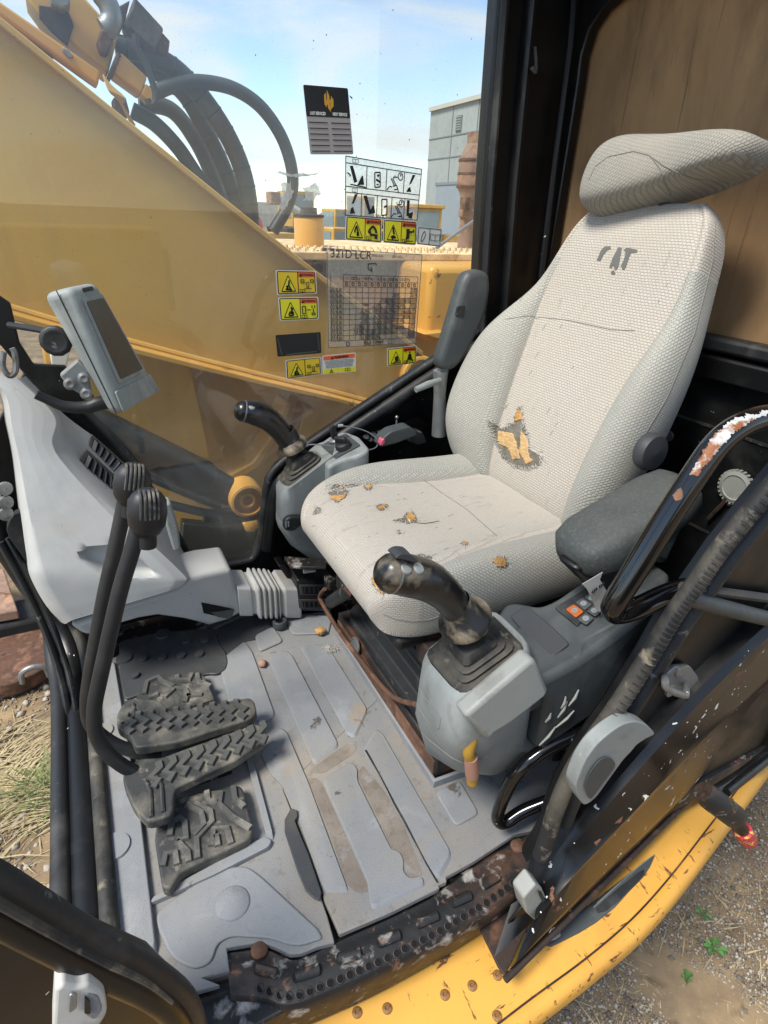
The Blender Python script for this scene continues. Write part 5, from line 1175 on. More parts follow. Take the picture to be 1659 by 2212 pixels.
def knob(par, base, topp, Yk, sc):
    a = AY(*base, Yk); b = AY(*topp, Yk)
    pr = [(0, .012), (.08, .020), (.25, .0275), (.5, .030), (.75, .0285), (.9, .021), (.97, .013), (1.0, .004)]
    k_ = MB().tube([a.lerp(b, t) for t, _ in pr], [r_ * sc for _, r_ in pr], 20, flat_=.85, up=V(.1, -1, .35)).build('knob', 'lever_black', par)
    fw = V(.1, -1, .35).normalized(); ax = (b - a).normalized(); sd_ = ax.cross(fw).normalized()
    for i in range(-2, 3):
        pts = []
        for t, r_ in [(.38, .029), (.5, .030), (.75, .0285), (.9, .021), (.97, .013)]:
            pts.append(a.lerp(b, t) + sd_ * (i * .0062 * sc) + fw * (r_ * .85 * sc * math.sqrt(max(.05, 1 - (i * .0062 / r_) ** 2)) + .0005))
        MB().tube(pts, .0022, 6, sub=2).build('grip_ridge', 'tread_rubber', k_)
    MB().tube([a - ax * .018, a + ax * .004], .0145, 12).build('collar', 'lever_black', k_)
knob(p1, (280, 1092), (290, 1000), .965, .98)
knob(p2, (318, 1158), (318, 1055), .88, 1.0)
f1 = thing('foot_plate', 'worn black rubber footrest plate behind the far travel pedal', 'footrest', AZ(390, 1480, 0), 'rubber footrests')
plate(f1, [z4(x, y) for x, y in [(868, 400), (905, 310), (990, 250), (1290, 235), (1375, 420), (1090, 500), (850, 440)]], .03, .025)
f2 = thing('foot_plate', 'worn black rubber footrest plate nearest the doorway with torn lower edge', 'footrest', AZ(440, 1800, 0), 'rubber footrests')
plate(f2, [z4(x, y) for x, y in [(1000, 1180), (1090, 1040), (1530, 955), (1560, 1000), (1612, 1240), (1590, 1300), (1150, 1512), (1085, 1618), (1035, 1612), (1012, 1480), (985, 1300)]], .03, .025)
def ridges(par, lines, z):
    for L_ in lines: band(par, [AZ(*z4(x, y), z) for x, y in L_], .012, .005, z)
ridges(f2, [[(1085, 1285), (1095, 1200), (1150, 1168), (1180, 1195), (1190, 1300), (1130, 1312)], [(1190, 1085), (1285, 1130), (1305, 1220), (1240, 1285)], [(1240, 1078), (1345, 1130), (1355, 1190), (1255, 1300), (1262, 1430)],
    [(1410, 1005), (1400, 1085), (1490, 1170), (1600, 1235)], [(1350, 1350), (1365, 1240), (1450, 1235), (1475, 1335)], [(1490, 970), (1500, 1050), (1560, 1100)], [(1320, 1000), (1330, 1060), (1390, 1075)], [(1040, 1480), (1060, 1400), (1120, 1390), (1130, 1470)], [(1130, 1320), (1200, 1390), (1205, 1450)], [(1380, 1280), (1390, 1350)]], .031)
ridges(f1, [[(920, 380), (940, 300), (1010, 270), (1040, 300), (1110, 330)], [(1130, 260), (1140, 290), (1210, 290), (1225, 250)], [(1050, 400), (1120, 340), (1180, 350), (1210, 400)], [(1260, 250), (1270, 300), (1345, 330)], [(1180, 430), (1200, 390), (1290, 380)], [(950, 400), (1010, 380)]], .031)
# ------------------------------------------------------------------ handrails by the rear pillar
M('rail_black', '0d0d0f', .16, var=.2, layers=(('7a3f26', 14, .68, .70, 7), ('cfd0cd', 60, .745, .75, 3)), bump=.04, bs=60, coat=.4)
hr = thing('handrail', 'glossy black bent handrail with paint worn white at its top bend', 'handrail', AY(1450, 1290, .47))
rp_ = [AY(x, y, yv) for x, y, yv in [(1800, 850, .45), (1700, 893, .45), (1640, 905, .45), (1595, 922, .45), (1550, 958, .45), (1505, 1020, .45), (1440, 1120, .452), (1375, 1225, .455), (1330, 1298, .458), (1322, 1318, .46), (1335, 1326, .462), (1380, 1312, .462), (1440, 1285, .458), (1500, 1265, .45)]]
MB().tube(rp_, [.0175] * 8 + [.017, .0155, .0155, .0165, .017, .017], 18, sub=6).build('rail_tube', 'rail_black', hr)
M('chipped', 'c9c9c4', .6, var=.2, layers=(('8a5228', 24, .5, .56, 8),), bump=.4, bs=200)
# chipped paint at the top bend lies on the tube, slightly proud of it
T_rail = surf_hits(hr.children[0])
draped('paint_chip', T_rail, [(1490, 1022), (1510, 992), (1540, 945), (1575, 912), (1610, 897), (1655, 888), (1659, 896), (1620, 912), (1585, 935), (1555, 968), (1520, 1010), (1500, 1032)], 'chipped', hr, .0006, 3.0, 5, .0004)
draped('paint_chip', T_rail, [(1455, 1068), (1470, 1052), (1476, 1066), (1470, 1082), (1458, 1080)], 'rust', hr, .0006, 2.0, 3, .0004)
gh = thing('grab_handle', 'small black bent grab handle near the floor with chipped paint', 'grab handle', AY(1120, 1700, .5))
MB().tube([AY(x, y, yv) for x, y, yv in [(1290, 1572, .47), (1245, 1590, .475), (1180, 1618, .485), (1130, 1655, .49), (1098, 1700, .495), (1078, 1750, .497), (1076, 1772, .497), (1092, 1776, .495), (1130, 1752, .49), (1190, 1728, .475), (1230, 1712, .465)]], .0115, 14, sub=5).build('handle_tube', 'rail_black', gh)
# ------------------------------------------------------------------ small loose things
bre = thing('breather_cap', 'toothed grey plastic cap on a chain fixed to the black rear wall', 'cap', AX(1590, 1055, XR - .01))
c = AX(1592, 1052, XR - .006)
MB().lathe(c, (-1, 0, 0), [(.036, 0), (.036, .008), (.028, .011), (.026, .009), (0, .009)], 30, False).build('cap_disc', 'con_pale', bre, angle=30)
tw = MB().box(c + V(-.004, 0, .037), (.008, .005, .007)).build('tooth', 'con_pale', bre)
for k in range(1, 26):
    a = 2 * math.pi * k / 26; o = tw.copy(); COL.objects.link(o)
    o.matrix_basis = Matrix.Translation(c - bre.location) @ Matrix.Rotation(a, 4, 'X') @ Matrix.Translation(-(c - bre.location))
MB().box(c + V(.002, -.012, -.02), (.006, .07, .06)).build('back_plate', 'mat_dark', bre, bevel=.002)
chn = [AX(x, y, XR - .012) for x, y in [(1570, 1075), (1560, 1090), (1545, 1105), (1530, 1120)]]
MB().tube(chn, .005, 6, sub=4).build('chain', 'rust_dark', bre)
MB().lathe(AX(1446, 942, XR - .004), (-1, 0, 0), [(.013, 0), (.012, .004), (.006, .006), (0, .005)], 12, False).build('wall_bolt', 'steel', cab)
wz = thing('rubber_ring', 'grey rubber ring lying on the floor mat near the heater', 'ring', AZ(605, 1350, 0))
MB().lathe(AZ(605, 1352, .006), (0, 0, 1), [(.010, 0), (.019, 0), (.020, .004), (.020, .016), (.018, .02), (.012, .02), (.010, .018), (.010, 0)], 22, False).build('ring_body', 'con_dark', wz, bevel=.001)
def lump(name, lab, cat, c, r, mat_n, n=3):
    bm = bmesh.new(); bmesh.ops.create_icosphere(bm, subdivisions=n, radius=r)
    for v in bm.verts: v.co *= 1 + .45 * noise.noise(v.co / r * 1.6 + Vector((c.x * 9, c.y * 9, 0)))
    for v in bm.verts: v.co.z *= .7
    me = bpy.data.meshes.new(name); bm.to_mesh(me); bm.free(); me.materials.append(MATS[mat_n])
    me.polygons.foreach_set('use_smooth', [True] * len(me.polygons))
    o = bpy.data.objects.new(name, me); COL.objects.link(o); o.location = c; tag(o, lab, cat); return o
lump('foam_scrap', 'orange scrap of seat foam lying on the floor mat', 'foam scrap', AZ(692, 1363, .012), .014, 'foam')
M('leaf_brown', '9a7a6a', .9); lump('dry_leaf', 'crumpled pinkish dry leaf on the floor mat', 'leaf', AZ(567, 1433, .008), .011, 'leaf_brown', 2)
fz = MB(); c = AZ(713, 1398, .012)
for k in range(110):
    a = Vector((random.gauss(0, 1), random.gauss(0, 1), random.gauss(0, .5))).normalized() * random.uniform(.004, .02)
    b = a + Vector((random.gauss(0, 1), random.gauss(0, 1), random.gauss(0, .4))) * .006
    a.z = abs(a.z) * .6; b.z = abs(b.z) * .6
    fz.tube([c + a - V(0, 0, .01), c + (a + b) / 2 + V(0, 0, .003 - .01), c + b - V(0, 0, .01)], .0005, 3)
tag(fz.build('lint_tuft', 'thread'), 'tuft of white lint on the mat beside the seat base', 'lint')
ws = thing('wire_end', 'yellow wire with pink sleeve hanging out below the left console', 'wire', AY(1018, 1640, .5))
MB().tube([AY(x, y, .497) for x, y in [(1028, 1575), (1020, 1600), (1012, 1625), (1018, 1645)]], [.006, .0085, .0095, .008], 10, sub=4).build('wire', 'wire_yellow', ws)
M('sleeve', 'a67a68', .7); MB().tube([AY(1017, 1635, .497), AY(1019, 1655, .497), AY(1020, 1675, .497)], [.0105, .0115, .011], 14).build('sleeve', 'sleeve', ws)
MB().tube([AY(1020, 1675, .497), AY(1020, 1690, .497)], [.0095, .009], 12).build('wire_tip', 'wire_yellow', ws)
hz_ = MB(); cc = [AY(1225, 1560, .56), AY(1200, 1585, .56), AY(1190, 1625, .56)]
cp = crom(cc, 10); hz_.tube(cp, [.022 + .004 * (i % 2) for i in range(len(cp))], 14)
tag(hz_.build('corrugated_hose', 'rubber', angle=20), 'black corrugated hose in the dark gap behind the left console', 'hose')
# ------------------------------------------------------------------ boom and everything mounted beside it
bo = thing('boom', 'huge yellow excavator boom rising past the right side window', 'boom', AY(560, 700, 2.2))
YB = 1.95
topc = [(-200, -105), (0, 56), (280, 281), (562, 506), (700, 612), (830, 706), (905, 765)]
botc = [(-200, 598), (10, 664), (291, 744), (562, 813), (700, 845), (803, 872)]
tip = [(925, 778), (938, 800), (932, 832), (905, 858), (860, 872)]
web = [AY(x, y, YB) for x, y in topc + tip + botc[::-1]]
MB().prism(web, (0, .50, 0)).build('web_plate', 'boom_yellow', bo, bevel=.004)
tp = [AY(x, y, YB) for x, y in topc]; bp_ = [AY(x, y, YB) for x, y in botc]
MB().loft([[p + V(0, -.03, -.004), p + V(0, .53, -.004), p + V(0, .53, .016), p + V(0, -.03, .016)] for p in tp]).build('top_flange', 'boom_yellow', bo, bevel=.003)
MB().loft([[p + V(0, -.06, -.02), p + V(0, .54, -.02), p + V(0, .54, 0), p + V(0, -.06, 0)] for p in bp_]).build('bottom_flange', 'cat_yellow', bo, bevel=.004)
MB().tube([p + V(0, -.004, .006) for p in bp_], .010, 8, sub=3).build('weld_bead', 'boom_yellow', bo)
fp = AY(900, 808, YB)
MB().lathe(fp, (0, -1, 0), [(.075, -.01), (.075, .03), (.06, .034), (.055, .02), (0, .02)], 28, False).build('foot_boss', 'cat_yellow', bo, bevel=.003)
# rails and junction blocks on top of the boom
jb = thing('boom_manifold', 'yellow pipe bracket with bolted blocks on top of the boom', 'manifold', AY(180, 120, 2.2))
def zK(x, y): return (.3386 * x, .3386 * y)
def blk(pts, Y, d, nm, mt, par=jb, bev=.006): return MB().prism([AY(*zK(x, y), Y) for x, y in pts], (0, d, 0)).build(nm, mt, par, bevel=bev)
blk([(-60, -30), (0, 10), (640, 455), (625, 545), (560, 500), (0, 95), (-60, 50)], 2.15, .08, 'rail', 'cat_yellow')
blk([(-60, 20), (0, 70), (340, 330), (330, 400), (0, 150), (-60, 110)], 2.2, .2, 'rail_shadow_plate', 'black_rust')  # dark plate takes the place of the shadow gap behind the rail
blk([(150, -40), (520, -40), (755, 225), (690, 470), (450, 265), (270, 130)], 2.25, .18, 'block', 'boom_yellow')
blk([(395, 300), (440, 320), (470, 365), (440, 370), (400, 330)], 2.14, .02, 'plate', 'steel', bev=.002)
blk([(770, 330), (940, 490), (905, 600), (720, 465)], 2.2, .12, 'block', 'cat_yellow')
blk([(930, 530), (985, 580), (990, 640), (950, 650), (900, 600)], 2.2, .08, 'block', 'cat_yellow', bev=.004)
blk([(690, 470), (745, 330), (765, 345), (715, 490)], 2.19, .14, 'seam_plate', 'rust_dark', bev=.002)
blk([(720, 620), (800, 610), (830, 720), (800, 770), (735, 740)], 2.25, .08, 'rusty_clip', 'rust')
blk([(300, -60), (440, -60), (450, 40), (400, 60), (330, 30)], 2.18, .06, 'fitting', 'steel')
MB().tube([AY(*zK(x, y), 2.2) for x, y in [(640, -40), (690, 30), (712, 110), (690, 170), (660, 190)]], .028, 12, sub=4).build('steel_pipe', 'steel', jb)
blk([(640, 180), (720, 190), (725, 250), (690, 345), (640, 330), (620, 260)], 2.19, .06, 'fitting', 'rust')
blk([(245, 30), (430, 60), (470, 160), (430, 290), (330, 200), (250, 110)], 2.24, .02, 'rust_stain_plate', 'rust_dark', bev=.002)
lm = thing('work_lamp', 'dark work lamp box mounted above the boom against the sky', 'lamp', AY(320, 60, 2.3))
blk([(860, -30), (880, 0), (1045, 180), (1035, 220), (990, 330), (820, 175), (800, 120), (840, 40)], 2.25, .14, 'lamp_box', 'rubber_dusty', lm)
blk([(1035, 205), (1085, 260), (1075, 340), (1040, 345), (1000, 305)], 2.27, .09, 'lamp_bracket', 'rust', lm, .004)
blk([(720, 60), (830, 0), (800, 130), (760, 220), (730, 200)], 2.3, .06, 'lamp_foot', 'rust_dark', lm, .004)
M('hose_black', '292c2e', .5, var=.3, vs=4, layers=(('4e5452', 5, .5, .85, 8),), bump=.1, bs=60)
hoses = [('thick hydraulic hose, outermost of the bundle arching over the boom', [(250, 98), (320, 118), (385, 155), (445, 222), (495, 300), (527, 380), (540, 455), (542, 500)], 2.32, .030, 1),
         ('thick hydraulic hose, second of the bundle arching over the boom', [(255, 128), (330, 150), (395, 200), (440, 275), (478, 350), (508, 430), (514, 480)], 2.40, .027, 1),
         ('thick hydraulic hose running lowest, close along the boom top edge', [(285, 238), (335, 268), (385, 320), (430, 385), (470, 430), (500, 470)], 2.40, .025, 0),
         ('thick hydraulic hose between the lowest one and the bundle', [(300, 222), (370, 238), (420, 300), (455, 372), (480, 440), (488, 480)], 2.48, .026, 0),
         ('thinner hydraulic hose looping out alone against the sky', [(325, 205), (372, 185), (430, 177), (500, 190), (560, 228), (604, 288), (627, 350), (632, 405), (618, 452), (590, 500)], 2.28, .021, 0)]
for lab, pts, Yh, rh, wrap in hoses:
    h = thing('hydraulic_hose', lab, 'hose', AY(*pts[-1], Yh), 'hydraulic hoses over the boom')
    P = crom([AY(x, y, Yh) for x, y in pts], 10)
    MB().tube(P, rh, 16).build('hose_tube', 'hose_black', h)
    if wrap:
        w_ = MB()
        for i in range(3, len(P) - 3, 5):
            t = (P[i + 1] - P[i - 1]).normalized(); w_.tube([P[i] - t * .003, P[i] + t * .003], rh + .0016, 16)
        tag(w_.build('spiral_guard', 'rubber', h, angle=30), kind='stuff')
cbl = MB().tube([AY(*zK(x, y), 2.15) for x, y in [(860, 220), (870, 300), (920, 390), (960, 490), (990, 590), (985, 650), (955, 665), (940, 630)]], .009, 8, sub=5).build('lamp_cable', 'rubber')
tag(cbl, 'thin black cable dangling from the work lamp in front of the hoses', 'cable')
rope = MB()
for k in range(7):
    rope.tube([AY(*zK(660 + 6 * k, 480 + 10 * k), 2.14), AY(*zK(700 + 16 * k, 580 + 8 * k), 2.12), AY(*zK(760 + 3 * k, 640 + 4 * k), 2.14), AY(*zK(850 + random.uniform(-10, 10), 800), 2.16)], .0035, 5, sub=3)
M('rope', 'a8854f', .9); tag(rope.build('frayed_rope', 'rope'), 'frayed tan rope tied to the boom bracket', 'rope')
# ------------------------------------------------------------------ boom cylinder
cy_ = thing('boom_cylinder', 'black hydraulic boom cylinder with yellow pin eye low outside the window', 'cylinder', AY(480, 1060, 1.75))
M('cyl_black', '1f2321', .4, var=.3, vs=5, layers=(('59605a', 5, .53, .85, 8),), bump=.1, bs=50)
MB().tube([AY(60, 850, 1.72), AY(165, 905, 1.72), AY(440, 1035, 1.72), AY(452, 1041, 1.72)], [.055, .058, .058, .05], 24).build('barrel', 'cyl_black', cy_)
MB().tube([AY(440, 1035, 1.72), AY(500, 1064, 1.72)], [.052, .045], 20).build('end_cap', 'cyl_black', cy_)
MB().lathe(AY(533, 1078, 1.66), (0, -1, 0), [(.055, -.06), (.055, .02), (.045, .024), (.042, .012), (.028, .012), (.026, .02), (.016, .02), (.014, .0), (0, .0)], 26, False).build('pin_eye', 'cat_yellow', cy_, bevel=.002)
MB().tube([AY(300, 1022, 1.66), AY(330, 1036, 1.66), AY(475, 1096, 1.66)], .012, 10).build('steel_line', 'cyl_black', cy_)
MB().tube([AY(x, y, 1.68) for x, y in [(345, 1085), (400, 1098), (450, 1108), (500, 1105), (562, 1092), (620, 1075)]], .014, 10, sub=4).build('supply_hose', 'hose_black', cy_)
MB().tube([AY(x, y, 1.70) for x, y in [(440, 1120), (500, 1122), (562, 1112), (620, 1095)]], .014, 10, sub=4).build('supply_hose', 'hose_black', cy_)
# ------------------------------------------------------------------ swing frame below the boom
sf = thing('swing_frame', 'yellow welded boom foot bracket of the upper structure below the boom', 'bracket', AY(600, 950, 2.2))
MB().prism([AY(x, y, 2.16) for x, y in [(250, 742), (560, 806), (800, 868), (900, 850), (960, 800), (1060, 780), (1060, 1000), (560, 1260), (150, 1260), (150, 900)]], (0, .05, 0)).build('side_plate', 'boom_yellow', sf, bevel=.004)
MB().prism([AY(x, y, 2.06) for x, y in [(265, 768), (330, 762), (408, 775), (432, 880), (454, 990), (380, 985), (120, 860)]], (0, .05, 0)).build('front_plate', 'boom_yellow', sf, bevel=.006)
MB().prism([AY(x, y, 2.0) for x, y in [(618, 868), (632, 872), (600, 945), (560, 1010), (500, 1045), (420, 1060), (420, 1045), (490, 1030), (545, 1000), (588, 940)]], (0, .12, 0)).build('edge_rib', 'cat_yellow', sf, bevel=.006)
MB().prism([AY(x, y, 2.02) for x, y in [(660, 880), (690, 888), (668, 950), (640, 985), (610, 1000), (640, 950)]], (0, .1, 0)).build('rib', 'boom_yellow', sf, bevel=.006)
MB().prism([AY(x, y, 1.95) for x, y in [(395, 1130), (470, 1138), (640, 1130), (640, 1300), (380, 1300)]], (0, .05, 0)).build('lower_plate', 'cyl_black', sf, bevel=.006)
MB().lathe(AY(540, 1130, 1.94), (0, -1, 0), [(.03, 0), (.03, .02), (.018, .026), (0, .026)], 6, False).build('nut', 'cat_yellow', sf)
MB().box((1.1, 2.1, -.75), (1.6, .9, .8)).build('frame_box', 'rust_dark', sf, bevel=.02)
# ------------------------------------------------------------------ right-hand body: hood, walkway, tank, muffler
bd = thing('machine_body', 'yellow right side body of the machine with a rough anti-slip walkway top', 'machine body', AY(800, 700, 3.0))
YM = 2.55
f0 = AY(560, 546, YM); f1_ = AY(1130, 556, YM); zt = (f0.z + f1_.z) / 2
MB().box(((f0.x + f1_.x) / 2 + .3, YM + .55, zt - .42), (f1_.x - f0.x + .9, 1.1, .80)).build('hood', 'cat_yellow', bd, bevel=.02)
M('walkway', 'd9b98a', .9, var=.25, vs=8, layers=(('8a5a3a', 25, .56, .66, 8), ('f0dcae', 9, .5, .7)), bump=1.0, bs=70)
MB().box(((f0.x + f1_.x) / 2 + .3, YM + .50, zt + .0), (f1_.x - f0.x + .94, 1.2, .03)).build('walkway', 'walkway', bd, bevel=.004)
wk = MB()
for i in range(64):
    for j in range(3):
        wk.lathe((f0.x - .2 + i * .034 + (j % 2) * .017, YM - .06 + j * .12, zt + .015), (0, 0, 1), [(.009, 0), (.006, .012), (0, .012)], 5, False)
tag(wk.build('walkway_studs', 'walkway', bd), kind='stuff')
tb0 = AY(932, 562, 2.2); tb1 = AY(1040, 555, 2.2); tb2 = AY(935, 720, 2.2)
MB().box(((tb0.x + tb1.x) / 2 + .15, 2.36, (tb0.z + tb2.z) / 2 - .03), (tb1.x - tb0.x + .3, .32, tb0.z - tb2.z + .02)).build('tank', 'cat_yellow', bd, bevel=.03, seg=3)
MB().prism([AY(x, y, 2.15) for x, y in [(915, 722), (960, 716), (1000, 735), (985, 745)]], (0, .3, 0)).build('step_plate', 'cat_yellow', bd, bevel=.004)
MB().prism([AY(x, y, 2.5) for x, y in [(680, 545), (705, 535), (900, 552), (905, 600), (700, 600), (675, 590)]], (0, .03, 0)).build('dark_panel', 'black_rust', bd, bevel=.01)
fc_ = AY(668, 520, 2.9)
fcp = thing('filler_neck', 'round yellow filler neck with black cap on the walkway', 'filler', fc_)
MB().lathe(fc_, (0, 0, 1), [(.07, -.03), (.07, .09), (.066, .10), (0, .10)], 24, False).build('neck', 'cat_yellow', fcp)
MB().lathe(fc_ + V(0, 0, .10), (0, 0, 1), [(.072, 0), (.072, .012), (.04, .014), (.038, .04), (0, .04)], 24, False).build('cap', 'rubber_dusty', fcp)
mf = thing('exhaust_muffler', 'rusty brown exhaust muffler stack standing against the grey building', 'muffler', AY(1010, 540, 2.95))
cb = AY(1004, 540, 2.95); ct_ = AY(1026, 285, 2.95)
def hy(y): return AY(1010, y, 2.95).z - cb.z
k_ = 2.75 / 1265
M('rust_light', '8a7060', .85, var=.3, vs=9, layers=(('b08a6c', 7, .48, .7), ('5d3a2a', 14, .55, .7)), bump=.4, bs=60)
MB().lathe(cb, (.0, 0, 1), [(20 * k_, -.05), (19 * k_, hy(470)), (24 * k_, hy(468)), (24 * k_, hy(455)), (19 * k_, hy(452)), (20 * k_, hy(430)), (33 * k_, hy(402)), (33 * k_, hy(375)), (32 * k_, hy(345)), (20 * k_, hy(312)), (18 * k_, hy(310)), (18 * k_, hy(285)), (15 * k_, hy(286)), (0, hy(300))], 28, False).build('stack', 'rust_light', mf)
for y in (404, 376, 346):
    MB().lathe(cb + V(0, 0, hy(y)), (0, 0, 1), [(33.6 * k_, -.006), (34.2 * k_, 0), (33.6 * k_, .006)], 28, False).build('band', 'rust', mf)
MB().box(cb + V(-.06, -.05, hy(440)), (.03, .05, .06)).build('clamp', 'rust', mf, bevel=.004)
MB().tube([AY(930, 545, 2.7), AY(1040, 465, 2.7)], .008, 8).build('stay_rod', 'steel', mf)
# ------------------------------------------------------------------ the yard beyond: building and parked machines
M('concrete', '9ba09c', .9, var=.1, vs=.3, layers=(('8c908c', 1.2, .5, .8),), bump=.1, bs=4)
M('concrete_pale', 'b9b7a9', .9, var=.1, vs=.3, bump=.1, bs=4)
M('door_grey', '8b9499', .6, var=.08, vs=1, bump=.05, bs=8)
M('band_dark', '7c8284', .9, var=.1, vs=.5, bump=.1, bs=4)
bld = thing('grey_building', 'tall grey concrete building with a roller door and roof vent across the yard', 'building', AY(930, 460, 62) * 1.0)
A = AY(931, 240, 62)
def atz(x, y, z): return AZ(x, y, z)
Bp = AZ(1062, 206, A.z)
dirw = Vector((Bp.x - A.x, Bp.y - A.y, 0)).normalized(); nb_ = Vector((-dirw.y, dirw.x, 0))
if nb_.dot(RGT) < 0: nb_ = -nb_
gz0 = -1.3
def WP(x, y):
    return AP(x, y, A, nb_)
L_ = 17
wall_ = [Vector((A.x, A.y, gz0)), Vector((A.x, A.y, A.z)), Vector((A.x, A.y, A.z)) + dirw * L_, Vector((A.x, A.y, gz0)) + dirw * L_]
MB().prism(wall_, nb_ * 18).build('wall', 'concrete', bld)
cap = [Vector((A.x, A.y, A.z)), Vector((A.x, A.y, A.z)) + dirw * L_]
MB().box(Vector((A.x, A.y, A.z + .1)) + dirw * L_ / 2 + nb_ * .2, (L_, .9, .35), dirw.to_track_quat('X', 'Z').to_matrix()).build('parapet', 'concrete_pale', bld)
bk_ = Vector((A.x, A.y, 0)) + nb_ * 6
MB().prism([Vector((bk_.x, bk_.y, A.z - 2)), Vector((bk_.x, bk_.y, A.z + 2.4)), Vector((bk_.x, bk_.y, A.z + .3)) + dirw * 14, Vector((bk_.x, bk_.y, A.z - 2)) + dirw * 14], nb_ * 4).build('rear_parapet', 'concrete_pale', bld)
for yy in (302, 345):
    a = WP(925, yy); z = a.z
    MB().box(Vector((A.x, A.y, z)) + dirw * L_ / 2 - nb_ * .03, (L_, .06, .10), dirw.to_track_quat('X', 'Z').to_matrix()).build('panel_joint', 'band_dark', bld)
for fx in (4.5, 9, 13.5):
    MB().box(Vector((A.x, A.y, (A.z + gz0) / 2)) + dirw * fx - nb_ * .03, (.09, .06, A.z - gz0 - .2), dirw.to_track_quat('X', 'Z').to_matrix()).build('panel_joint', 'band_dark', bld)
dq = [WP(945, 400), WP(1002, 402), WP(1000, 470), WP(941, 478)]
d0 = WP(945, 400); d1 = WP(1003, 400); wd = (d1 - d0).length
ctr = Vector((d0.x, d0.y, 0)) + dirw * wd / 2
RM = dirw.to_track_quat('X', 'Z').to_matrix()
rd_ = MB().box(Vector((ctr.x, ctr.y, (d0.z + gz0) / 2)) - nb_ * .05, (wd, .12, d0.z - gz0), RM).build('roller_door', 'door_grey', bld)
MB().box(Vector((ctr.x, ctr.y, d0.z + .1)) - nb_ * .08, (wd + .5, .2, .25), RM).build('lintel', 'band_dark', rd_)
v0 = WP(984, 253); v1 = WP(1001, 280)
vc = (v0 + v1) / 2
vt = MB().box(vc - nb_ * .05, (1.0, .12, 1.25), RM).build('louvre_vent', 'band_dark', bld)
for k in range(6): MB().box(vc - nb_ * .14 + V(0, 0, -.5 + k * .2), (.86, .06, .07), RM).build('louvre', 'concrete', vt)
lb = WP(935, 446)
MB().box(Vector((A.x, A.y, (lb.z + gz0) / 2)) + dirw * L_ / 2 - nb_ * .02, (L_, .05, lb.z - gz0), RM).build('base_band', 'band_dark', bld)
M('mach_yellow', 'c8973a', .5, var=.15, vs=2, layers=(('8a6a34', 3, .5, .8),), bump=.1, bs=20)
M('mach_dark', '24282a', .6, var=.3, vs=3, bump=.1, bs=20)
M('cab_glass', '7a8788', .2, var=.1, vs=2, bump=0)
M('pale_grey', 'b9b6ac', .6, var=.2, vs=2, bump=.1, bs=20)
M('tyre', '1c1d1e', .8, var=.3, vs=6, bump=.4, bs=20)
GZ = -1.27
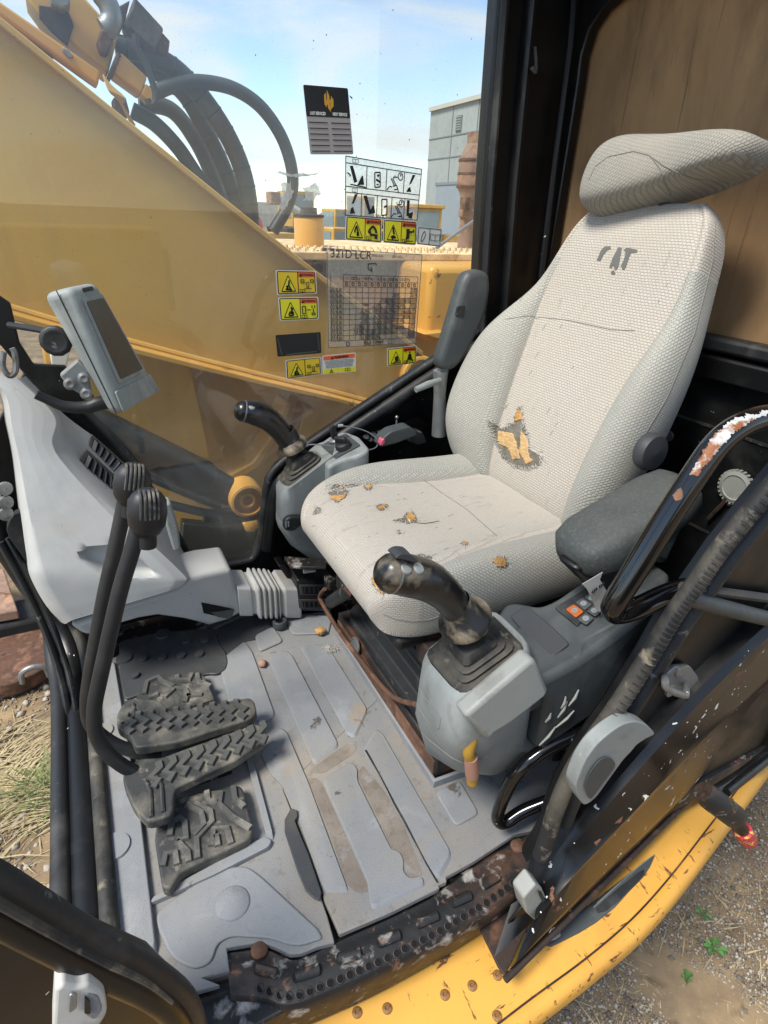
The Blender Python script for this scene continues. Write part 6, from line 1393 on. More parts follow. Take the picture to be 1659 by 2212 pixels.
def machine(name, lab, cat, px, Yd, scale, yaw, kind):
    p = AY(px, 480, Yd); base_ = V(p.x, p.y, GZ)
    t = thing(name, lab, cat, base_, 'machines parked across the yard')
    Rm = Matrix.Rotation(yaw, 3, 'Z')
    def W(x, y, z): return base_ + Rm @ Vector((x, y, z)) * scale
    def bx(c, s, nm, mt, par=t, bev=.03): return MB().box(W(*c), [v * scale for v in s], Rm).build(nm, mt, par, bevel=bev)
    def wheel(x, y, r, w):
        wv = MB().lathe(W(x, y - w / 2, r), Rm @ Vector((0, 1, 0)), [(r * scale * .6, 0), (r * scale, .05 * scale), (r * scale, (w - .05) * scale), (r * scale * .6, w * scale)], 18, True).build('wheel', 'tyre', t)
        MB().lathe(W(x, y - w / 2 - .01, r), Rm @ Vector((0, 1, 0)), [(r * scale * .55, 0), (r * scale * .5, .02), (0, .02)], 14, True).build('rim', 'mach_yellow', wv)
    def cabf(c, s):
        cb_ = bx(c, s, 'cab', 'mach_yellow')
        x, y, z = s
        for dx, dy, sx, sy in ((0, -y / 2 - .01, x * .8, .02), (0, y / 2 + .01, x * .8, .02), (-x / 2 - .01, 0, .02, y * .8), (x / 2 + .01, 0, .02, y * .8)):
            bx((c[0] + dx, c[1] + dy, c[2] + z * .08), (sx, sy, z * .66), 'window', 'cab_glass', cb_, 0)
    if kind == 'loader':
        bx((1.2, 0, 1.35), (2.6, 1.4, .9), 'engine_hood', 'mach_yellow'); bx((-.6, 0, 1.0), (1.6, 1.1, .7), 'front_frame', 'mach_yellow'); cabf((-.1, 0, 2.35), (1.3, 1.4, 1.6))
        for x in (-1.3, 1.7):
            for y in (-1.0, 1.0): wheel(x, y, .75, .5)
        for y in (-.45, .45): MB().tube([W(-.6, y, 1.5), W(-1.9, y, 1.9), W(-2.9, y, .8)], .13 * scale, 8).build('lift_arm', 'mach_yellow', t)
        bx((-3.3, 0, .6), (.9, 2.4, .9), 'bucket', 'mach_dark')
    elif kind == 'grader':
        bx((1.4, 0, 1.5), (2.4, 1.2, 1.1), 'engine_hood', 'mach_yellow'); cabf((-.4, 0, 2.4), (1.2, 1.3, 1.5)); bx((-.4, 0, 1.2), (2.0, 1.4, .8), 'frame', 'mach_dark')
        for x in (-1.0, 1.0, 2.1):
            for y in (-.9, .9): wheel(x, y, .6, .4)
        bx((2.66, 0, 1.5), (.06, .9, .7), 'grille', 'mach_dark')
    elif kind == 'telehandler':
        bx((0, 0, 1.1), (2.6, 1.2, .8), 'chassis', 'pale_grey'); cabf((.3, -.2, 2.0), (1.1, 1.0, 1.2))
        MB().tube([W(1.4, .4, 2.2), W(-.6, .4, 2.0), W(-2.6, .4, 2.9)], [.22 * scale, .2 * scale, .17 * scale], 8).build('telescopic_arm', 'pale_grey', t)
        bx((-2.8, .4, 2.9), (.5, .4, .5), 'arm_head', 'rust_light')
        for x in (-1.0, 1.0):
            for y in (-.8, .8): wheel(x, y, .55, .4)
    elif kind == 'skid':
        b_ = bx((0, 0, .75), (2.0, 1.2, .7), 'body', 'mach_yellow'); cabf((-.1, 0, 1.6), (1.1, 1.0, 1.1))
        for y in (-.7, .7):
            MB().tube([W(.9, y, 1.5), W(-.6, y, 1.3), W(-1.5, y, .5)], .1 * scale, 8).build('lift_arm', 'mach_yellow', t)
            bx((0, y, .3), (1.9, .35, .6), 'track', 'tyre')
        return t, W, Rm
    elif kind == 'tractor':
        bx((1.0, 0, 1.2), (1.9, .8, .8), 'engine_hood', 'mach_yellow'); cabf((-.4, 0, 1.9), (1.3, 1.2, 1.5)); bx((-.4, 0, 2.72), (1.5, 1.4, .16), 'cab_roof', 'mach_yellow')
        for x, r_ in ((-.6, .8), (1.4, .5)):
            for y in (-.8, .8): wheel(x, y, r_, .45)
    elif kind == 'trailer':
        bx((0, 0, .9), (4.6, 1.8, .35), 'bed', 'mach_dark'); bx((-.4, 0, 1.5), (2.2, 1.3, .9), 'load', 'mach_yellow'); bx((1.4, 0, 1.4), (.9, .9, .7), 'load', 'rust_dark')
        for x in (-1.2, 1.2):
            for y in (-.8, .8): wheel(x, y, .42, .28)
    elif kind == 'truck':
        bx((0, 0, 1.5), (5.5, 2.2, 1.8), 'box', 'pale_grey'); bx((-3.4, 0, 1.3), (1.3, 2.1, 1.8), 'truck_cab', 'pale_grey')
        for x in (-3.2, 1.6):
            for y in (-1.0, 1.0): wheel(x, y, .5, .35)
    return t, W, Rm
machine('parked_grader', 'yellow grader with glazed cab parked left of centre across the yard', 'grader', 655, 30, 1.0, .25, 'grader')
machine('parked_trailer', 'low trailer carrying yellow equipment, partly behind the boom', 'trailer', 596, 24, .8, .15, 'trailer')
machine('parked_telehandler', 'pale telehandler with raised arm behind the decals', 'telehandler', 712, 27, .95, .3, 'telehandler')
sk, Wk, Rk = machine('track_loader', 'compact yellow track loader marked SV640T in the yard', 'loader', 722, 17, .9, .5, 'skid')
text('SV640T', .26, frame(Wk(-.2, -.62, .95), Rk @ Vector((1, 0, .25)), Rk @ Vector((0, 0, 1))), 'mach_dark', sk, 'lettering', .004)
tr_, Wt, Rt = machine('parked_tractor', 'yellow roofed tractor with glazed cab in front of the building', 'tractor', 935, 26, 1.0, -.3, 'tractor')
text('570G', .3, frame(Wt(1.2, -.42, 1.25), Rt @ Vector((1, 0, 0)), Rt @ Vector((0, 0, 1))), 'pale_grey', tr_, 'lettering', .004)
machine('parked_loader', 'yellow wheel loader with dark bucket, farthest back in the yard', 'loader', 780, 44, 1.1, .6, 'loader')
machine('parked_loader', 'yellow wheel loader parked right of centre beyond the walkway', 'loader', 860, 34, .9, -.4, 'loader')
machine('box_truck', 'pale box truck at the far edge of the yard', 'truck', 560, 70, 1.3, .1, 'truck')
machine('box_truck', 'pale box truck behind the tractor near the building', 'truck', 905, 80, 1.3, .3, 'truck')
M('red_tank', 'd24a35', .5, var=.1, vs=2); rt0 = AY(556, 500, 7)
rdr = thing('red_tank', 'rounded orange red tank just showing above the boom edge', 'tank', rt0)
MB().lathe(rt0 - V(.05, 0, .15), (0, 0, 1), [(.11, -1.0), (.11, .22), (.10, .27), (.06, .31), (0, .33)], 24, False).build('tank_shell', 'red_tank', rdr)
for px, Yd, hgt in ((580, 260, 9), (600, 290, 9), (500, 300, 10)):
    p = AY(px, 470, Yd); u_ = thing('utility_pole', f'thin utility pole on the horizon, {"left" if px == 500 else ("middle" if px == 580 else "right")} of three', 'pole', V(p.x, p.y, GZ), 'utility poles on the horizon')
    MB().tube([V(p.x, p.y, GZ), V(p.x, p.y, GZ + hgt)], [.16, .10], 8).build('post', 'mach_dark', u_)
    for zz in (hgt - .6, hgt - 1.8): MB().box((p.x, p.y, GZ + zz), (2.4, .14, .14)).build('crossarm', 'mach_dark', u_)
tl_ = MB()
for i in range(200):
    a = -.9 + 1.8 * i / 200; d = 190 + random.uniform(-15, 15); hh = random.uniform(1.5, 3.4)
    c = V(d * math.sin(a + .35), d * math.cos(a + .35), GZ + hh * .4); 
    for k in range(70):
        q = c + V(random.gauss(0, 2.2), random.gauss(0, 2.2), random.uniform(-.4, .45) * hh); s_ = random.uniform(.15, .38)
        n_q = Vector((random.gauss(0, 1), random.gauss(0, 1), random.gauss(0, 1))).normalized(); u_q = n_q.orthogonal().normalized(); w_q = n_q.cross(u_q)
        tl_.add([q + u_q * s_, q + w_q * s_, q - u_q * s_, q - w_q * s_], [(0, 1, 2, 3)])
M('far_foliage', '4f5a45', .9, var=.4, vs=.2, bump=0)
tag(tl_.build('treeline', 'far_foliage', smooth=False), 'thin grey green line of distant trees on the horizon', 'trees', kind='stuff')

# machine standing behind the photographer, seen only as a faint reflection in the side glass
mr, Wr, Rr_ = machine('neighbouring_grader', 'yellow machine seen only as a faint reflection in the side window', 'grader', 829, 30, 1.0, 0, 'grader')
mr.location = V(-1.6, -5.2, GZ)
# ------------------------------------------------------------------ decals and the service tag on the window glass
YD = YG - .0035
def zH(x, y): return (548.6 + .3386 * x, .3386 * y)
def zG(x, y): return (548.6 + .3386 * x, 493.7 + .3386 * y)
M('dec_white', 'cfd0c8', .5, var=.08, bump=0); M('dec_yellow', 'd8cf1c', .45, var=.06, vs=20, bump=0); M('dec_amber', 'd6b51e', .45, var=.06, bump=0)
M('dec_black', '101010', .5, var=.1, bump=0); M('dec_orange', 'dc5f2a', .45, var=.06, bump=0); M('tag_grey', 'a29b98', .6, var=.06, bump=0); M('gold', 'c8952a', .45, var=.1, bump=0)
M('dec_line', '3a3f42', .6, var=0, bump=0)
def film(name, col, a):
    m = bpy.data.materials.new(name); m.use_nodes = True; MATS[name] = m
    N = m.node_tree.nodes; L = m.node_tree.links; N.clear()
    o = N.new('ShaderNodeOutputMaterial'); t = N.new('ShaderNodeBsdfTransparent'); d = N.new('ShaderNodeBsdfTranslucent'); d2 = N.new('ShaderNodeBsdfDiffuse'); mx = N.new('ShaderNodeMixShader'); m0_ = N.new('ShaderNodeMixShader')
    d.inputs[0].default_value = lin(col); d2.inputs[0].default_value = lin(col); m0_.inputs[0].default_value = .5
    tc = N.new('ShaderNodeTexCoord'); n = N.new('ShaderNodeTexNoise'); n.inputs['Scale'].default_value = 130; n.inputs['Detail'].default_value = 4; L.new(tc.outputs['Object'], n.inputs['Vector'])
    r = N.new('ShaderNodeMapRange'); r.inputs[1].default_value = .35; r.inputs[2].default_value = .7; r.inputs[3].default_value = a * .75; r.inputs[4].default_value = a * 1.25; L.new(n.outputs[0], r.inputs[0])
    L.new(r.outputs[0], mx.inputs[0]); L.new(d.outputs[0], m0_.inputs[1]); L.new(d2.outputs[0], m0_.inputs[2]); L.new(t.outputs[0], mx.inputs[1]); L.new(m0_.outputs[0], mx.inputs[2]); L.new(mx.outputs[0], o.inputs[0])
film('clear_film', 'e4e6e4', .26); film('chart_film', 'd8d6cc', .24)
class Decal:
    """a flat printed sheet on the glass; u, v run 0..1 across its four measured corners"""
    def __init__(s, q, zf, name, lab, cat, group=None):
        s.q = [AY(*zf(x, y), YD) for x, y in q]; s.t = thing(name, lab, cat, sum(s.q, Vector()) / 4, group)
        s.w = ((s.q[1] - s.q[0]).length + (s.q[2] - s.q[3]).length) / 2; s.h = ((s.q[3] - s.q[0]).length + (s.q[2] - s.q[1]).length) / 2
        s.k = 0
    def P(s, u, v, d=0):
        a, b, c, e = s.q; return a * (1 - u) * (1 - v) + b * u * (1 - v) + c * u * v + e * (1 - u) * v + V(0, -d, 0)
    def poly(s, pts, mat, lvl, name, r=0, th=.0003):
        P = [s.P(u, v, lvl * .0004) for u, v in pts]
        if r: P = roundpoly(P, r, 3)
        return MB().prism(P, (0, -th, 0)).build(name, mat, s.t, smooth=False)
    def rect(s, u0, v0, u1, v1, mat, lvl, name, r=0): return s.poly([(u0, v0), (u1, v0), (u1, v1), (u0, v1)], mat, lvl, name, r)
    def lines(s, segs, wid, mat, lvl, name):
        b = MB()
        for L_ in segs:
            for (u0, v0), (u1, v1) in zip(L_[:-1], L_[1:]):
                a = s.P(u0, v0, lvl * .0004); c = s.P(u1, v1, lvl * .0004); d = (c - a)
                if d.length < 1e-5: continue
                n = d.normalized().cross(V(0, 1, 0)) * wid / 2; b.prism([a - n, c - n, c + n, a + n], (0, -.0003, 0))
        return b.build(name, mat, s.t, smooth=False)
    def text(s, st, u, v, size, mat, lvl=4, bold=0.0, sx=1.0, align='CENTER'):
        x = s.P(min(u + .05, 1.2), v) - s.P(u - .05, v); y = s.P(u, v - .05) - s.P(u, v + .05)
        return text(st, size, frame(s.P(u, v, lvl * .0004), x, y), mat, s.t, 'lettering', .0001, align, bold, sx)
def tri(d, u0, u1, v0, v1, lvl=3):
    c = (u0 + u1) / 2; d.poly([(c, v0), (u1, v1), (u0, v1)], 'dec_black', lvl, 'triangle', .004)
    f = .80; cc = (c, v1 - (v1 - v0) * .36)
    sh = lambda p: (cc[0] + (p[0] - cc[0]) * f, cc[1] + (p[1] - cc[1]) * f)
    d.poly([sh((c, v0)), sh((u1, v1)), sh((u0, v1))], 'dec_yellow', lvl + 1, 'triangle_field')
def book(d, u, v, s_, mat='dec_black', lvl=4):
    a = s_ * d.h / d.w
    d.lines([[(u - a, v - s_ * .5), (u, v - s_ * .35), (u + a, v - s_ * .5), (u + a, v + s_ * .5), (u, v + s_ * .6), (u - a, v + s_ * .5), (u - a, v - s_ * .5)], [(u, v - s_ * .35), (u, v + s_ * .6)]], .0012, mat, lvl, 'book_symbol')
def fig(d, segs, wid, lvl=6, name='pictogram', mat='dec_black'): d.lines(segs, wid, mat, lvl, name)
def warning(q, zf, lab, left, right, field='dec_yellow', header='dec_orange', sx=1.0):
    d = Decal(q, zf, 'warning_decal', lab, 'decal', 'warning decals on the side window')
    d.rect(0, 0, 1, 1, 'dec_white', 0, 'backing', .004); d.rect(.025, .035, .975, .965, 'dec_black', 1, 'border', .004)
    d.rect(.05, .075, .52, .925, field, 2, 'left_field'); d.rect(.545, .075, .95, .925, field, 2, 'right_field')
    if header:
        d.rect(.545, .075, .95, .27, header, 3, 'header'); d.text('WARNING', .775, .175, d.h * .145, 'dec_black', 5, d.h * .004, .82)
        d.poly([(.60, .10), (.64, .25), (.56, .25)], 'dec_black', 5, 'alert_mark')
    tri(d, .10, .48, .17, .88)
    left(d); right(d); book(d, .63, .84, .12)
    return d
def arm1(d): fig(d, [[(.29, .38), (.25, .56), (.25, .66)], [(.29, .38), (.33, .60), (.33, .76)]], .004); d.rect(.30, .62, .36, .80, 'dec_black', 6, 'pictogram')
def arm1r(d): fig(d, [[(.64, .52), (.74, .34), (.83, .50), (.83, .62)], [(.66, .70), (.80, .70)]], .0055); d.poly([(.60, .52), (.68, .52), (.70, .64), (.62, .66)], 'dec_black', 5, 'pictogram'); d.rect(.79, .66, .87, .86, 'dec_black', 5, 'pictogram')
def arm2(d): fig(d, [[(.28, .30), (.29, .48), (.31, .60)], [(.22, .74), (.30, .68), (.36, .76)], [(.25, .80), (.33, .70)]], .005)
def arm2r(d): fig(d, [[(.70, .34), (.70, .60)], [(.75, .34), (.75, .58)], [(.78, .46), (.86, .46)]], .005); d.poly([(.68, .60), (.78, .58), (.76, .76), (.66, .80)], 'dec_black', 5, 'pictogram'); fig(d, [[(.64, .86), (.90, .84)], [(.89, .34), (.91, .46), (.87, .46), (.89, .34)]], .0022)
def crush(d): fig(d, [[(.24, .62), (.27, .78), (.21, .76)], [(.31, .40), (.29, .62), (.34, .76)], [(.24, .76), (.37, .80)], [(.29, .62), (.24, .68)]], .0042)
def lever_(d):
    fig(d, [[(.60, .38), (.68, .38), (.68, .52), (.60, .52), (.60, .38)], [(.84, .38), (.92, .38), (.92, .52), (.84, .52), (.84, .38)], [(.72, .52), (.79, .48), (.80, .60), (.77, .76)], [(.72, .52), (.75, .64), (.74, .76)], [(.68, .77), (.86, .76)]], .0016)
    d.text('BHL', .64, .45, d.h * .07, 'dec_black', 6); d.text('SAE', .88, .45, d.h * .07, 'dec_black', 6)
def blast(d): fig(d, [[(.30, .40), (.31, .56)], [(.34, .46), (.30, .62)], [(.24, .72), (.28, .60), (.30, .72), (.34, .62), (.34, .78), (.24, .78), (.24, .70)]], .004)
def radio(d): fig(d, [[(.58, .40), (.66, .40), (.66, .72), (.58, .72), (.58, .40)], [(.70, .56), (.80, .56)], [(.86, .50), (.86, .66)], [(.82, .70), (.90, .70), (.90, .78), (.82, .78), (.82, .70)], [(.83, .36), (.82, .42), (.83, .48)], [(.89, .36), (.90, .42), (.89, .48)]], .0024)
def roll(d): fig(d, [[(.25, .52), (.33, .48), (.36, .68), (.27, .72), (.25, .52)], [(.28, .56), (.32, .54), (.33, .64), (.29, .66), (.28, .56)], [(.20, .80), (.40, .74)]], .0028)
def belt_(d): d.poly([(.72, .42), (.80, .42), (.84, .70), (.68, .70)], 'dec_black', 5, 'pictogram'); d.poly([(.735, .30), (.785, .30), (.785, .40), (.735, .40)], 'dec_black', 5, 'pictogram', .003); fig(d, [[(.64, .84), (.70, .72), (.82, .72), (.88, .84)]], .004)
warning([(585, 1375), (815, 1393), (815, 1550), (580, 1530)], zH, 'yellow warning decal under the lever diagram, left of the upper pair', arm1, arm1r)
warning([(825, 1397), (1042, 1412), (1033, 1565), (822, 1548)], zH, 'yellow warning decal under the lever diagram, right of the upper pair', arm2, arm2r)
warning([(137, 265), (395, 270), (402, 415), (147, 425)], zG, 'amber yellow warning decal topmost of the left column beside the load chart', crush, lever_, 'dec_amber')
warning([(153, 440), (410, 435), (413, 580), (165, 588)], zG, 'yellow radio warning decal second in the left column beside the load chart', blast, radio)
warning([(200, 840), (427, 818), (432, 930), (207, 962)], zG, 'amber yellow warning decal without header, lowest of the left column', crush, lever_, 'dec_amber', None)
warning([(850, 765), (1037, 745), (1033, 858), (850, 880)], zG, 'yellow seat belt warning decal at the lower right corner of the chart', roll, belt_)
bb = Decal([(137, 680), (425, 660), (430, 795), (150, 818)], zG, 'blank_decal', 'blank black decal in the left column above the lowest warning decal', 'decal')
bb.rect(0, 0, 1, 1, 'dec_black', 0, 'sheet', .003); bb.lines([[(.04, .12), (.10, .92)], [(.93, .06), (.955, .86)], [(.2, .93), (.9, .90)]], .003, 'con_dark', 1, 'scuff')
tw_ = Decal([(435, 812), (648, 790), (650, 912), (438, 932)], zG, 'warning_decal', 'white text warning decal with orange header below the load chart', 'decal', 'warning decals on the side window')
tw_.rect(0, 0, 1, 1, 'dec_white', 0, 'backing', .003); tw_.rect(.03, .04, .97, .25, 'dec_orange', 1, 'header'); tw_.text('WARNING', .56, .15, tw_.h * .17, 'dec_black', 3, .0004)
tw_.poly([(.29, .07), (.335, .23), (.245, .23)], 'dec_black', 3, 'alert_mark')
for i, st in enumerate(['DO NOT OPERATE OR WORK ON THIS EQUIPMENT UNLESS YOU', 'HAVE READ AND UNDERSTAND THE INSTRUCTIONS AND WARNINGS', 'IN THE OPERATION AND MAINTENANCE MANUALS. FAILURE TO', 'FOLLOW THE INSTRUCTIONS OR HEED THE WARNINGS COULD', 'RESULT IN INJURY OR DEATH. CONTACT YOUR DEALER FOR', 'REPLACEMENT MANUALS. PROPER CARE IS YOUR RESPONSIBILITY.']):
    tw_.text(st, .5, .32 + .068 * i, tw_.h * .058, 'dec_black', 2, 0, .92)
tw_.rect(.03, .72, .49, .96, 'dec_yellow', 1, 'symbol_field'); tw_.rect(.51, .72, .97, .96, 'dec_yellow', 1, 'symbol_field'); tw_.lines([[(.26, .75), (.31, .93), (.21, .93), (.26, .75)], [(.26, .81), (.26, .89)]], .0014, 'dec_black', 2, 'alert_mark'); book(tw_, .74, .83, .14)
wd_ = Decal([(1045, 1445), (1200, 1460), (1190, 1575), (1037, 1558)], zH, 'manual_decal', 'small white decal with grease gun and book symbols beside the upper warnings', 'decal')
wd_.rect(0, 0, 1, 1, 'dec_white', 0, 'backing', .004); wd_.lines([[(.04, .05), (.96, .05), (.96, .95), (.04, .95), (.04, .05)], [(.5, .05), (.5, .95)], [(.28, .22), (.20, .42), (.16, .80), (.20, .82), (.28, .66), (.34, .40), (.28, .22)]], .0018, 'con_dark', 1, 'outline'); book(wd_, .73, .5, .34, 'con_dark', 2)
# lever lock diagram on clear film
dg_ = Decal([(585, 995), (1070, 1080), (1040, 1405), (582, 1372)], zH, 'diagram_decal', 'clear film decal of black lever and bucket diagrams above the yellow warnings', 'decal')
dg_.rect(0, 0, 1, 1, 'clear_film', 0, 'film')
dg_.lines([[(0, 0), (1, 0), (1, 1), (0, 1), (0, 0)], [(0, .11), (1, .10)], [(0, .50), (1, .50)], [(0, .60), (1, .60)], [(.27, .11), (.27, .5)], [(.53, .11), (.53, .5)], [(.77, .11), (.77, .5)], [(.21, .6), (.21, 1)], [(.42, .6), (.42, 1)], [(.62, .6), (.62, 1)], [(.80, .6), (.80, 1)]], .0022, 'con_dark', 1, 'grid_lines')
dg_.poly([(.05, .15), (.09, .14), (.15, .40), (.11, .43)], 'dec_black', 2, 'diagram'); dg_.poly([(.20, .30), (.22, .28), (.24, .44), (.15, .46)], 'dec_black', 2, 'diagram'); fig(dg_, [[(.02, .27), (.06, .30), (.05, .33)], [(.06, .46), (.26, .48)]], .003, 3)
fig(dg_, [[(.37, .20), (.44, .18), (.45, .44), (.38, .46), (.37, .20)], [(.40, .24), (.43, .23), (.41, .27)], [(.40, .40), (.43, .41)]], .003, 3); dg_.poly([(.39, .30), (.42, .31), (.46, .35), (.44, .37), (.39, .34)], 'dec_black', 3, 'diagram')
def hand(d, u, v):
    fig(d, [[(u - .08, v + .16), (u - .04, v + .08), (u - .01, v + .10)], [(u - .03, v - .06), (u + .02, v + .06)], [(u - .01, v - .07), (u + .04, v + .05)], [(u + .0, v + .08), (u + .05, v + .05), (u + .07, v + .12), (u + .02, v + .14)], [(u + .02, v + .14), (u + .07, v + .12), (u + .08, v + .17)], [(u + .06, v - .10), (u, v - .09), (u + .01, v - .07)]], .0028, 3, 'diagram', 'con_dark')
def clock(d, u, v):
    pts = [(u + .032 * math.cos(a), v + .07 * math.sin(a)) for a in [2 * math.pi * k / 14 for k in range(15)]]; fig(d, [pts, [(u, v - .05), (u, v), (u + .012, v - .04)]], .0025, 3, 'diagram', 'con_dark')
hand(dg_, .62, .32); clock(dg_, .715, .20); dg_.text('05', .64, .21, dg_.h * .055, 'con_dark', 3)
dg_.poly([(.88, .13), (.92, .13), (.87, .30), (.84, .33)], 'dec_black', 2, 'diagram'); dg_.poly([(.83, .40), (.86, .36), (.88, .46), (.81, .47)], 'dec_black', 2, 'diagram')
dg_.poly([(.12, .62), (.16, .61), (.11, .78), (.08, .80)], 'dec_black', 2, 'diagram'); dg_.poly([(.07, .88), (.10, .84), (.13, .96), (.06, .97)], 'dec_black', 2, 'diagram')
dg_.poly([(.23, .63), (.28, .62), (.34, .90), (.31, .93)], 'dec_black', 2, 'diagram'); dg_.poly([(.36, .80), (.38, .78), (.40, .92), (.30, .96)], 'dec_black', 2, 'diagram')
fig(dg_, [[(.48, .66), (.55, .65), (.56, .94), (.49, .96), (.48, .66)]], .003, 3); dg_.poly([(.51, .79), (.54, .76), (.56, .79), (.52, .82)], 'dec_black', 3, 'diagram'); hand(dg_, .70, .82); clock(dg_, .755, .70); dg_.text('05', .69, .71, dg_.h * .055, 'con_dark', 3)
dg_.poly([(.83, .62), (.87, .62), (.87, .92), (.84, .94)], 'dec_black', 2, 'diagram'); dg_.poly([(.86, .88), (.93, .84), (.92, .98), (.87, .97)], 'dec_black', 2, 'diagram')
book(dg_, .12, .055, .06, 'con_dark', 2); book(dg_, .12, .55, .06, 'con_dark', 2)
# load chart
lcx = Decal([(460, 125), (1077, 162), (1035, 735), (470, 765)], zG, 'load_chart', 'large translucent load chart 321D LCR filling the middle of the side window', 'chart')
lcx.rect(0, 0, 1, 1, 'chart_film', 0, 'film', .006)
vs_ = [.245, .31, .365] + [.365 + .056 * k for k in range(1, 11)]
us_ = [.04, .165] + [.165 + .0665 * k for k in range(1, 13)]
lcx.lines([[(.008, .008), (.992, .008), (.992, .992), (.008, .992), (.008, .008)]] + [[(.04 if k > 2 else .165, v), (.965, v)] for k, v in enumerate(vs_)] + [[(u, .245 if k % 2 == 1 or k == 0 else .31), (u, .925)] for k, u in enumerate(us_)] + [[(.105, .365), (.105, .925)]], .0013, 'dec_line', 1, 'grid_lines')
lcx.text('321D LCR', .04, .05, .026, 'dec_line', 2, .0003, 1, 'LEFT')
for i, st in enumerate(['7908 mm', '2900 mm', '854 mm']): lcx.text(st, .30 + .21 * i, .045, .009, 'dec_line', 2)
for i, st in enumerate(['1.5 m (5.0 ft)', '3.0 m (10.0 ft)', '4.5 m (15.0 ft)', '6.0 m (20.0 ft)', '7.5 m (25.0 ft)']): lcx.text(st, .232 + .133 * i, .28, .0105, 'dec_line', 2, .0001)
lcx.lines([[(.42, .18), (.42, .13), (.50, .12), (.50, .14)], [(.42, .18), (.46, .20), (.45, .16)]], .003, 'dec_line', 2, 'machine_outline')
for k in range(12):
    u = .198 + .0665 * k; lcx.lines([[(u - .012, .325), (u + .012, .325), (u + .012, .35), (u - .012, .35), (u - .012, .325)], [(u, .325), (u, .315)]], .0022, 'dec_line', 2, 'column_symbol')
rows_ = [('6.0 m', '(20.0 ft)', {11: ('*2400', '(*5400)')}), ('7.5 m', '(25.0 ft)', {8: ('*4350', '(*9450)'), 11: ('*2150', '(*4750)')}), ('6.0 m', '(20.0 ft)', {6: ('*5190', '(*11,500)'), 7: ('*5000', '(*10,850)'), 8: ('*4950', '(*10,850)'), 9: ('*5050', '(11,000)'), 10: ('3350', '(7150)'), 11: ('*2050', '(*4450)')}),
         ('4.5 m', '(15.0 ft)', {3: ('*7840', ''), 5: ('*6390', '(*14,000)'), 7: ('*5450', '(*12,000)'), 8: ('4850', '(10,350)'), 9: ('*5050', '(*10,850)'), 11: ('*2050', '(*4500)')}), ('3.0 m', '(10.0 ft)', {3: ('17 420', '(*36,700)'), 5: ('*8450', '(*18,250)'), 6: ('7200', '(15,400)'), 7: ('*6500', '(*14,200)'), 8: ('4550', '(9800)'), 9: ('5350', '(11,450)'), 10: ('3150', '(6800)'), 11: ('2580', '(5650)')}),
         ('1.5 m', '(5.0 ft)', {3: ('*5600', '(*19,850)'), 5: ('10 250', '(*22,250)'), 6: ('6450', '(13,900)'), 7: ('7450', '(16,000)'), 8: ('4300', '(9250)'), 9: ('5200', '(11,150)'), 10: ('3050', '(6500)'), 11: ('2500', '(5500)')}), ('0.0 m', '(0.0 ft)', {3: ('*6850', '(*15,450)'), 5: ('11 200', '(24,000)'), 6: ('6200', '(13,300)'), 7: ('7200', '(15,500)'), 8: ('4150', '(8900)'), 9: ('5100', '(10,950)'), 11: ('2600', '(5700)')}),
         ('-1.5 m', '(-5.0 ft)', {2: ('*6400', '(*14,400)'), 3: ('*10 650', '(*24,150)'), 5: ('11 050', '(23,700)'), 6: ('6100', '(13,100)'), 7: ('7100', '(15,300)'), 8: ('4050', '(8750)'), 9: ('5050', '(10,900)'), 11: ('2900', '(6400)')}), ('-3.0 m', '(-10.0 ft)', {2: ('*10 850', '(*24,350)'), 3: ('*16 850', '(*36,300)'), 4: ('11 950', '(25,600)'), 5: ('*10 900', '(23,550)'), 6: ('6150', '(13,200)'), 7: ('7100', '(15,350)'), 8: ('4100', '(8850)'), 11: ('*3650', '(8150)')}),
         ('-4.5 m', '(-15.0 ft)', {3: ('*11 850', '(*25,300)'), 4: ('*9450', '(*19,950)'), 5: ('6450', '(13,950)'), 11: ('*5050', '(*9400)')})]
for k, (a, b, dct) in enumerate(rows_):
    v = .365 + .056 * k + .018
    lcx.text(a, .07, v, .0085, 'dec_line', 2, .0002); lcx.text(b, .07, v + .024, .0075, 'dec_line', 2, .0001); lcx.text('kg', .135, v, .0085, 'dec_line', 2, .0002); lcx.text('(lb)', .135, v + .024, .0075, 'dec_line', 2, .0001)
    for c_, (s1, s2) in dct.items():
        u = .198 + .0665 * c_; lcx.text(s1, u, v, .0088, 'dec_line', 2, .0002)
        if s2: lcx.text(s2, u, v + .024, .0082, 'dec_line', 2, .0001)
lcx.text('ISO 10567', .50, .948, .014, 'dec_line', 2, .0002); lcx.text('SAE J1097', .50, .972, .014, 'dec_line', 2, .0002); book(lcx, .70, .955, .04, 'dec_line', 2)
lcx.lines([[(.20, .94), (.23, .94), (.23, .98), (.20, .98), (.20, .94)]], .0022, 'dec_line', 2, 'bucket_symbol')
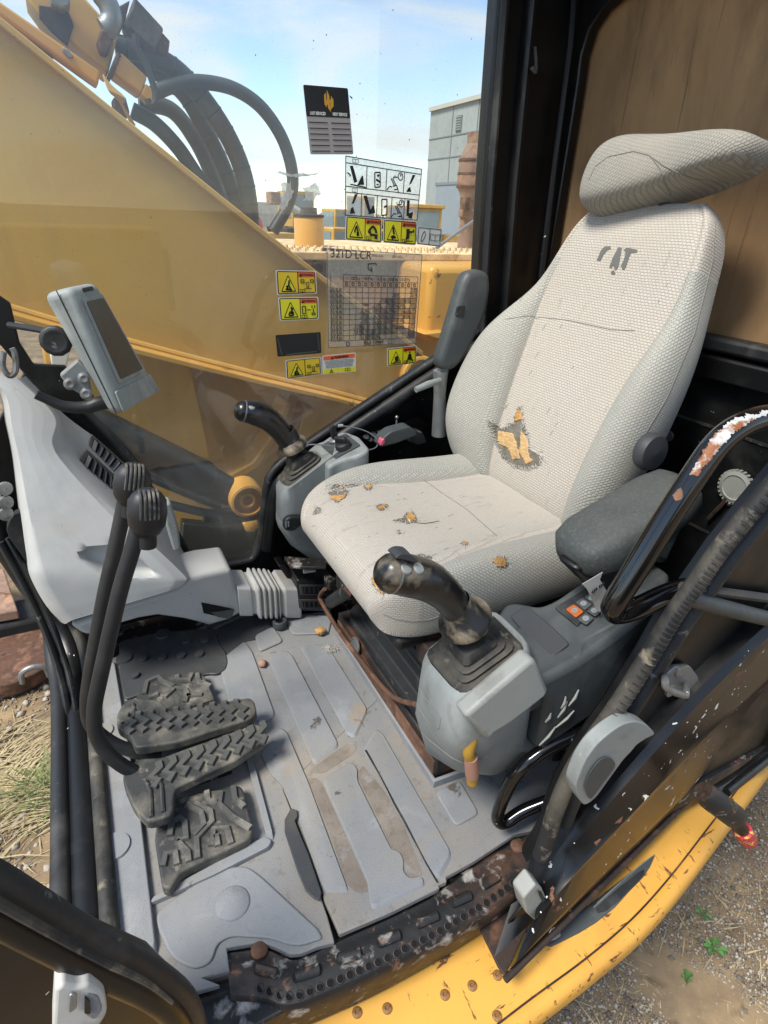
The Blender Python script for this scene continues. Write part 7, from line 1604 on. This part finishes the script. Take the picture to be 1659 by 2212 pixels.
# service tag
sv = Decal([(313, 540), (598, 563), (635, 985), (360, 985)], zH, 'service_tag', 'black and grey service reminder tag stuck on the window against the sky', 'tag')
sv.rect(0, 0, 1, 1, 'tag_grey', 0, 'card', .004); sv.rect(0, 0, 1, .44, 'dec_black', 1, 'header', .003)
sv.text('LAST SERVICED', .26, .395, sv.h * .062, 'dec_white', 3, .0004, .68); sv.text('NEXT SERVICE', .76, .395, sv.h * .062, 'dec_white', 3, .0004, .68)
for k in range(6):
    v = .525 + .085 * k; sv.lines([[(.04, v), (.46, v)], [(.54, v), (.97, v)]], .0018, 'dec_black', 2, 'rule')
sv.poly([(.51, .05), (.555, .13), (.555, .20), (.59, .17), (.59, .13), (.64, .18), (.63, .28), (.56, .33), (.56, .22), (.49, .25), (.50, .13)], 'gold', 3, 'emblem'); sv.poly([(.435, .13), (.475, .09), (.48, .20), (.545, .19), (.56, .37), (.50, .31), (.50, .26), (.475, .26), (.47, .30), (.43, .26)], 'gold', 4, 'emblem')
sv.poly([(1.02, .10), (1.09, .13), (1.08, .16), (1.03, .12)], 'dec_black', 1, 'torn_corner')
# residue and specks on the glass
film('residue', 'e6e6e0', .55)
for i, pl_ in enumerate([[(150, 1110), (170, 1095), (430, 1115), (300, 1125), (200, 1118)], [(170, 1180), (240, 1160), (250, 1240), (200, 1330), (165, 1340), (185, 1250)], [(320, 1190), (400, 1170), (425, 1230), (380, 1280), (320, 1270)]]):
    MB().prism([AY(*zH(x, y), YD) for x, y in ragged(pl_, 14, 4)], (0, -.0003, 0)).build('decal_residue', 'residue', cab, smooth=False)
spk = MB()
for i in range(34):
    x, y = random.uniform(500, 1040), random.uniform(20, 480); s_ = random.uniform(.0004, .0015)
    p = AY(x, y, YD + .001); spk.add([p + V(s_, 0, 0), p + V(0, 0, s_ * 1.8), p - V(s_, 0, 0), p - V(0, 0, s_)], [(0, 1, 2, 3)])
M('speck', '4a4a46', .9, bump=0); tag(spk.build('glass_specks', 'speck', cab, smooth=False), kind='stuff')
# ------------------------------------------------------------------ on the ground: lid, track shoe, gravel, grass
def gzz(x, y): return gz(x, y)
ld = thing('rusty_lid', 'round rusty steel plate with a lifting ring lying on the dirt', 'steel plate', AZ(45, 1405, -1.2))
lz = -1.16
c = AZ(20, 1415, lz); ex = AZ(130, 1415, lz); rl = (ex - c).length
MB().lathe(c - V(0, 0, .06), (0, 0, 1), [(rl * 1.0, 0), (rl * 1.02, .04), (rl * 1.0, .075), (rl * .95, .08), (rl * .94, .07), (0, .075)], 40, False).build('plate', 'rust', ld, bevel=.004)
a_ = AZ(75, 1458, lz + .03); MB().tube([a_ + V(-.06, 0, -.03), a_ + V(-.05, 0, .03), a_ + V(0, 0, .05), a_ + V(.05, 0, .03), a_ + V(.06, 0, -.03)], .014, 8, sub=4).build('lifting_ring', 'steel', ld)
ts = thing('track_shoe', 'pale rusty steel track plate behind the round rusty plate', 'track shoe', AZ(10, 1280, -1.0))
MB().prism([AZ(x, y, -1.0) for x, y in [(-80, 1215), (8, 1228), (38, 1318), (-60, 1335)]], (0, 0, -.06)).build('shoe_plate', 'rust_light', ts, bevel=.008)
MB().prism([AZ(x, y, -.98) for x, y in [(-80, 1255), (20, 1268), (24, 1280), (-80, 1268)]], (0, 0, -.05)).build('grouser', 'rust_light', ts, bevel=.006)
bk3 = MB().box(AZ(30, 1345, -1.15), (.5, .25, .16)).build('black_clod', 'tyre', None, bevel=.03); tag(bk3, 'black tar-like clod between the track plate and rusty lid', 'clod')
yb_ = thing('yellow_step', 'bent yellow steel step on the ground far left behind the monitor', 'step', AZ(110, 770, -1.0))
MB().prism([AY(x, y, 4.6) for x, y in [(88, 738), (105, 732), (128, 770), (135, 790), (98, 800)]], (0, .3, 0)).build('step_plate', 'cat_yellow', yb_, bevel=.02)
MB().prism([AY(x, y, 4.5) for x, y in [(108, 768), (120, 745), (150, 765), (145, 790), (112, 792)]], (0, .3, 0)).build('label_plate', 'dec_white', yb_, bevel=.01)
M('stone_a', '857a6b', .9, var=.3, vs=9, bump=.3, bs=60); M('stone_b', 'a89f91', .9, var=.2, vs=9, bump=.3, bs=60); M('stone_c', '6b6258', .9, var=.3, vs=9, bump=.3, bs=60)
def pebbles(name, n, region, smin, smax, mat_n, seed):
    rnd = random.Random(seed); b = MB()
    base_ = [(0, 0, 1), (1, 0, 0), (0, 1, 0), (-1, 0, 0), (0, -1, 0), (0, 0, -.6)]
    fs = [(0, 1, 2), (0, 2, 3), (0, 3, 4), (0, 4, 1), (5, 2, 1), (5, 3, 2), (5, 4, 3), (5, 1, 4)]
    for i in range(n):
        px, py = region(rnd); p = AZ(px, py, -1.25)
        s_ = smin + (smax - smin) * rnd.random() ** 3; z = gz(p.x, p.y)
        Rr = Matrix.Rotation(rnd.uniform(0, 6.3), 3, 'Z'); sc = Vector((rnd.uniform(.7, 1.3), rnd.uniform(.6, 1.1), rnd.uniform(.45, .8)))
        b.add([Vector((p.x, p.y, z + s_ * .15)) + Rr @ Vector((q[0] * sc.x * s_ * rnd.uniform(.75, 1.2), q[1] * sc.y * s_ * rnd.uniform(.75, 1.2), q[2] * sc.z * s_)) for q in base_], fs)
    o = b.build(name, mat_n, smooth=True, angle=180); tag(o, kind='stuff'); return o
def regR(r):
    while True:
        x, y = r.uniform(1130, 1800), r.uniform(1500, 2400)
        if x * .9 + y > 3050: return x, y
def regL(r): return r.uniform(-150, 260), 1380 + 700 * r.random() ** .8
tag(pebbles('gravel', 15000, regR, .002, .009, 'stone_a', 1), 'grey gravel scattered on the dirt at lower right', 'gravel')
tag(pebbles('gravel', 8000, regR, .002, .009, 'stone_b', 2), 'pale gravel scattered on the dirt at lower right', 'gravel')
tag(pebbles('gravel', 500, regR, .006, .018, 'stone_c', 3), 'larger dark stones on the dirt at lower right', 'gravel')
tag(pebbles('gravel', 2600, regL, .004, .016, 'stone_a', 4), 'gravel scattered on the dirt at left below the cab front', 'gravel')
tag(pebbles('gravel', 900, regL, .005, .03, 'stone_b', 5), 'pale pebbles on the dirt at left below the cab front', 'gravel')
M('straw', 'b3a27c', .9, var=.3, vs=3, bump=0); M('grass_green', '6c7a45', .85, var=.4, vs=2, bump=0); M('weed', '55803c', .7, var=.3, vs=6, bump=0)
def blades(name, n, reg, lo, hi, mat_n, seed, flatness):
    rnd = random.Random(seed); b = MB()
    for i in range(n):
        px, py, a = reg(rnd); p = AZ(px, py, -1.25); z = gz(p.x, p.y); L_ = rnd.uniform(lo, hi)
        d = Vector((math.cos(a), math.sin(a), 0)); w = Vector((-d.y, d.x, 0)) * rnd.uniform(.0012, .003)
        q0 = Vector((p.x, p.y, z - .004)); q1 = q0 + d * L_ * .5 + V(0, 0, L_ * (1 - flatness)); q2 = q0 + d * L_ + V(0, 0, L_ * (1 - flatness) * .8 + .01)
        b.add([q0 - w, q0 + w, q1 + w, q1 - w, q2], [(0, 1, 2, 3), (3, 2, 4)])
    o = b.build(name, mat_n, smooth=False); return o
def gl1(r): return 40 + r.gauss(0, 45), 1700 + r.gauss(0, 45), r.uniform(-.6, .9) + (math.pi if r.random() < .3 else 0)
def gl2(r): return 110 + r.gauss(0, 30), 1720 + r.gauss(0, 30), r.uniform(0, 6.3)
def gl3(r): return r.uniform(-60, 200), r.uniform(1480, 1960), r.uniform(0, 6.3)
tag(blades('dry_grass', 900, gl1, .1, .38, 'straw', 11, .86), 'matted dry straw on the dirt at left below the cab front', 'dry grass', kind='stuff')
tag(blades('grass', 180, gl2, .06, .2, 'grass_green', 12, .55), 'sparse green grass blades among the straw at left', 'grass', kind='stuff')
tag(blades('dry_twigs', 300, gl3, .04, .2, 'straw', 13, .93), 'scattered dry twigs on the dirt at left', 'twigs', kind='stuff')
def gl4(r): return r.uniform(1250, 1700), r.uniform(1850, 2300), r.uniform(0, 6.3)
tag(blades('dry_twigs', 260, gl4, .03, .14, 'straw', 14, .93), 'scattered dry twigs on the gravel at lower right', 'twigs', kind='stuff')
def weed(px, py, n, r_, lab):
    p = AZ(px, py, -1.24); w = thing('weed', lab, 'weed', p, 'small weeds in the gravel')
    for k in range(n):
        a = 2 * math.pi * k / n + random.uniform(-.4, .4); d = Vector((math.cos(a), math.sin(a), 0)); s_ = Vector((-d.y, d.x, 0)); L_ = r_ * random.uniform(.6, 1.1)
        MB().grid([[p + d * L_ * t + s_ * L_ * .28 * wd * u + V(0, 0, .012 + .02 * math.sin(t * 2.4) + .006 * abs(u)) for u in (-1, 0, 1)] for t, wd in ((.05, .1), (.35, .3), (.6, 1), (.85, .75), (1, .1))]).build('leaf', 'weed', w)
weed(1537, 2058, 7, .045, 'larger green broad leaf weed growing in the gravel at lower right')
weed(1515, 1985, 5, .03, 'small pale weed in the gravel above the larger one')
weed(1478, 2125, 5, .028, 'small grey green weed in the gravel below the larger one')
